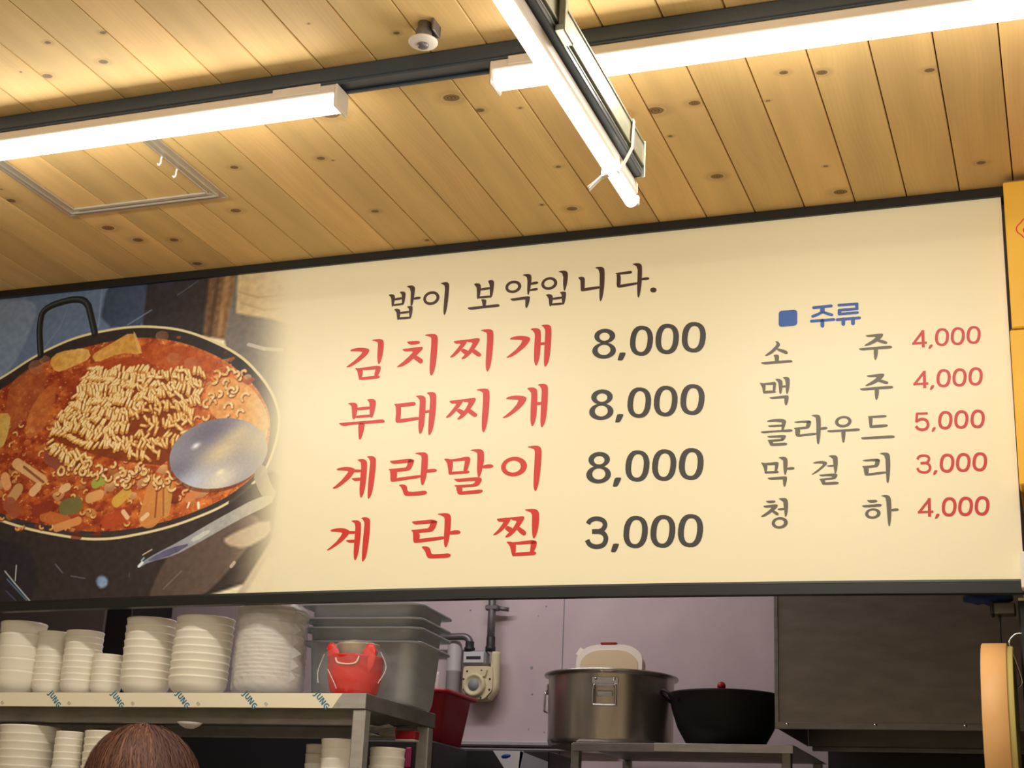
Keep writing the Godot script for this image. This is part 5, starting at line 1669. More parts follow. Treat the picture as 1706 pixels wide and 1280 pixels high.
	["dish_name_lettering","red",[[0,[12261,-4289,12329,-4290,12733,-4268,12838,-4267,12881,-4320,12846,-4374,12688,-4381,12459,-4383,12335,-4370]],
		[0,[12305,-4325,12471,-4353,12478,-4523,12482,-4692,12435,-4774,12338,-4768,12343,-4599,12334,-4412]],
		[0,[12337,-4759,12395,-4704,12623,-4697,12989,-4669,13021,-4750,12804,-4771,12560,-4798,12385,-4804]],
		[0,[12846,-4123,12915,-4102,13037,-4105,13119,-4150,13147,-4228,13156,-4565,13144,-4900,13104,-5081,13047,-5142,13015,-5093,12985,-4924,12983,-4588,12986,-4251,12954,-4173]],
		[0,[13127,-4521,13300,-4504,13305,-4575,13132,-4594]],
		[0,[13148,-4053,13207,-4032,13330,-4033,13406,-4076,13434,-4162,13442,-4550,13414,-4916,13366,-5113,13302,-5189,13273,-5149,13259,-4940,13261,-4572,13270,-4236,13239,-4107]]]],
	["dish_name_lettering","red",[[0,[13789,-4314,13844,-4300,14086,-4287,14173,-4301,14160,-4370,14064,-4502,13984,-4600,13852,-4721,13768,-4756,13715,-4738,13780,-4674,13893,-4542,13989,-4410,13997,-4385,13884,-4386,13839,-4366]],
		[0,[14065,-4519,14137,-4558,14216,-4589,14177,-4664,14137,-4704,14064,-4639,14000,-4584]],
		[0,[14086,-4287,14224,-4284,14464,-4260,14514,-4289,14504,-4357,14394,-4540,14315,-4655,14184,-4776,14083,-4821,14027,-4801,14111,-4711,14240,-4564,14318,-4414,14333,-4372,14212,-4364,14167,-4339]],
		[0,[14368,-4547,14485,-4631,14566,-4696,14577,-4740,14544,-4772,14493,-4772,14422,-4730,14296,-4628]],
		[0,[14505,-4064,14572,-4042,14744,-4037,14840,-4069,14874,-4141,14886,-4400,14872,-4775,14840,-5046,14788,-5179,14758,-5190,14726,-5141,14707,-5004,14702,-4696,14711,-4319,14702,-4146,14627,-4098]]]],
	["dish_name_lettering","red",[[0,[15313,-4345,15371,-4303,15538,-4274,15725,-4292,15844,-4334,15871,-4379,15834,-4478,15722,-4607,15560,-4733,15396,-4833,15279,-4855,15248,-4836,15359,-4763,15521,-4628,15633,-4491,15670,-4399,15510,-4380,15357,-4365]],
		[0,[15855,-4118,15918,-4096,16035,-4099,16112,-4139,16143,-4209,16153,-4516,16142,-4853,16107,-5020,16058,-5114,16018,-5082,15988,-4945,15981,-4590,15989,-4267,15963,-4189]],
		[0,[16118,-4493,16285,-4494,16288,-4567,16122,-4568]],
		[0,[16136,-4041,16199,-4020,16316,-4021,16393,-4064,16417,-4143,16423,-4533,16401,-4903,16358,-5085,16295,-5157,16264,-5122,16250,-4944,16253,-4522,16259,-4183,16227,-4087]]]],
	["dish_name_lettering","red",[[0,[10771,-5952,10831,-5918,11008,-5890,11170,-5906,11318,-5967,11298,-6049,11211,-6178,11062,-6305,10893,-6422,10781,-6462,10699,-6446,10800,-6376,10983,-6218,11095,-6073,11143,-6005,10962,-5986,10818,-5979]],
		[0,[11222,-6207,11284,-6199,11514,-6196,11521,-6276,11345,-6288,11280,-6256]],
		[0,[11264,-5968,11497,-5989,11503,-6059,11271,-6051]],
		[0,[11342,-5729,11411,-5708,11527,-5710,11601,-5747,11637,-5816,11648,-6099,11634,-6463,11589,-6675,11541,-6736,11506,-6688,11477,-6539,11475,-6257,11478,-5975,11475,-5824,11425,-5768]],
		[0,[11608,-5656,11663,-5639,11770,-5642,11844,-5685,11881,-5745,11884,-6078,11856,-6489,11811,-6701,11747,-6777,11721,-6730,11707,-6499,11710,-6102,11721,-5803,11696,-5710]]]],
	["dish_name_lettering","red",[[0,[12236,-6012,12309,-6007,12518,-6006,12743,-5987,12851,-6042,12784,-6085,12559,-6094,12491,-6107,12296,-6073]],
		[0,[12258,-5801,12328,-5798,12623,-5775,12831,-5769,12938,-5807,12933,-5856,12787,-5874,12544,-5881,12369,-5886,12297,-5849]],
		[0,[12276,-6039,12489,-6082,12492,-6173,12494,-6263,12454,-6319,12360,-6339,12313,-6296,12318,-6181]],
		[0,[12317,-6296,12484,-6255,12743,-6234,13155,-6201,13160,-6278,12749,-6316,12387,-6352,12334,-6338]],
		[0,[12550,-6438,12636,-6426,12723,-6438,12788,-6490,12809,-6613,12876,-6636,13116,-6630,13269,-6614,13340,-6644,13343,-6693,13260,-6733,13038,-6737,12780,-6739,12716,-6691,12680,-6608,12651,-6516]],
		[0,[12780,-5774,12944,-5816,12898,-5978,12836,-6074,12732,-6085,12641,-6015,12734,-5987,12762,-5889]],
		[0,[12930,-5641,12994,-5620,13184,-5617,13273,-5651,13310,-5736,13317,-6048,13290,-6292,13241,-6453,13200,-6484,13163,-6433,13134,-6269,13142,-6007,13140,-5727,13085,-5674]],
		[0,[13267,-6082,13403,-6061,13532,-6067,13578,-6107,13546,-6149,13427,-6155,13273,-6157]]]],
	["dish_name_lettering","red",[[0,[13737,-5824,13813,-5816,13916,-5838,13995,-5878,13989,-6057,13979,-6171,13925,-6246,13892,-6215,13871,-6068,13836,-5919]],
		[0,[13831,-5833,14002,-5846,14220,-5811,14388,-5792,14455,-5836,14436,-5892,14293,-5896,13972,-5906]],
		[0,[13895,-6175,13987,-6163,14258,-6160,14426,-6152,14459,-6194,14413,-6227,14245,-6232,14043,-6235,13915,-6236]],
		[0,[14036,-6355,14100,-6352,14487,-6341,14704,-6331,14790,-6379,14768,-6434,14559,-6428,14307,-6429,14139,-6434,14086,-6395]],
		[0,[14051,-6514,14127,-6513,14363,-6512,14597,-6504,14715,-6528,14667,-6571,14501,-6580,14283,-6586,14131,-6574]],
		[0,[14112,-6549,14286,-6581,14288,-6670,14257,-6717,14190,-6730,14136,-6663]],
		[0,[14145,-6680,14288,-6678,14506,-6671,14738,-6650,14831,-6670,14825,-6717,14744,-6754,14511,-6760,14243,-6768,14166,-6737]],
		[0,[14322,-5805,14454,-5823,14454,-5901,14420,-6046,14392,-6142,14327,-6187,14283,-6153,14301,-6024]],
		[0,[14427,-5639,14497,-5618,14682,-5612,14768,-5649,14813,-5716,14818,-5952,14793,-6113,14745,-6304,14705,-6351,14673,-6317,14643,-6138,14643,-5895,14634,-5715,14567,-5671]],
		[0,[14639,-6356,14799,-6384,14763,-6482,14700,-6560,14567,-6573,14497,-6518,14580,-6503,14619,-6443]],
		[0,[14781,-6051,14905,-6021,15030,-6028,15082,-6067,15043,-6117,14927,-6123,14785,-6116]]]],
	["dish_name_lettering","red",[[1,[15950,-6084,15951,-6149,15929,-6212,15885,-6268,15824,-6313,15748,-6345,15663,-6361,15575,-6361,15490,-6343,15413,-6310,15350,-6263,15304,-6206,15280,-6143,15279,-6077,15302,-6014,15345,-5957,15407,-5912,15484,-5880,15569,-5864,15657,-5865,15743,-5883,15820,-5916,15882,-5963,15927,-6020],[15791,-6095,15792,-6135,15779,-6173,15754,-6206,15718,-6234,15674,-6253,15625,-6263,15574,-6262,15524,-6251,15479,-6231,15442,-6202,15415,-6168,15401,-6129,15400,-6090,15413,-6051,15438,-6017,15474,-5990,15518,-5971,15568,-5961,15619,-5962,15669,-5973,15714,-5993,15751,-6022,15777,-6057]],
		[0,[15930,-5633,15995,-5613,16175,-5606,16258,-5632,16314,-5707,16320,-5948,16297,-6394,16259,-6645,16207,-6762,16174,-6744,16140,-6640,16135,-6386,16143,-6003,16144,-5714,16080,-5675]]]],
	["dish_name_lettering","red",[[0,[10741,-7548,10820,-7507,11008,-7487,11174,-7508,11310,-7578,11260,-7685,11131,-7821,10954,-7945,10775,-8048,10681,-8056,10792,-7973,10967,-7827,11072,-7678,11113,-7610,10922,-7582,10803,-7578]],
		[0,[11201,-7813,11271,-7804,11492,-7800,11488,-7882,11324,-7881,11251,-7853]],
		[0,[11227,-7571,11481,-7584,11487,-7656,11234,-7651]],
		[0,[11311,-7318,11380,-7303,11498,-7307,11571,-7349,11599,-7404,11612,-7696,11596,-8062,11556,-8275,11508,-8337,11476,-8294,11450,-8122,11446,-7799,11452,-7518,11435,-7398,11384,-7353]],
		[0,[11570,-7255,11644,-7236,11749,-7240,11822,-7282,11846,-7337,11857,-7705,11830,-8090,11790,-8303,11719,-8375,11694,-8343,11681,-8107,11682,-7699,11697,-7397,11660,-7298]]]],
	["dish_name_lettering","red",[[0,[12964,-7609,13078,-7607,13438,-7577,13565,-7624,13490,-7678,13287,-7684,13197,-7696,13049,-7680]],
		[0,[12976,-7396,13063,-7388,13379,-7368,13537,-7361,13664,-7404,13667,-7457,13476,-7465,13250,-7470,13080,-7479,13009,-7433]],
		[0,[13012,-7647,13215,-7682,13226,-7846,13167,-7908,13078,-7926,13045,-7851,13052,-7723]],
		[0,[13051,-7872,13208,-7841,13522,-7819,13890,-7789,13895,-7868,13528,-7909,13124,-7942,13073,-7926]],
		[0,[13278,-8038,13356,-8026,13469,-8044,13530,-8109,13560,-8226,13639,-8239,13885,-8231,14018,-8222,14082,-8262,14068,-8314,13980,-8338,13780,-8341,13501,-8344,13435,-8275,13398,-8158]],
		[0,[13493,-7376,13676,-7426,13630,-7573,13557,-7666,13445,-7683,13350,-7616,13450,-7577,13482,-7482]],
		[0,[13646,-7237,13708,-7218,13910,-7211,14003,-7257,14030,-7332,14035,-7608,14016,-7840,13973,-8038,13931,-8083,13895,-8047,13867,-7877,13869,-7560,13863,-7326,13790,-7270]],
		[0,[13995,-7681,14139,-7654,14262,-7662,14311,-7706,14278,-7754,14145,-7760,14000,-7759]]]],
	["dish_name_lettering","red",[[0,[15225,-7413,15293,-7403,15505,-7383,15604,-7407,15560,-7508,15484,-7615,15375,-7720,15248,-7802,15183,-7816,15146,-7804,15244,-7724,15352,-7594,15413,-7494,15396,-7483,15298,-7487,15255,-7457]],
		[0,[15505,-7388,15685,-7387,15895,-7363,15948,-7389,15932,-7458,15826,-7619,15733,-7733,15625,-7838,15529,-7882,15456,-7872,15541,-7781,15665,-7652,15740,-7514,15762,-7471,15656,-7467,15614,-7431]],
		[0,[15515,-7584,15582,-7621,15657,-7652,15603,-7728,15573,-7766,15505,-7709,15446,-7668]],
		[0,[15499,-7987,15566,-7980,15697,-8004,15757,-8060,15762,-8184,15751,-8292,15706,-8350,15673,-8336,15643,-8227,15604,-8086]],
		[0,[15600,-8001,15730,-8005,16003,-7975,16196,-7963,16286,-7999,16256,-8060,16119,-8056,15741,-8072]],
		[0,[15662,-8290,15766,-8259,16096,-8248,16248,-8242,16289,-8285,16251,-8334,16051,-8339,15794,-8343,15697,-8345]],
		[0,[15801,-7610,15910,-7684,15993,-7742,16008,-7797,15981,-7842,15941,-7846,15867,-7807,15748,-7686]],
		[0,[15929,-7215,16001,-7198,16179,-7194,16270,-7229,16317,-7309,16324,-7489,16306,-7706,16264,-7859,16218,-7928,16186,-7919,16157,-7809,16140,-7591,16142,-7372,16127,-7294,16053,-7259]],
		[0,[16132,-7971,16290,-8000,16279,-8107,16239,-8222,16177,-8289,16113,-8272,16132,-8165]]]],
	["price_lettering","black",[[1,[18139,-3273,18134,-3328,18109,-3379,18065,-3423,18005,-3456,17934,-3477,17857,-3484,17777,-3476,17702,-3455,17636,-3420,17583,-3376,17548,-3324,17532,-3269,17537,-3214,17563,-3162,17607,-3118,17667,-3085,17738,-3064,17816,-3057,17896,-3065,17971,-3087,18037,-3122,18089,-3166,18124,-3218],[17998,-3253,17996,-3288,17982,-3320,17959,-3348,17927,-3369,17889,-3383,17847,-3387,17804,-3382,17763,-3368,17727,-3347,17698,-3318,17679,-3286,17670,-3250,17672,-3215,17685,-3183,17709,-3155,17741,-3133,17779,-3120,17821,-3116,17864,-3121,17905,-3134,17941,-3156,17970,-3185,17989,-3217]],
		[1,[18112,-2893,18107,-2943,18085,-2989,18046,-3028,17993,-3059,17930,-3077,17862,-3083,17792,-3076,17725,-3056,17666,-3025,17620,-2985,17588,-2938,17574,-2888,17579,-2838,17601,-2791,17640,-2752,17693,-2721,17756,-2703,17825,-2697,17896,-2704,17962,-2724,18021,-2756,18067,-2796,18098,-2843],[17971,-2907,17969,-2934,17958,-2960,17939,-2982,17913,-2999,17882,-3009,17848,-3013,17814,-3009,17781,-2998,17752,-2980,17729,-2958,17713,-2932,17706,-2904,17708,-2876,17718,-2851,17737,-2829,17763,-2812,17794,-2801,17828,-2798,17863,-2802,17896,-2813,17925,-2831,17948,-2853,17964,-2879]],
		[0,[18241,-3350,18382,-3361,18389,-3404,18330,-3533,18293,-3565,18190,-3552,18189,-3513,18227,-3392]]]],
	["price_lettering","black",[[1,[19069,-3144,19050,-3265,19017,-3352,18971,-3418,18912,-3462,18841,-3483,18749,-3477,18659,-3449,18593,-3403,18543,-3339,18509,-3257,18491,-3160,18493,-3035,18512,-2913,18544,-2825,18591,-2759,18651,-2714,18722,-2694,18815,-2700,18905,-2729,18971,-2776,19021,-2841,19054,-2922,19071,-3020],[18930,-3118,18918,-3208,18899,-3274,18874,-3325,18842,-3360,18805,-3378,18757,-3377,18711,-3360,18678,-3329,18653,-3283,18637,-3225,18630,-3154,18633,-3062,18645,-2971,18663,-2905,18689,-2854,18721,-2819,18758,-2800,18806,-2801,18853,-2818,18886,-2850,18911,-2896,18927,-2955,18934,-3026]]]],
	["price_lettering","black",[[1,[19715,-3149,19695,-3270,19662,-3358,19615,-3424,19555,-3468,19483,-3488,19391,-3483,19300,-3455,19234,-3408,19184,-3343,19150,-3262,19133,-3164,19135,-3039,19154,-2916,19188,-2828,19235,-2761,19295,-2716,19368,-2696,19461,-2702,19552,-2732,19618,-2779,19668,-2844,19701,-2926,19718,-3024],[19572,-3122,19560,-3211,19541,-3277,19516,-3327,19484,-3362,19447,-3380,19400,-3380,19355,-3363,19322,-3332,19298,-3286,19282,-3228,19275,-3158,19279,-3066,19291,-2976,19310,-2910,19335,-2859,19367,-2824,19404,-2806,19451,-2807,19497,-2824,19530,-2855,19554,-2901,19570,-2960,19576,-3030]]]],
	["price_lettering","black",[[1,[20377,-3159,20356,-3280,20322,-3368,20274,-3434,20214,-3477,20141,-3498,20047,-3492,19956,-3463,19889,-3417,19838,-3352,19804,-3270,19787,-3172,19790,-3047,19810,-2925,19844,-2837,19892,-2770,19954,-2726,20027,-2706,20121,-2712,20213,-2742,20280,-2789,20330,-2855,20364,-2937,20380,-3034],[20234,-3132,20221,-3222,20202,-3287,20176,-3337,20143,-3372,20105,-3390,20057,-3389,20010,-3372,19977,-3341,19952,-3295,19936,-3237,19930,-3166,19934,-3075,19947,-2984,19966,-2919,19992,-2868,20025,-2833,20063,-2815,20111,-2816,20158,-2834,20192,-2865,20216,-2911,20232,-2970,20239,-3040]]]],
	["price_lettering","black",[[1,[18115,-4840,18110,-4895,18084,-4946,18039,-4991,17979,-5025,17907,-5047,17828,-5055,17747,-5048,17671,-5028,17603,-4995,17550,-4951,17514,-4900,17498,-4844,17503,-4789,17529,-4737,17574,-4692,17635,-4658,17707,-4636,17787,-4628,17867,-4635,17944,-4656,18011,-4690,18064,-4734,18099,-4785],[17970,-4824,17968,-4859,17955,-4893,17932,-4921,17900,-4943,17862,-4958,17820,-4963,17777,-4958,17736,-4945,17700,-4923,17671,-4895,17652,-4862,17643,-4826,17645,-4790,17658,-4757,17681,-4728,17713,-4706,17752,-4692,17794,-4687,17836,-4691,17877,-4705,17913,-4726,17942,-4755,17962,-4788]],
		[1,[18087,-4467,18082,-4517,18060,-4564,18020,-4605,17967,-4636,17903,-4656,17833,-4663,17762,-4656,17694,-4637,17634,-4607,17587,-4567,17555,-4520,17540,-4469,17545,-4418,17568,-4371,17607,-4330,17661,-4299,17725,-4279,17796,-4272,17867,-4279,17935,-4298,17994,-4329,18041,-4369,18073,-4416],[17949,-4482,17947,-4510,17936,-4537,17917,-4559,17891,-4576,17860,-4587,17825,-4591,17790,-4588,17757,-4577,17727,-4560,17703,-4538,17687,-4512,17680,-4484,17682,-4455,17693,-4429,17712,-4407,17738,-4389,17770,-4378,17804,-4374,17840,-4378,17873,-4389,17902,-4406,17926,-4428,17942,-4454]],
		[0,[18220,-4928,18361,-4937,18368,-4967,18298,-5118,18256,-5143,18167,-5138,18166,-5099,18199,-4973]]]],
	["price_lettering","black",[[1,[19048,-4724,19029,-4843,18996,-4930,18949,-4996,18889,-5040,18817,-5061,18723,-5057,18632,-5030,18565,-4985,18513,-4922,18478,-4842,18460,-4746,18462,-4623,18481,-4502,18514,-4415,18561,-4348,18622,-4304,18695,-4283,18789,-4288,18881,-4316,18948,-4361,18999,-4425,19033,-4505,19051,-4601],[18907,-4699,18894,-4790,18876,-4856,18850,-4908,18818,-4943,18780,-4962,18731,-4962,18684,-4946,18651,-4915,18625,-4870,18609,-4811,18602,-4740,18605,-4648,18617,-4557,18636,-4490,18662,-4438,18694,-4402,18732,-4384,18781,-4383,18828,-4400,18862,-4432,18887,-4477,18903,-4536,18910,-4607]]]],
	["price_lettering","black",[[1,[19698,-4728,19679,-4847,19645,-4934,19598,-4999,19539,-5044,19467,-5065,19375,-5061,19284,-5034,19218,-4990,19168,-4927,19134,-4847,19117,-4751,19119,-4628,19138,-4507,19172,-4419,19219,-4353,19279,-4308,19351,-4287,19444,-4292,19535,-4320,19601,-4365,19651,-4429,19685,-4509,19701,-4605],[19558,-4703,19546,-4793,19527,-4859,19501,-4910,19469,-4946,19431,-4964,19384,-4965,19337,-4948,19304,-4918,19279,-4873,19263,-4814,19257,-4744,19260,-4652,19273,-4561,19292,-4495,19318,-4444,19350,-4408,19388,-4390,19436,-4389,19482,-4406,19515,-4437,19540,-4483,19556,-4541,19562,-4612]]]],
	["price_lettering","black",[[1,[20354,-4733,20334,-4852,20300,-4939,20253,-5005,20192,-5049,20120,-5070,20027,-5065,19936,-5038,19869,-4994,19819,-4931,19784,-4851,19768,-4755,19771,-4632,19790,-4511,19824,-4424,19873,-4357,19933,-4313,20006,-4292,20100,-4297,20192,-4325,20258,-4371,20308,-4434,20342,-4515,20358,-4610],[20212,-4708,20199,-4798,20180,-4863,20154,-4914,20122,-4949,20084,-4967,20036,-4968,19990,-4951,19957,-4921,19932,-4876,19916,-4818,19910,-4748,19914,-4656,19927,-4567,19946,-4501,19973,-4450,20005,-4414,20043,-4396,20091,-4396,20137,-4413,20170,-4444,20195,-4489,20210,-4547,20217,-4617]]]],
	["price_lettering","black",[[1,[18090,-6412,18085,-6469,18060,-6523,18015,-6570,17955,-6607,17883,-6631,17804,-6640,17723,-6635,17647,-6614,17579,-6580,17525,-6536,17489,-6483,17473,-6425,17478,-6368,17503,-6313,17548,-6266,17609,-6229,17681,-6205,17761,-6196,17841,-6202,17918,-6223,17985,-6257,18039,-6302,18074,-6355],[17950,-6401,17948,-6436,17935,-6470,17911,-6499,17880,-6522,17842,-6537,17800,-6542,17757,-6539,17716,-6526,17680,-6504,17651,-6476,17631,-6443,17622,-6408,17624,-6372,17637,-6338,17661,-6309,17692,-6286,17731,-6271,17773,-6266,17816,-6270,17856,-6283,17892,-6304,17921,-6332,17941,-6365]],
		[1,[18056,-6043,18052,-6093,18029,-6140,17990,-6181,17938,-6213,17875,-6233,17806,-6241,17735,-6236,17668,-6218,17610,-6189,17563,-6149,17531,-6103,17517,-6053,17521,-6002,17543,-5955,17582,-5914,17635,-5882,17699,-5861,17768,-5853,17839,-5859,17906,-5877,17964,-5907,18011,-5947,18042,-5993],[17920,-6060,17918,-6087,17907,-6113,17888,-6135,17862,-6152,17832,-6164,17798,-6168,17763,-6165,17730,-6155,17701,-6139,17677,-6117,17662,-6092,17654,-6065,17656,-6038,17667,-6012,17686,-5990,17712,-5972,17743,-5961,17777,-5957,17812,-5960,17845,-5970,17874,-5986,17897,-6008,17913,-6033]]]],
	["price_lettering","black",[[0,[18204,-6511,18344,-6518,18345,-6560,18272,-6712,18231,-6741,18147,-6737,18146,-6696,18174,-6562]]]],
	["price_lettering","black",[[1,[19032,-6298,19013,-6418,18980,-6505,18933,-6571,18873,-6617,18800,-6639,18707,-6636,18615,-6611,18548,-6568,18496,-6505,18461,-6426,18444,-6330,18445,-6207,18464,-6086,18497,-5998,18545,-5931,18606,-5885,18679,-5863,18773,-5867,18865,-5893,18932,-5937,18983,-6000,19018,-6080,19035,-6175],[18890,-6276,18878,-6366,18859,-6432,18833,-6484,18801,-6520,18763,-6539,18715,-6540,18668,-6524,18634,-6494,18609,-6450,18592,-6392,18585,-6321,18589,-6229,18601,-6138,18620,-6072,18646,-6020,18678,-5984,18716,-5965,18765,-5964,18812,-5980,18846,-6010,18871,-6055,18887,-6113,18894,-6184]]]],
	["price_lettering","black",[[1,[19684,-6310,19664,-6429,19631,-6517,19583,-6583,19523,-6628,19451,-6650,19358,-6648,19267,-6623,19200,-6579,19150,-6517,19115,-6437,19098,-6342,19100,-6219,19120,-6098,19153,-6010,19201,-5943,19262,-5897,19335,-5875,19428,-5879,19520,-5905,19586,-5949,19637,-6012,19670,-6091,19687,-6187],[19542,-6287,19529,-6377,19510,-6443,19484,-6494,19452,-6530,19415,-6549,19367,-6550,19321,-6534,19287,-6505,19263,-6460,19247,-6403,19240,-6332,19244,-6241,19256,-6151,19275,-6085,19301,-6033,19333,-5997,19371,-5978,19419,-5977,19466,-5993,19499,-6024,19524,-6068,19539,-6126,19546,-6196]]]],
	["price_lettering","black",[[1,[20338,-6316,20317,-6436,20283,-6524,20235,-6590,20174,-6636,20101,-6658,20007,-6655,19915,-6630,19849,-6586,19798,-6523,19763,-6444,19746,-6348,19749,-6224,19770,-6102,19804,-6014,19852,-5947,19914,-5901,19987,-5879,20082,-5883,20174,-5909,20241,-5954,20291,-6017,20325,-6097,20341,-6193],[20193,-6293,20180,-6384,20160,-6450,20134,-6502,20102,-6538,20064,-6557,20017,-6558,19970,-6542,19937,-6512,19913,-6467,19897,-6409,19891,-6339,19895,-6247,19908,-6156,19928,-6089,19954,-6037,19986,-6001,20024,-5982,20072,-5981,20119,-5997,20152,-6027,20176,-6072,20192,-6131,20198,-6201]]]],
	["price_lettering","black",[[2,[17664,-7867,17692,-7867,17731,-7866,17771,-7866,17806,-7870,17837,-7877,17868,-7886,17892,-7896,17908,-7907,17922,-7923,17935,-7945,17943,-7968,17946,-7989,17943,-8015,17934,-8046,17920,-8073,17905,-8091,17883,-8103,17850,-8113,17812,-8120,17777,-8121,17745,-8117,17710,-8108,17679,-8095,17656,-8081,17639,-8064,17621,-8037,17605,-8006,17592,-7982],[17654,-7751,17682,-7751,17723,-7750,17771,-7750,17818,-7755,17860,-7765,17903,-7777,17946,-7796,17985,-7824,18017,-7861,18041,-7902,18058,-7948,18064,-7996,18058,-8045,18044,-8093,18019,-8140,17984,-8181,17937,-8208,17885,-8225,17831,-8234,17779,-8236,17728,-8230,17677,-8217,17630,-8197,17585,-8170,17547,-8132,17520,-8090,17501,-8055,17488,-8032]],
		[2,[17603,-7648,17612,-7631,17623,-7611,17634,-7594,17646,-7583,17668,-7573,17698,-7563,17731,-7556,17761,-7554,17794,-7558,17831,-7567,17865,-7579,17887,-7591,17900,-7604,17911,-7621,17918,-7639,17920,-7653,17918,-7666,17910,-7685,17898,-7705,17884,-7721,17869,-7733,17849,-7743,17825,-7751,17800,-7757,17768,-7759,17728,-7758,17688,-7755,17659,-7753],[17501,-7588,17509,-7573,17523,-7547,17546,-7516,17579,-7488,17618,-7468,17661,-7454,17708,-7444,17757,-7441,17807,-7447,17858,-7459,17907,-7477,17951,-7502,17987,-7536,18012,-7575,18028,-7616,18034,-7659,18029,-7702,18013,-7740,17992,-7775,17966,-7804,17935,-7828,17900,-7846,17864,-7859,17824,-7868,17777,-7872,17729,-7870,17687,-7867,17659,-7866]]]],
	["price_lettering","black",[[0,[18190,-8116,18326,-8120,18327,-8157,18270,-8294,18233,-8326,18138,-8317,18137,-8281,18172,-8161]]]],
	["price_lettering","black",[[1,[19019,-7895,19000,-8016,18966,-8104,18919,-8171,18859,-8217,18786,-8241,18693,-8240,18601,-8216,18534,-8174,18483,-8112,18448,-8033,18430,-7938,18432,-7815,18451,-7693,18484,-7604,18532,-7536,18593,-7490,18666,-7466,18760,-7468,18852,-7493,18919,-7536,18970,-7598,19004,-7677,19021,-7772],[18878,-7876,18865,-7967,18846,-8034,18820,-8086,18788,-8123,18750,-8143,18701,-8145,18654,-8130,18620,-8100,18595,-8056,18578,-7998,18571,-7927,18575,-7834,18587,-7743,18606,-7675,18632,-7623,18665,-7586,18703,-7566,18752,-7564,18799,-7579,18833,-7610,18858,-7654,18874,-7713,18881,-7784]]]],
	["price_lettering","black",[[1,[19677,-7904,19656,-8025,19622,-8113,19574,-8181,19514,-8228,19441,-8252,19346,-8250,19254,-8227,19187,-8184,19136,-8122,19101,-8042,19084,-7946,19086,-7822,19106,-7699,19140,-7610,19188,-7541,19250,-7494,19324,-7471,19418,-7473,19511,-7497,19578,-7541,19629,-7604,19663,-7684,19680,-7780],[19533,-7884,19520,-7975,19501,-8043,19475,-8095,19442,-8132,19404,-8152,19355,-8154,19308,-8139,19275,-8109,19250,-8065,19233,-8006,19227,-7935,19231,-7842,19244,-7750,19263,-7682,19290,-7629,19322,-7592,19361,-7572,19409,-7570,19457,-7585,19490,-7616,19515,-7661,19531,-7719,19538,-7791]]]],
	["price_lettering","black",[[1,[20333,-7910,20312,-8031,20278,-8120,20230,-8188,20168,-8235,20095,-8259,20001,-8258,19909,-8234,19842,-8191,19791,-8129,19757,-8049,19740,-7952,19743,-7827,19764,-7705,19798,-7615,19847,-7546,19909,-7499,19983,-7475,20078,-7478,20170,-7502,20237,-7546,20287,-7609,20321,-7689,20337,-7785],[20192,-7890,20178,-7982,20158,-8050,20131,-8103,20098,-8140,20060,-8160,20011,-8162,19963,-8147,19929,-8117,19904,-8072,19888,-8013,19882,-7941,19886,-7847,19900,-7755,19920,-7686,19947,-7633,19980,-7596,20019,-7576,20068,-7574,20116,-7590,20150,-7620,20175,-7666,20191,-7725,20197,-7796]]]],
	["drink_price_lettering","red_deep",[[2,[25184,-3702,25510,-3702],[25182,-3646,25508,-3646]],
		[2,[25238,-3688,25451,-3410],[25195,-3648,25408,-3370]],
		[2,[25397,-3363,25394,-3779],[25464,-3366,25461,-3782]],
		[0,[25576,-3725,25638,-3730,25633,-3762,25591,-3819,25542,-3830,25539,-3798]]]],
	["drink_price_lettering","red_deep",[[1,[25999,-3598,25986,-3665,25965,-3713,25938,-3749,25905,-3774,25866,-3785,25817,-3782,25770,-3766,25736,-3741,25711,-3705,25695,-3660,25689,-3606,25694,-3537,25708,-3470,25728,-3422,25756,-3385,25789,-3361,25828,-3349,25877,-3353,25925,-3369,25958,-3395,25983,-3430,25999,-3476,26005,-3529],[25934,-3585,25924,-3634,25912,-3670,25895,-3697,25876,-3716,25853,-3725,25825,-3725,25798,-3715,25780,-3697,25766,-3672,25758,-3640,25756,-3601,25760,-3550,25770,-3501,25782,-3465,25799,-3438,25818,-3419,25841,-3409,25869,-3410,25896,-3420,25915,-3438,25928,-3463,25936,-3496,25938,-3535]],
		[1,[26344,-3602,26330,-3669,26309,-3717,26282,-3753,26249,-3777,26211,-3789,26162,-3785,26115,-3770,26082,-3744,26057,-3709,26042,-3664,26036,-3610,26041,-3542,26055,-3475,26075,-3427,26102,-3390,26135,-3366,26174,-3354,26223,-3358,26270,-3374,26303,-3399,26328,-3435,26343,-3480,26349,-3534],[26279,-3589,26269,-3638,26256,-3674,26240,-3701,26221,-3720,26198,-3729,26170,-3728,26144,-3718,26125,-3701,26112,-3676,26104,-3644,26102,-3605,26106,-3555,26116,-3506,26128,-3470,26145,-3442,26164,-3424,26187,-3414,26215,-3415,26241,-3425,26260,-3443,26273,-3468,26281,-3500,26283,-3539]],
		[1,[26688,-3602,26673,-3669,26653,-3716,26626,-3753,26593,-3777,26555,-3788,26507,-3785,26460,-3769,26427,-3744,26403,-3708,26387,-3664,26382,-3611,26387,-3542,26401,-3475,26421,-3427,26448,-3391,26481,-3367,26520,-3355,26568,-3359,26615,-3375,26648,-3400,26672,-3436,26688,-3481,26693,-3534],[26623,-3589,26613,-3638,26601,-3674,26584,-3701,26565,-3720,26543,-3729,26515,-3728,26489,-3718,26470,-3701,26457,-3676,26449,-3644,26447,-3605,26452,-3555,26461,-3506,26474,-3470,26491,-3443,26510,-3424,26532,-3415,26560,-3416,26587,-3426,26605,-3444,26618,-3469,26626,-3501,26628,-3539]]]],
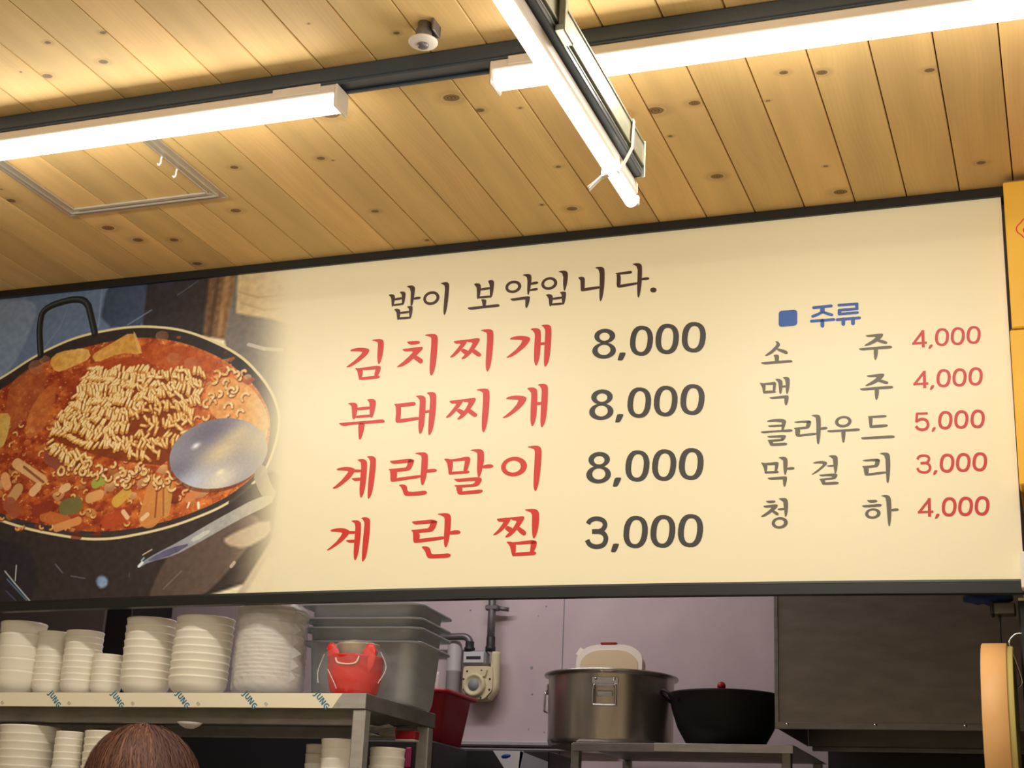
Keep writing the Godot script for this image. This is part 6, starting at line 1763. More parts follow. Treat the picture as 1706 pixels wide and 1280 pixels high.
	["drink_price_lettering","red_deep",[[2,[25172,-4679,25503,-4683],[25172,-4624,25502,-4627]],
		[2,[25224,-4667,25443,-4392],[25183,-4627,25401,-4353]],
		[2,[25390,-4346,25385,-4756],[25456,-4348,25452,-4759]],
		[0,[25565,-4702,25633,-4707,25622,-4744,25584,-4801,25531,-4818,25532,-4784]]]],
	["drink_price_lettering","red_deep",[[1,[25992,-4582,25978,-4649,25958,-4698,25931,-4735,25898,-4759,25859,-4771,25809,-4768,25762,-4753,25728,-4728,25703,-4692,25687,-4648,25681,-4594,25686,-4525,25700,-4457,25721,-4409,25748,-4372,25781,-4347,25820,-4335,25870,-4338,25918,-4354,25951,-4379,25976,-4415,25992,-4460,25998,-4513],[25926,-4570,25916,-4618,25904,-4653,25888,-4680,25868,-4699,25846,-4708,25818,-4708,25791,-4698,25773,-4681,25759,-4657,25751,-4625,25749,-4587,25753,-4537,25763,-4489,25775,-4453,25792,-4426,25811,-4408,25833,-4398,25861,-4399,25888,-4408,25907,-4426,25920,-4450,25928,-4482,25930,-4520]],
		[1,[26337,-4590,26323,-4656,26303,-4705,26276,-4742,26242,-4766,26204,-4778,26155,-4775,26108,-4760,26074,-4735,26049,-4700,26034,-4655,26028,-4601,26033,-4533,26047,-4465,26068,-4417,26095,-4380,26128,-4355,26167,-4344,26216,-4346,26263,-4362,26297,-4387,26321,-4423,26337,-4468,26343,-4521],[26271,-4577,26261,-4625,26249,-4661,26233,-4688,26213,-4706,26191,-4716,26163,-4715,26137,-4705,26119,-4688,26105,-4664,26098,-4632,26095,-4594,26100,-4545,26109,-4497,26122,-4461,26138,-4434,26158,-4416,26180,-4406,26208,-4407,26234,-4417,26252,-4434,26266,-4458,26273,-4490,26275,-4528]],
		[1,[26682,-4589,26668,-4655,26647,-4704,26620,-4740,26587,-4765,26549,-4776,26500,-4774,26453,-4759,26420,-4734,26396,-4698,26380,-4654,26375,-4601,26380,-4532,26394,-4465,26415,-4417,26442,-4380,26475,-4355,26514,-4344,26562,-4346,26609,-4362,26643,-4387,26667,-4423,26682,-4467,26687,-4520],[26616,-4576,26606,-4624,26594,-4660,26578,-4686,26558,-4705,26536,-4714,26509,-4714,26483,-4704,26464,-4687,26451,-4663,26444,-4631,26442,-4594,26446,-4544,26456,-4496,26468,-4461,26485,-4434,26504,-4416,26526,-4406,26554,-4407,26580,-4416,26598,-4433,26611,-4458,26619,-4490,26621,-4527]]]],
	["drink_price_lettering","red_deep",[[2,[25215,-5568,25235,-5557,25262,-5541,25291,-5528,25314,-5521,25336,-5522,25362,-5527,25384,-5535,25399,-5545,25409,-5558,25418,-5578,25423,-5601,25425,-5621,25423,-5640,25416,-5659,25407,-5676,25398,-5688,25386,-5695,25367,-5701,25346,-5704,25326,-5705,25307,-5702,25287,-5697,25269,-5689,25255,-5681,25245,-5671,25236,-5655,25227,-5638,25220,-5626],[25186,-5508,25206,-5498,25235,-5481,25269,-5464,25306,-5455,25341,-5455,25376,-5462,25410,-5475,25439,-5495,25461,-5523,25476,-5557,25484,-5591,25487,-5624,25483,-5656,25473,-5687,25457,-5716,25437,-5740,25410,-5757,25381,-5766,25352,-5770,25324,-5771,25297,-5768,25269,-5760,25243,-5749,25219,-5735,25199,-5714,25183,-5691,25173,-5671,25166,-5659]],
		[2,[25201,-5339,25177,-5555],[25255,-5347,25231,-5563]],
		[2,[25461,-5336,25212,-5327],[25460,-5386,25211,-5377]]]],
	["drink_price_lettering","red_deep",[[0,[25559,-5691,25625,-5695,25615,-5730,25574,-5790,25529,-5808,25531,-5771]]]],
	["drink_price_lettering","red_deep",[[1,[25985,-5572,25971,-5639,25950,-5688,25923,-5725,25890,-5750,25852,-5762,25803,-5760,25756,-5746,25722,-5721,25697,-5686,25682,-5641,25676,-5588,25681,-5518,25695,-5451,25715,-5402,25743,-5364,25776,-5339,25815,-5327,25864,-5329,25911,-5344,25944,-5369,25969,-5404,25984,-5449,25990,-5503],[25918,-5560,25909,-5608,25897,-5642,25881,-5669,25861,-5688,25839,-5697,25812,-5697,25785,-5688,25767,-5671,25754,-5647,25746,-5616,25743,-5579,25748,-5530,25757,-5482,25769,-5447,25786,-5421,25805,-5402,25827,-5393,25855,-5393,25881,-5402,25900,-5419,25913,-5443,25921,-5474,25923,-5512]],
		[1,[26328,-5576,26314,-5643,26294,-5692,26267,-5729,26234,-5754,26195,-5766,26147,-5764,26100,-5749,26067,-5725,26043,-5690,26027,-5645,26022,-5592,26027,-5523,26041,-5455,26061,-5406,26088,-5369,26122,-5344,26160,-5332,26209,-5334,26256,-5349,26289,-5374,26313,-5409,26328,-5454,26334,-5507],[26262,-5564,26253,-5612,26241,-5646,26225,-5673,26205,-5691,26183,-5701,26156,-5701,26130,-5692,26111,-5675,26098,-5651,26091,-5620,26089,-5583,26093,-5534,26102,-5487,26115,-5452,26131,-5425,26150,-5407,26172,-5397,26200,-5398,26226,-5407,26244,-5424,26257,-5448,26265,-5479,26267,-5516]],
		[1,[26675,-5582,26661,-5649,26640,-5698,26613,-5735,26581,-5760,26542,-5772,26494,-5770,26448,-5755,26415,-5731,26391,-5696,26376,-5651,26370,-5598,26376,-5530,26390,-5462,26410,-5414,26438,-5376,26470,-5351,26509,-5339,26557,-5342,26604,-5356,26636,-5381,26660,-5416,26675,-5461,26681,-5514],[26610,-5571,26600,-5618,26588,-5653,26572,-5679,26553,-5698,26531,-5707,26503,-5707,26478,-5698,26459,-5681,26446,-5657,26439,-5627,26437,-5589,26441,-5541,26451,-5494,26463,-5459,26479,-5432,26499,-5414,26521,-5405,26548,-5405,26574,-5414,26592,-5431,26605,-5455,26612,-5486,26614,-5523]]]],
	["drink_price_lettering","red_deep",[[2,[25260,-6543,25282,-6542,25314,-6540,25346,-6540,25370,-6544,25387,-6551,25403,-6561,25415,-6572,25424,-6584,25429,-6597,25432,-6614,25433,-6630,25430,-6644,25424,-6656,25413,-6670,25400,-6683,25387,-6691,25372,-6697,25354,-6699,25334,-6700,25314,-6697,25292,-6692,25270,-6685,25250,-6675,25236,-6666,25228,-6656,25221,-6640,25216,-6623,25211,-6609],[25257,-6484,25279,-6483,25312,-6481,25349,-6481,25383,-6486,25411,-6498,25435,-6513,25455,-6532,25471,-6554,25482,-6580,25487,-6608,25487,-6636,25482,-6664,25470,-6689,25453,-6711,25433,-6730,25410,-6745,25385,-6754,25358,-6758,25331,-6758,25305,-6755,25278,-6749,25250,-6740,25224,-6727,25200,-6711,25182,-6687,25170,-6663,25164,-6642,25159,-6629]],
		[2,[25222,-6433,25227,-6420,25233,-6404,25239,-6392,25246,-6385,25260,-6379,25282,-6373,25306,-6369,25329,-6369,25353,-6372,25377,-6377,25398,-6385,25410,-6392,25414,-6398,25417,-6408,25417,-6421,25414,-6434,25409,-6446,25401,-6460,25391,-6471,25378,-6479,25354,-6484,25319,-6485,25284,-6484,25259,-6484],[25171,-6410,25175,-6398,25182,-6379,25195,-6355,25216,-6335,25242,-6322,25271,-6315,25302,-6310,25332,-6310,25361,-6313,25392,-6320,25421,-6331,25446,-6348,25463,-6372,25471,-6400,25472,-6426,25467,-6451,25458,-6474,25444,-6498,25424,-6519,25396,-6535,25360,-6542,25320,-6544,25283,-6543,25258,-6543]],
		[0,[25547,-6687,25619,-6691,25610,-6724,25572,-6785,25517,-6799,25522,-6766]]]],
	["drink_price_lettering","red_deep",[[1,[25981,-6565,25967,-6633,25946,-6682,25919,-6720,25885,-6746,25846,-6759,25796,-6757,25748,-6743,25714,-6718,25689,-6683,25673,-6638,25667,-6584,25673,-6514,25687,-6446,25708,-6396,25735,-6358,25769,-6333,25809,-6320,25858,-6322,25906,-6336,25940,-6361,25965,-6397,25981,-6442,25987,-6496],[25914,-6554,25905,-6602,25892,-6637,25876,-6664,25856,-6683,25834,-6693,25806,-6693,25779,-6684,25760,-6667,25746,-6643,25738,-6612,25736,-6574,25740,-6526,25750,-6477,25763,-6442,25779,-6415,25799,-6396,25821,-6386,25849,-6386,25876,-6395,25895,-6412,25908,-6436,25916,-6467,25919,-6505]],
		[1,[26325,-6568,26311,-6635,26290,-6685,26262,-6722,26229,-6748,26190,-6760,26141,-6759,26093,-6745,26059,-6720,26034,-6685,26019,-6640,26013,-6587,26018,-6517,26033,-6449,26054,-6400,26081,-6362,26115,-6336,26154,-6323,26204,-6325,26251,-6340,26285,-6364,26310,-6400,26325,-6445,26331,-6498],[26258,-6557,26249,-6605,26236,-6640,26220,-6667,26200,-6685,26178,-6695,26150,-6695,26123,-6686,26105,-6670,26091,-6646,26083,-6615,26081,-6577,26086,-6528,26095,-6480,26108,-6445,26124,-6418,26144,-6399,26166,-6389,26194,-6389,26221,-6398,26239,-6415,26253,-6439,26261,-6470,26263,-6508]],
		[1,[26674,-6568,26659,-6636,26639,-6685,26611,-6723,26578,-6748,26539,-6761,26490,-6759,26443,-6745,26409,-6721,26385,-6686,26370,-6641,26364,-6587,26370,-6518,26384,-6450,26405,-6401,26432,-6363,26466,-6338,26505,-6325,26554,-6327,26601,-6341,26635,-6366,26659,-6401,26674,-6446,26680,-6499],[26608,-6558,26598,-6605,26585,-6640,26569,-6667,26549,-6686,26527,-6696,26500,-6696,26473,-6687,26455,-6670,26442,-6646,26434,-6615,26432,-6578,26436,-6529,26446,-6481,26459,-6446,26475,-6419,26495,-6401,26517,-6391,26545,-6391,26571,-6400,26589,-6416,26603,-6441,26610,-6472,26612,-6509]]]],
	["drink_price_lettering","red_deep",[[2,[25156,-7658,25490,-7654],[25156,-7604,25490,-7601]],
		[2,[25210,-7645,25433,-7368],[25169,-7608,25391,-7330]],
		[2,[25380,-7319,25371,-7737],[25446,-7321,25437,-7738]],
		[0,[25550,-7677,25620,-7680,25611,-7717,25569,-7781,25514,-7795,25522,-7759]]]],
	["drink_price_lettering","red_deep",[[1,[25983,-7557,25968,-7625,25947,-7675,25920,-7713,25886,-7739,25847,-7752,25797,-7751,25749,-7738,25715,-7713,25689,-7678,25674,-7634,25668,-7580,25673,-7510,25687,-7442,25708,-7392,25736,-7353,25770,-7327,25809,-7314,25860,-7315,25908,-7329,25942,-7354,25967,-7389,25982,-7434,25988,-7488],[25914,-7547,25905,-7594,25892,-7629,25876,-7655,25857,-7674,25834,-7684,25806,-7684,25780,-7676,25761,-7660,25748,-7636,25740,-7606,25738,-7569,25742,-7521,25751,-7473,25764,-7438,25780,-7411,25800,-7393,25822,-7383,25850,-7383,25876,-7391,25895,-7408,25908,-7431,25916,-7462,25918,-7499]],
		[1,[26327,-7561,26312,-7629,26291,-7678,26264,-7716,26230,-7742,26191,-7755,26141,-7754,26094,-7740,26060,-7716,26035,-7681,26019,-7637,26014,-7583,26019,-7514,26034,-7445,26055,-7396,26082,-7357,26116,-7331,26155,-7318,26205,-7320,26253,-7334,26287,-7358,26311,-7393,26327,-7438,26332,-7491],[26259,-7550,26249,-7597,26236,-7632,26220,-7659,26201,-7677,26179,-7687,26151,-7687,26125,-7679,26106,-7663,26093,-7639,26085,-7609,26083,-7572,26088,-7524,26097,-7477,26110,-7442,26126,-7415,26145,-7397,26168,-7387,26195,-7387,26222,-7395,26240,-7411,26253,-7435,26261,-7465,26263,-7502]],
		[1,[26672,-7562,26657,-7630,26637,-7679,26609,-7717,26576,-7743,26537,-7756,26488,-7755,26440,-7741,26407,-7717,26382,-7682,26367,-7638,26361,-7585,26367,-7515,26382,-7447,26402,-7398,26430,-7360,26464,-7334,26503,-7321,26552,-7322,26600,-7336,26633,-7360,26657,-7395,26673,-7440,26678,-7493],[26604,-7552,26595,-7599,26582,-7633,26566,-7660,26547,-7678,26525,-7688,26497,-7688,26471,-7680,26453,-7664,26440,-7641,26432,-7610,26430,-7574,26435,-7526,26444,-7479,26457,-7444,26473,-7417,26493,-7399,26515,-7389,26542,-7389,26568,-7397,26587,-7414,26600,-7437,26607,-7467,26609,-7504]]]],
	["drinks_heading_lettering","blue",[[0,[22138,-2602,22358,-2605,22578,-2608,22575,-2809,22572,-3009,22353,-3011,22133,-3013,22136,-2808]]]],
	["drinks_heading_lettering","blue",[[2,[22873,-2942,22887,-2959,22906,-2965,23429,-2967,23447,-2962,23459,-2944],[22872,-2916,22884,-2899,22902,-2893,23425,-2895,23444,-2901,23458,-2919]],
		[2,[23192,-2687,23173,-2678,23154,-2681,23137,-2691,23113,-2704,23085,-2718,23057,-2731,23025,-2743,22986,-2756,22951,-2768,22926,-2776,22911,-2787,22904,-2808],[23204,-2710,23200,-2733,23187,-2746,23170,-2756,23145,-2769,23116,-2784,23084,-2799,23049,-2812,23010,-2826,22974,-2837,22949,-2845,22930,-2846,22912,-2833]],
		[2,[22931,-2607,22945,-2624,22964,-2630,23378,-2621,23396,-2615,23408,-2597],[22929,-2581,22941,-2563,22959,-2557,23373,-2549,23392,-2554,23406,-2572]],
		[2,[23116,-2592,23113,-2709],[23222,-2601,23220,-2718]],
		[2,[23147,-2889,23125,-2906,23117,-2932,23114,-3061,23121,-3089,23143,-3110],[23179,-2891,23201,-2913,23207,-2940,23205,-3069,23197,-3095,23174,-3113]],
		[2,[23127,-2704,23133,-2727,23147,-2741,23166,-2751,23194,-2766,23225,-2783,23256,-2798,23288,-2812,23321,-2825,23350,-2837,23371,-2845,23390,-2846,23407,-2835],[23136,-2682,23155,-2673,23174,-2677,23193,-2687,23220,-2702,23251,-2718,23279,-2732,23309,-2745,23341,-2758,23370,-2769,23390,-2777,23406,-2789,23414,-2811]],
		[2,[23472,-2957,23486,-2974,23505,-2980,24020,-2976,24037,-2970,24050,-2952],[23471,-2932,23483,-2914,23501,-2908,24016,-2904,24034,-2910,24048,-2927]],
		[2,[23521,-2593,23534,-2610,23552,-2616,23976,-2622,23993,-2617,24005,-2600],[23520,-2569,23532,-2553,23549,-2548,23974,-2554,23991,-2560,24004,-2576]],
		[2,[23520,-2698,23518,-2812],[23606,-2705,23603,-2820]],
		[2,[23522,-2819,23535,-2835,23553,-2840,23977,-2839,23993,-2834,24005,-2817],[23521,-2795,23532,-2778,23549,-2773,23973,-2772,23991,-2777,24004,-2794]],
		[2,[24001,-2698,23987,-2682,23970,-2676,23551,-2675,23535,-2681,23523,-2697],[24002,-2722,23990,-2739,23973,-2744,23555,-2743,23537,-2738,23524,-2721]],
		[2,[23631,-2898,23608,-2916,23600,-2942,23598,-3056,23604,-3083,23626,-3104],[23662,-2901,23683,-2922,23690,-2950,23687,-3063,23679,-3089,23657,-3107]],
		[2,[23854,-2897,23832,-2914,23824,-2940,23821,-3062,23827,-3089,23849,-3110],[23885,-2899,23907,-2920,23913,-2948,23910,-3069,23902,-3095,23880,-3113]],
		[2,[23927,-2573,23923,-2721],[24004,-2580,24000,-2728]]]],
	["drink_name_lettering","grey",[[0,[21695,-3876,21745,-3859,22055,-3861,22372,-3854,22441,-3869,22446,-3912,22411,-3924,22094,-3921,21775,-3931]],
		[0,[22044,-3368,22090,-3356,22159,-3426,22162,-3479,22077,-3578,21957,-3674,21846,-3719,21786,-3704,21917,-3618,22028,-3511,22089,-3441,22075,-3398]],
		[0,[21996,-3709,22076,-3694,22132,-3720,22135,-3794,22118,-3893,22034,-3895,22045,-3787]],
		[0,[22068,-3535,22177,-3565,22286,-3605,22339,-3651,22345,-3687,22305,-3712,22216,-3663,22097,-3601]]]],
	["drink_name_lettering","grey",[[0,[23974,-3701,24032,-3689,24681,-3678,24737,-3703,24732,-3740,24660,-3755,24241,-3747,24069,-3754,24002,-3732]],
		[0,[24137,-3385,24214,-3381,24501,-3363,24548,-3388,24527,-3448,24419,-3554,24264,-3624,24139,-3652,24095,-3628,24247,-3550,24364,-3466,24394,-3438,24250,-3436,24174,-3426]],
		[0,[24318,-3722,24418,-3723,24409,-3863,24378,-3974,24348,-4013,24326,-3980,24314,-3856]],
		[0,[24440,-3504,24553,-3544,24628,-3581,24630,-3622,24588,-3640,24494,-3601,24381,-3551]]]],
	["drink_name_lettering","grey",[[0,[21662,-4378,21711,-4376,21791,-4398,21814,-4441,21805,-4566,21789,-4644,21749,-4641,21740,-4541,21721,-4435]],
		[0,[21731,-4390,21890,-4384,22020,-4368,22059,-4396,22039,-4446,21801,-4440]],
		[0,[21750,-4583,21978,-4578,22057,-4614,22047,-4645,21908,-4646,21749,-4645]],
		[0,[21887,-4748,21947,-4746,22282,-4718,22351,-4738,22340,-4789,22242,-4792,22065,-4791,21946,-4794]],
		[0,[22000,-4371,22065,-4396,22048,-4520,22037,-4602,21978,-4619,21979,-4515]],
		[0,[22030,-4310,22090,-4298,22169,-4320,22211,-4375,22206,-4531,22185,-4654,22155,-4689,22129,-4650,22123,-4504,22112,-4389]],
		[0,[22187,-4478,22301,-4475,22300,-4527,22186,-4529]],
		[0,[22205,-4277,22278,-4261,22347,-4281,22380,-4335,22374,-4501,22342,-4654,22306,-4699,22283,-4650,22285,-4474,22277,-4338]],
		[0,[22243,-4741,22351,-4744,22340,-4850,22309,-4952,22279,-4976,22250,-4927,22246,-4824]]]],
	["drink_name_lettering","grey",[[0,[23971,-4678,24028,-4666,24672,-4649,24727,-4673,24722,-4710,24651,-4725,24236,-4721,24065,-4730,23999,-4709]],
		[0,[24132,-4367,24208,-4362,24493,-4342,24540,-4365,24519,-4425,24412,-4530,24258,-4600,24134,-4628,24091,-4605,24241,-4528,24358,-4444,24387,-4416,24245,-4416,24169,-4406]],
		[0,[24312,-4696,24410,-4696,24402,-4834,24371,-4943,24341,-4981,24320,-4950,24308,-4827]],
		[0,[24432,-4480,24544,-4518,24619,-4554,24621,-4595,24579,-4612,24486,-4575,24374,-4527]]]],
	["drink_name_lettering","grey",[[0,[21683,-5570,21742,-5563,22076,-5562,22370,-5548,22428,-5568,22427,-5603,22369,-5620,22076,-5603,21761,-5619,21702,-5602]],
		[0,[21833,-5322,21902,-5295,22060,-5284,22216,-5294,22284,-5339,22264,-5389,22079,-5351,21921,-5348,21843,-5343]],
		[0,[21830,-5691,21899,-5684,22231,-5679,22280,-5706,22260,-5750,22075,-5735,21879,-5734]],
		[0,[21839,-5783,21898,-5782,22211,-5767,22230,-5815,22073,-5833,21878,-5836]],
		[0,[21852,-5436,21911,-5429,22205,-5426,22204,-5481,21940,-5478,21881,-5469]],
		[0,[21858,-5800,21966,-5816,21975,-5882,21897,-5898]],
		[0,[21887,-5867,21975,-5872,22249,-5863,22303,-5890,22297,-5920,22248,-5938,21955,-5936,21906,-5919]],
		[0,[22192,-5685,22284,-5706,22240,-5795,22171,-5822,22152,-5770]],
		[0,[22187,-5302,22288,-5335,22264,-5440,22223,-5560,22174,-5582,22171,-5496]],
		[0,[22454,-5380,22508,-5373,22800,-5360,22861,-5394,22847,-5434,22683,-5408,22527,-5419]],
		[0,[22452,-5523,22526,-5521,22778,-5507,22796,-5563,22641,-5568,22486,-5575]],
		[0,[22486,-5541,22603,-5558,22597,-5663,22581,-5723,22522,-5740,22488,-5698]],
		[0,[22494,-5708,22601,-5688,22983,-5665,22982,-5722,22755,-5733,22542,-5751]],
		[0,[22761,-5364,22861,-5394,22836,-5505,22787,-5563,22719,-5548,22739,-5489]],
		[0,[22850,-5251,22918,-5235,23034,-5242,23075,-5295,23077,-5488,23063,-5750,23030,-5930,23007,-5959,22979,-5917,22970,-5745,22975,-5482,22974,-5320,22937,-5277]],
		[0,[23047,-5558,23143,-5543,23210,-5547,23229,-5578,23200,-5607,23046,-5608]],
		[0,[23209,-5638,23266,-5625,23619,-5631,23904,-5618,23956,-5641,23949,-5677,23883,-5687,23618,-5678,23294,-5683,23237,-5670]],
		[1,[23773,-5434,23769,-5470,23753,-5504,23725,-5534,23688,-5558,23644,-5574,23596,-5581,23547,-5579,23501,-5568,23460,-5548,23428,-5521,23406,-5489,23397,-5454,23401,-5418,23417,-5384,23445,-5354,23482,-5330,23527,-5314,23575,-5307,23624,-5309,23671,-5320,23711,-5340,23743,-5367,23764,-5399],[23699,-5434,23697,-5455,23687,-5475,23670,-5493,23648,-5507,23621,-5516,23592,-5521,23562,-5519,23534,-5513,23509,-5501,23490,-5485,23477,-5466,23472,-5446,23474,-5425,23484,-5405,23501,-5387,23523,-5373,23550,-5363,23580,-5359,23609,-5361,23637,-5367,23662,-5379,23681,-5395,23694,-5414]],
		[0,[23533,-5653,23634,-5654,23625,-5782,23603,-5921,23573,-5950,23551,-5919,23536,-5777]],
		[0,[23964,-5842,24030,-5835,24368,-5835,24666,-5826,24721,-5855,24716,-5888,24645,-5896,24272,-5889,24028,-5895,23991,-5879]],
		[0,[24119,-5346,24176,-5349,24514,-5338,24560,-5361,24550,-5392,24475,-5401,24193,-5394]],
		[0,[24147,-5357,24246,-5377,24237,-5517,24225,-5607,24168,-5613,24162,-5493]],
		[0,[24159,-5583,24226,-5567,24526,-5559,24578,-5582,24571,-5613,24505,-5629,24224,-5631,24177,-5624]]]],
	["drink_name_lettering","grey",[[0,[21678,-6319,21736,-6322,21824,-6346,21838,-6397,21829,-6498,21809,-6587,21773,-6582,21764,-6495,21746,-6393]],
		[0,[21736,-6332,21873,-6335,22049,-6313,22103,-6340,22087,-6390,21824,-6393]],
		[0,[21770,-6535,21998,-6530,22085,-6534,22101,-6567,22065,-6590,21871,-6586,21770,-6585]],
		[0,[21831,-6689,21890,-6685,22239,-6668,22291,-6690,22277,-6740,22180,-6739,21967,-6741,21870,-6731]],
		[0,[22020,-6318,22103,-6334,22082,-6450,22056,-6539,21998,-6556,22009,-6446]],
		[0,[22079,-6224,22147,-6203,22245,-6206,22302,-6256,22304,-6380,22283,-6560,22249,-6648,22220,-6617,22203,-6476,22208,-6315,22186,-6254]],
		[0,[22185,-6685,22291,-6690,22276,-6799,22246,-6898,22220,-6926,22198,-6885,22189,-6775]],
		[0,[22270,-6475,22377,-6456,22444,-6464,22465,-6493,22434,-6523,22270,-6523]]]],
	["drink_name_lettering","grey",[[0,[22874,-6385,22936,-6358,23089,-6346,23193,-6375,23202,-6425,23124,-6501,22989,-6604,22873,-6664,22835,-6656,22971,-6563,23097,-6450,23126,-6418,23012,-6400,22916,-6405]],
		[0,[23003,-6670,23064,-6667,23387,-6653,23433,-6695,23404,-6737,23215,-6708,23053,-6716]],
		[0,[23009,-6770,23081,-6763,23347,-6746,23365,-6794,23213,-6799,23042,-6811]],
		[0,[23033,-6781,23147,-6800,23151,-6859,23097,-6900,23060,-6855]],
		[0,[23060,-6855,23146,-6855,23401,-6847,23457,-6873,23447,-6902,23381,-6919,23116,-6917,23078,-6899]],
		[0,[23178,-6464,23239,-6457,23372,-6450,23371,-6493,23257,-6498,23201,-6485]],
		[0,[23221,-6243,23282,-6226,23396,-6230,23442,-6278,23439,-6437,23416,-6595,23383,-6668,23359,-6642,23343,-6472,23341,-6333,23310,-6275]],
		[0,[23339,-6662,23433,-6691,23393,-6772,23327,-6798,23290,-6751]]]],
	["drink_name_lettering","grey",[[0,[23977,-6381,24034,-6368,24314,-6353,24382,-6386,24368,-6435,24257,-6409,24051,-6413]],
		[0,[23974,-6513,24048,-6517,24291,-6496,24308,-6556,24159,-6568,24009,-6574]],
		[0,[24011,-6531,24126,-6550,24118,-6688,24079,-6735,24033,-6739,24017,-6644]],
		[0,[24015,-6712,24118,-6688,24509,-6658,24507,-6710,24284,-6731,24060,-6748]],
		[0,[24286,-6358,24382,-6386,24356,-6503,24308,-6559,24234,-6556,24264,-6479]],
		[0,[24364,-6243,24430,-6223,24551,-6227,24599,-6279,24604,-6476,24584,-6749,24556,-6904,24531,-6946,24505,-6902,24498,-6706,24502,-6432,24492,-6313,24447,-6267]]]],
	["drink_name_lettering","grey",[[0,[21729,-7349,21787,-7339,22039,-7316,22073,-7347,22047,-7405,21921,-7509,21785,-7592,21698,-7613,21669,-7592,21795,-7514,21922,-7410,21932,-7390,21825,-7396,21757,-7384]],
		[0,[21792,-7232,21846,-7230,21991,-7228,22020,-7255,21996,-7284,21865,-7289,21817,-7267]],
		[0,[21960,-7451,22056,-7504,22090,-7545,22074,-7580,22036,-7582,21959,-7520,21921,-7479]],
		[1,[22290,-7745,22287,-7780,22271,-7813,22245,-7842,22209,-7866,22166,-7883,22119,-7891,22071,-7890,22026,-7880,21986,-7861,21954,-7836,21933,-7805,21923,-7771,21926,-7736,21942,-7702,21968,-7673,22004,-7649,22048,-7632,22095,-7624,22143,-7626,22188,-7636,22228,-7654,22260,-7680,22281,-7711],[22202,-7750,22201,-7771,22192,-7790,22177,-7808,22157,-7822,22133,-7831,22106,-7836,22079,-7835,22054,-7829,22031,-7818,22013,-7803,22001,-7785,21996,-7765,21998,-7744,22006,-7725,22021,-7707,22041,-7693,22066,-7684,22092,-7679,22119,-7680,22145,-7686,22167,-7697,22185,-7712,22197,-7730]],
		[0,[22053,-7429,22115,-7417,22234,-7412,22233,-7462,22114,-7467,22072,-7455]],
		[0,[22074,-7198,22136,-7181,22252,-7182,22299,-7237,22303,-7395,22282,-7552,22246,-7629,22224,-7609,22210,-7471,22203,-7293,22174,-7232]]]],
	["drink_name_lettering","grey",[[0,[23945,-7426,24004,-7421,24347,-7403,24387,-7430,24373,-7468,24225,-7472,24021,-7479,23970,-7458]],
		[1,[24354,-7609,24351,-7640,24336,-7670,24310,-7697,24276,-7718,24236,-7733,24192,-7740,24147,-7739,24105,-7730,24069,-7714,24040,-7691,24020,-7664,24012,-7633,24016,-7602,24031,-7572,24056,-7545,24091,-7524,24131,-7509,24175,-7502,24220,-7503,24262,-7512,24298,-7528,24327,-7551,24346,-7578],[24276,-7610,24274,-7628,24265,-7646,24251,-7661,24232,-7674,24209,-7682,24185,-7686,24160,-7686,24136,-7680,24116,-7671,24100,-7658,24089,-7642,24084,-7624,24086,-7606,24095,-7588,24109,-7573,24128,-7560,24150,-7552,24175,-7548,24200,-7548,24224,-7554,24244,-7563,24260,-7577,24271,-7593]],
		[0,[24059,-7310,24119,-7309,24267,-7309,24297,-7339,24274,-7368,24135,-7372,24090,-7350]],
		[0,[24365,-7226,24427,-7205,24528,-7210,24581,-7264,24595,-7410,24587,-7640,24562,-7850,24537,-7936,24509,-7896,24495,-7675,24489,-7405,24480,-7279,24444,-7245]],
		[0,[24572,-7540,24665,-7518,24737,-7525,24751,-7555,24726,-7584,24571,-7586]]]],
]
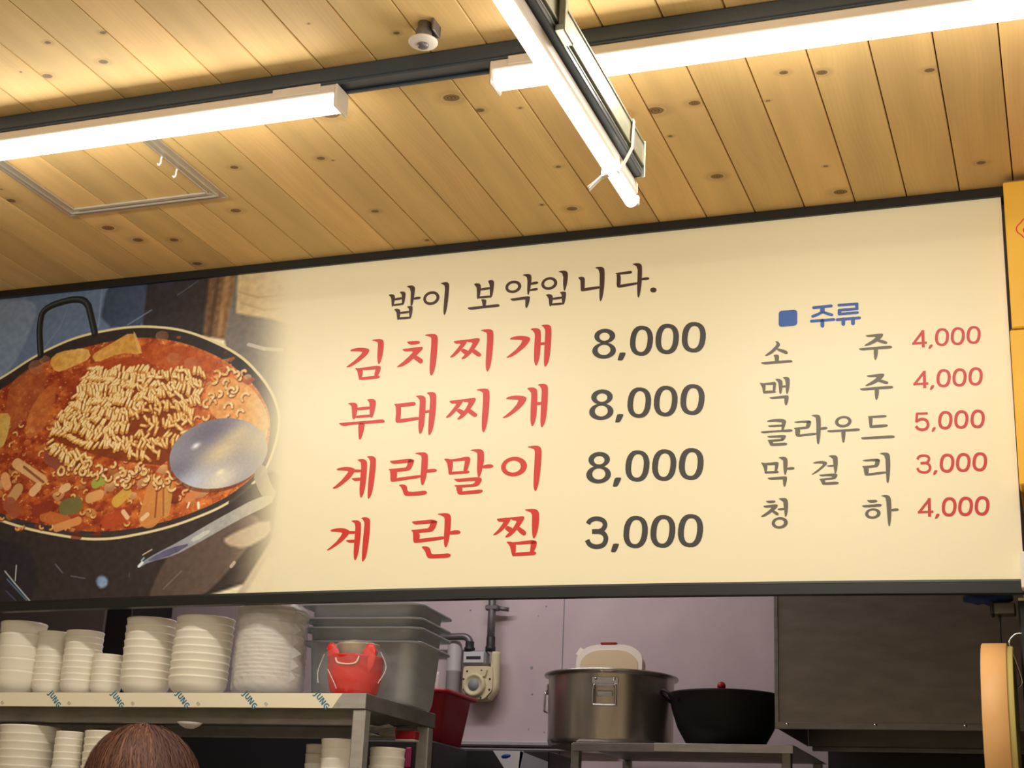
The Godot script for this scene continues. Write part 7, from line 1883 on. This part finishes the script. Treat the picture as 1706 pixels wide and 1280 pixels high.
# inks of the stew photograph, in print pixels of 1.25 mm
const FOOD_PRINT := [
	[0,"566276","2a2628",90,6,1,0,[-954,-297,737,-112,861,838,-617,826]],
	[0,"7488a6","586c8c",90,6,1,0,[-326,-229,673,-119,661,27,694,124,623,196,-182,376]],
	[0,"8fa2ba","7488a4",90,8,0.8,2,[-310,-161,251,19,387,31,357,147,306,231,-182,376]],
	[0,"2c3a52","3c4a66",0,6,0.8,1,[562,3,677,-30,690,123,555,112]],
	[0,"2c2a32","332c2e",0,5,1,0,[668,-60,826,-44,840,157,671,143]],
	[0,"3c3448","2c2a34",90,4,0.9,0,[694,16,738,14,736,51,701,45]],
	[0,"6b4d35","93714c",0,14,1,0,[828,-15,899,-8,885,169,828,156]],
	[0,"4b3626","5d452f",0,6,0.8,0,[848,-13,857,-12,851,161,842,160]],
	[0,"c79d66","b98f5b",0,8,0.5,0,[870,-11,885,-9,875,163,863,162]],
	[0,"77706a","8d857a",90,6,1,0,[899,-8,1141,16,1207,757,1079,755,885,169]],
	[0,"d3b88a","e2cb9d",0,10,1,0,[899,-8,1112,13,1127,180,1056,151,996,131,906,109]],
	[0,"221f26","3b302c",0,5,1,1,[-161,465,463,573,828,586,1028,465,1059,492,1032,754,-81,803]],
	[0,"10142a","221f28",0,4,0.9,1,[-154,494,436,599,497,680,464,758,-81,803]],
	[0,"5c4a42","7a675a",0,5,0.85,2,[832,618,996,554,1028,593,892,752,763,750,794,662]],
	[0,"cdb596","d9c6a8",0,6,0.9,1,[934,610,1039,571,1046,606,988,636,942,625]],
	[0,"b8a48c","d8c5a5",0,8,0.95,0,[965,753,1047,619,1079,620,1093,755]],
	[0,"f0e2c0","e6d6b2",0,5,0.9,0,[985,754,1042,656,1062,657,1034,754]],
	[0,"7fa0cc","9bb6d8",0,20,0.9,2,[637,686,649,681,667,692,665,706,651,711,637,702]],
	[6],
	[1,"b99a6c","b99a6c",0,0,0.6,2,[908,59,957,77,1016,77]],
	[1,"b99a6c","b99a6c",0,0,0.5,2,[917,86,976,108,1041,107]],
	[1,"a88a5e","a88a5e",0,0,0.5,4,[1008,57,1013,63]],
	[1,"cfc7bb","cfc7bb",0,0,0.8,3,[946,185,985,198,1029,204]],
	[1,"8ca2bd","8ca2bd",0,0,0.6,1.5,[548,2,553,112]],
	[1,"7c93b2","7c93b2",0,0,0.7,1.5,[631,113,688,83]],
	[1,"5d6f8c","5d6f8c",0,0,0.6,1.2,[751,53,801,23]],
	[1,"8aa0bb","8aa0bb",0,0,0.4,1.2,[461,60,449,103,414,151]],
	[1,"d9c7ae","d9c7ae",0,0,0.8,3,[960,671,966,664]],
	[1,"cfd6df","cfd6df",0,0,0.8,1.3,[398,667,428,694,475,734]],
	[1,"5f7ea8","5f7ea8",0,0,0.8,1.2,[407,685,467,733]],
	[1,"dfe3e8","dfe3e8",0,0,0.8,1.2,[426,655,429,689]],
	[1,"46608c","46608c",0,0,0.6,1.2,[409,711,438,732]],
	[1,"9aa8b8","9aa8b8",0,0,0.5,1,[527,655,548,674]],
	[1,"8e9aac","8e9aac",0,0,0.5,1,[571,682,608,688]],
	[1,"a99a8c","a99a8c",0,0,0.5,0.9,[804,715,843,678]],
	[1,"8e8076","8e8076",0,0,0.5,0.8,[717,679,717,688]],
	[0,"2c2728","3a3232",90,4,1,2,[107,334,179,268,304,219,394,167,501,129,650,116,785,137,928,205,1009,286,1042,355,1035,420,1015,478,937,541,799,586,631,609,465,581,365,553,242,508,145,436]],
	[2,"e9d9a6","e9d9a6",0,0,1,2,[107,334,179,268,304,219,394,167,501,129,650,116,785,137,928,205,1009,286,1042,355,1035,420,1015,478,937,541,799,586,631,609,465,581,365,553,242,508,145,436]],
	[3,"8e2f14","e8863a",0,0,1,2,[132,357,218,297,309,245,398,194,506,159,654,142,773,163,884,210,972,277,1018,347,1020,419,1001,477,922,532,790,574,628,592,462,564,362,537,240,494,157,430]],
	[0,"e7a358","eeb870",0,14,0.85,2,[854,269,903,252,966,283,1013,346,1015,406,983,437,948,382,886,352,851,309]],
	[0,"f2c180","e8a55c",0,14,0.7,2,[889,379,931,361,993,405,984,450,925,434]],
	[0,"b04a20","c25a26",90,10,0.7,2,[664,157,821,183,885,223,829,246,687,208]],
	[0,"a8401c","97381a",90,8,0.8,2,[479,243,575,193,684,190,704,219,579,218,516,273]],
	[0,"d9a24a","e6b765",0,14,0.95,1,[432,182,455,163,532,159,546,186,497,204,454,215]],
	[0,"e0ab54","cf9440",0,14,0.95,1,[544,179,586,158,647,128,662,164,681,189,620,179,560,199]],
	[0,"f0c878","e6b660",90,8,0.8,1,[646,128,655,136,681,186,668,183]],
	[0,"b5663a","a65a34",0,10,0.6,2,[326,232,397,188,435,218,427,268,388,322,346,362]],
	[0,"cf7f40","b8602e",0,10,0.7,2,[394,308,432,246,463,241,465,298,442,353,400,372]],
	[0,"cfae4c","d8bb66",0,8,0.85,1,[303,302,349,302,351,351,341,387,314,381]],
	[0,"c98a6a","b5623c",0,8,0.5,2,[429,199,423,211,405,216,386,209,376,195,381,182,399,178,419,185]],
	[0,"c98a6a","b5623c",0,8,0.5,2,[783,205,778,215,765,219,750,213,743,202,747,192,761,189,776,195]],
	[0,"c98a6a","b5623c",0,8,0.5,2,[831,220,826,231,812,234,796,229,789,217,794,206,808,203,824,209]],
	[0,"c98a6a","b5623c",0,8,0.5,2,[743,149,739,158,727,161,713,156,706,146,710,137,723,134,737,139]],
	[0,"c98a6a","b5623c",0,8,0.5,2,[437,182,434,190,423,193,410,188,404,180,408,172,419,169,431,174]],
	[1,"e0b27a","e0b27a",0,0,0.9,9,[386,423,461,465]],
	[1,"8c4a3c","8c4a3c",0,0,0.9,14,[475,411,511,433]],
	[1,"5a3030","5a3030",0,0,0.9,9,[548,421,571,450]],
	[1,"d9b04a","d9b04a",0,0,0.9,10,[663,521,683,504]],
	[1,"9cae4a","9cae4a",0,0,0.9,9,[603,478,618,472]],
	[1,"6d7040","6d7040",0,0,0.9,14,[534,529,557,526]],
	[1,"c9a06a","c9a06a",0,0,0.9,10,[400,483,388,503]],
	[1,"a05038","a05038",0,0,0.9,12,[382,516,401,533]],
	[1,"d7904a","d7904a",0,0,0.9,20,[750,557,760,498]],
	[1,"cf9a50","cf9a50",0,0,0.9,8,[787,552,789,496]],
	[1,"e2a868","e2a868",0,0,0.9,9,[593,511,615,505]],
	[1,"c46a34","c46a34",0,0,0.9,10,[482,547,539,563]],
	[1,"e09a58","e09a58",0,0,0.9,7,[518,575,570,561]],
	[1,"eac08c","eac08c",0,0,0.9,8,[441,491,451,481]],
	[1,"e7c08a","e7c08a",0,0,0.9,7,[519,488,530,484]],
	[1,"8a3020","8a3020",0,0,0.9,9,[456,533,487,527]],
	[1,"b84a24","b84a24",0,0,0.9,12,[647,566,676,557]],
	[1,"f0cfa0","f0cfa0",0,0,0.9,4,[682,545,694,558]],
	[1,"f0cfa0","f0cfa0",0,0,0.9,4,[732,563,743,554]],
	[1,"e9c390","e9c390",0,0,0.9,5,[813,474,846,502]],
	[1,"d98a50","d98a50",0,0,0.9,8,[841,522,861,507]],
	[1,"e6a870","e6a870",0,0,0.9,8,[359,453,370,474]],
	[1,"6a2c1c","6a2c1c",0,0,0.7,2,[407,432,465,470]],
	[1,"8a3a20","8a3a20",0,0,0.7,1.6,[760,494,763,560]],
	[1,"a0502c","a0502c",0,0,0.7,1.6,[775,495,783,558]],
	[1,"fbf3e4","fbf3e4",0,0,0.95,2.2,[865,533,867,544]],
	[1,"fbf3e4","fbf3e4",0,0,0.9,1.6,[840,542,843,532]],
	[4],
	[0,"6a3018","4a2416",0,4,0.6,2,[1012,415,1015,439,1007,462,988,483,960,500,927,510,890,513,853,508,821,497,796,479,780,456,777,431,785,407,804,385,833,369,868,359,905,356,942,361,974,374,998,392]],
	[5,"9a96a2","9a96a2",0,0,1,2,[1016,407,1019,431,1010,455,992,476,964,492,930,502,893,505,857,501,824,489,799,471,784,448,780,424,788,399,808,377,836,361,871,351,909,348,945,354,977,366,1001,384]],
	[0,"8c8478","b3a58c",0,5,0.95,1,[987,476,1013,451,1035,504,1051,520,1034,542,1009,518]],
	[0,"3a312e","4c423c",0,4,0.9,1,[929,532,988,489,1014,529,967,553]],
	[0,"8d92a8","c3bda8",0,8,1,1,[735,665,756,648,831,614,912,571,1007,526,1046,525,1039,543,963,575,875,620,821,645,759,658,742,668]],
	[0,"5c587a","484460",0,5,0.8,1,[758,651,811,627,861,619,821,642,764,657]],
	[0,"cfd8dc","e8e2d0",0,4,0.7,1,[853,613,893,591,904,596,868,617]],
	[1,"eaf2f6","eaf2f6",0,0,0.95,2.6,[738,665,745,658]],
	[1,"9ec3d0","9ec3d0",0,0,0.9,1.6,[743,653,748,648]],
	[1,"e8dcae","e8dcae",0,0,0.9,1,[744,641,765,630]],
	[1,"14181a","14181a",0,0,1,6,[407,168,404,156,400,138,396,121,393,105,392,90,392,76,393,67,397,60,404,54,416,48,431,44,447,41,461,39,474,38,487,39,497,41,506,45,513,52,519,59,523,69,528,81,534,96,541,114,546,127]],
	[1,"3d474c","3d474c",0,0,0.9,2,[404,167,401,154,397,137,393,119,391,103,389,88,389,74,391,65,394,58,402,52,413,47,429,42,444,39,458,37,472,36,484,37,495,40,503,44,511,50,516,58,520,67,525,79,531,95,538,112,543,126]],
]
const NOODLE_QUADS := [[546,207,850,238,810,452,462,361],[457,368,579,423,584,457,475,411]]
const PRINT_FADE := [937,1077]
const PRINT_SIZE := [1120,760]
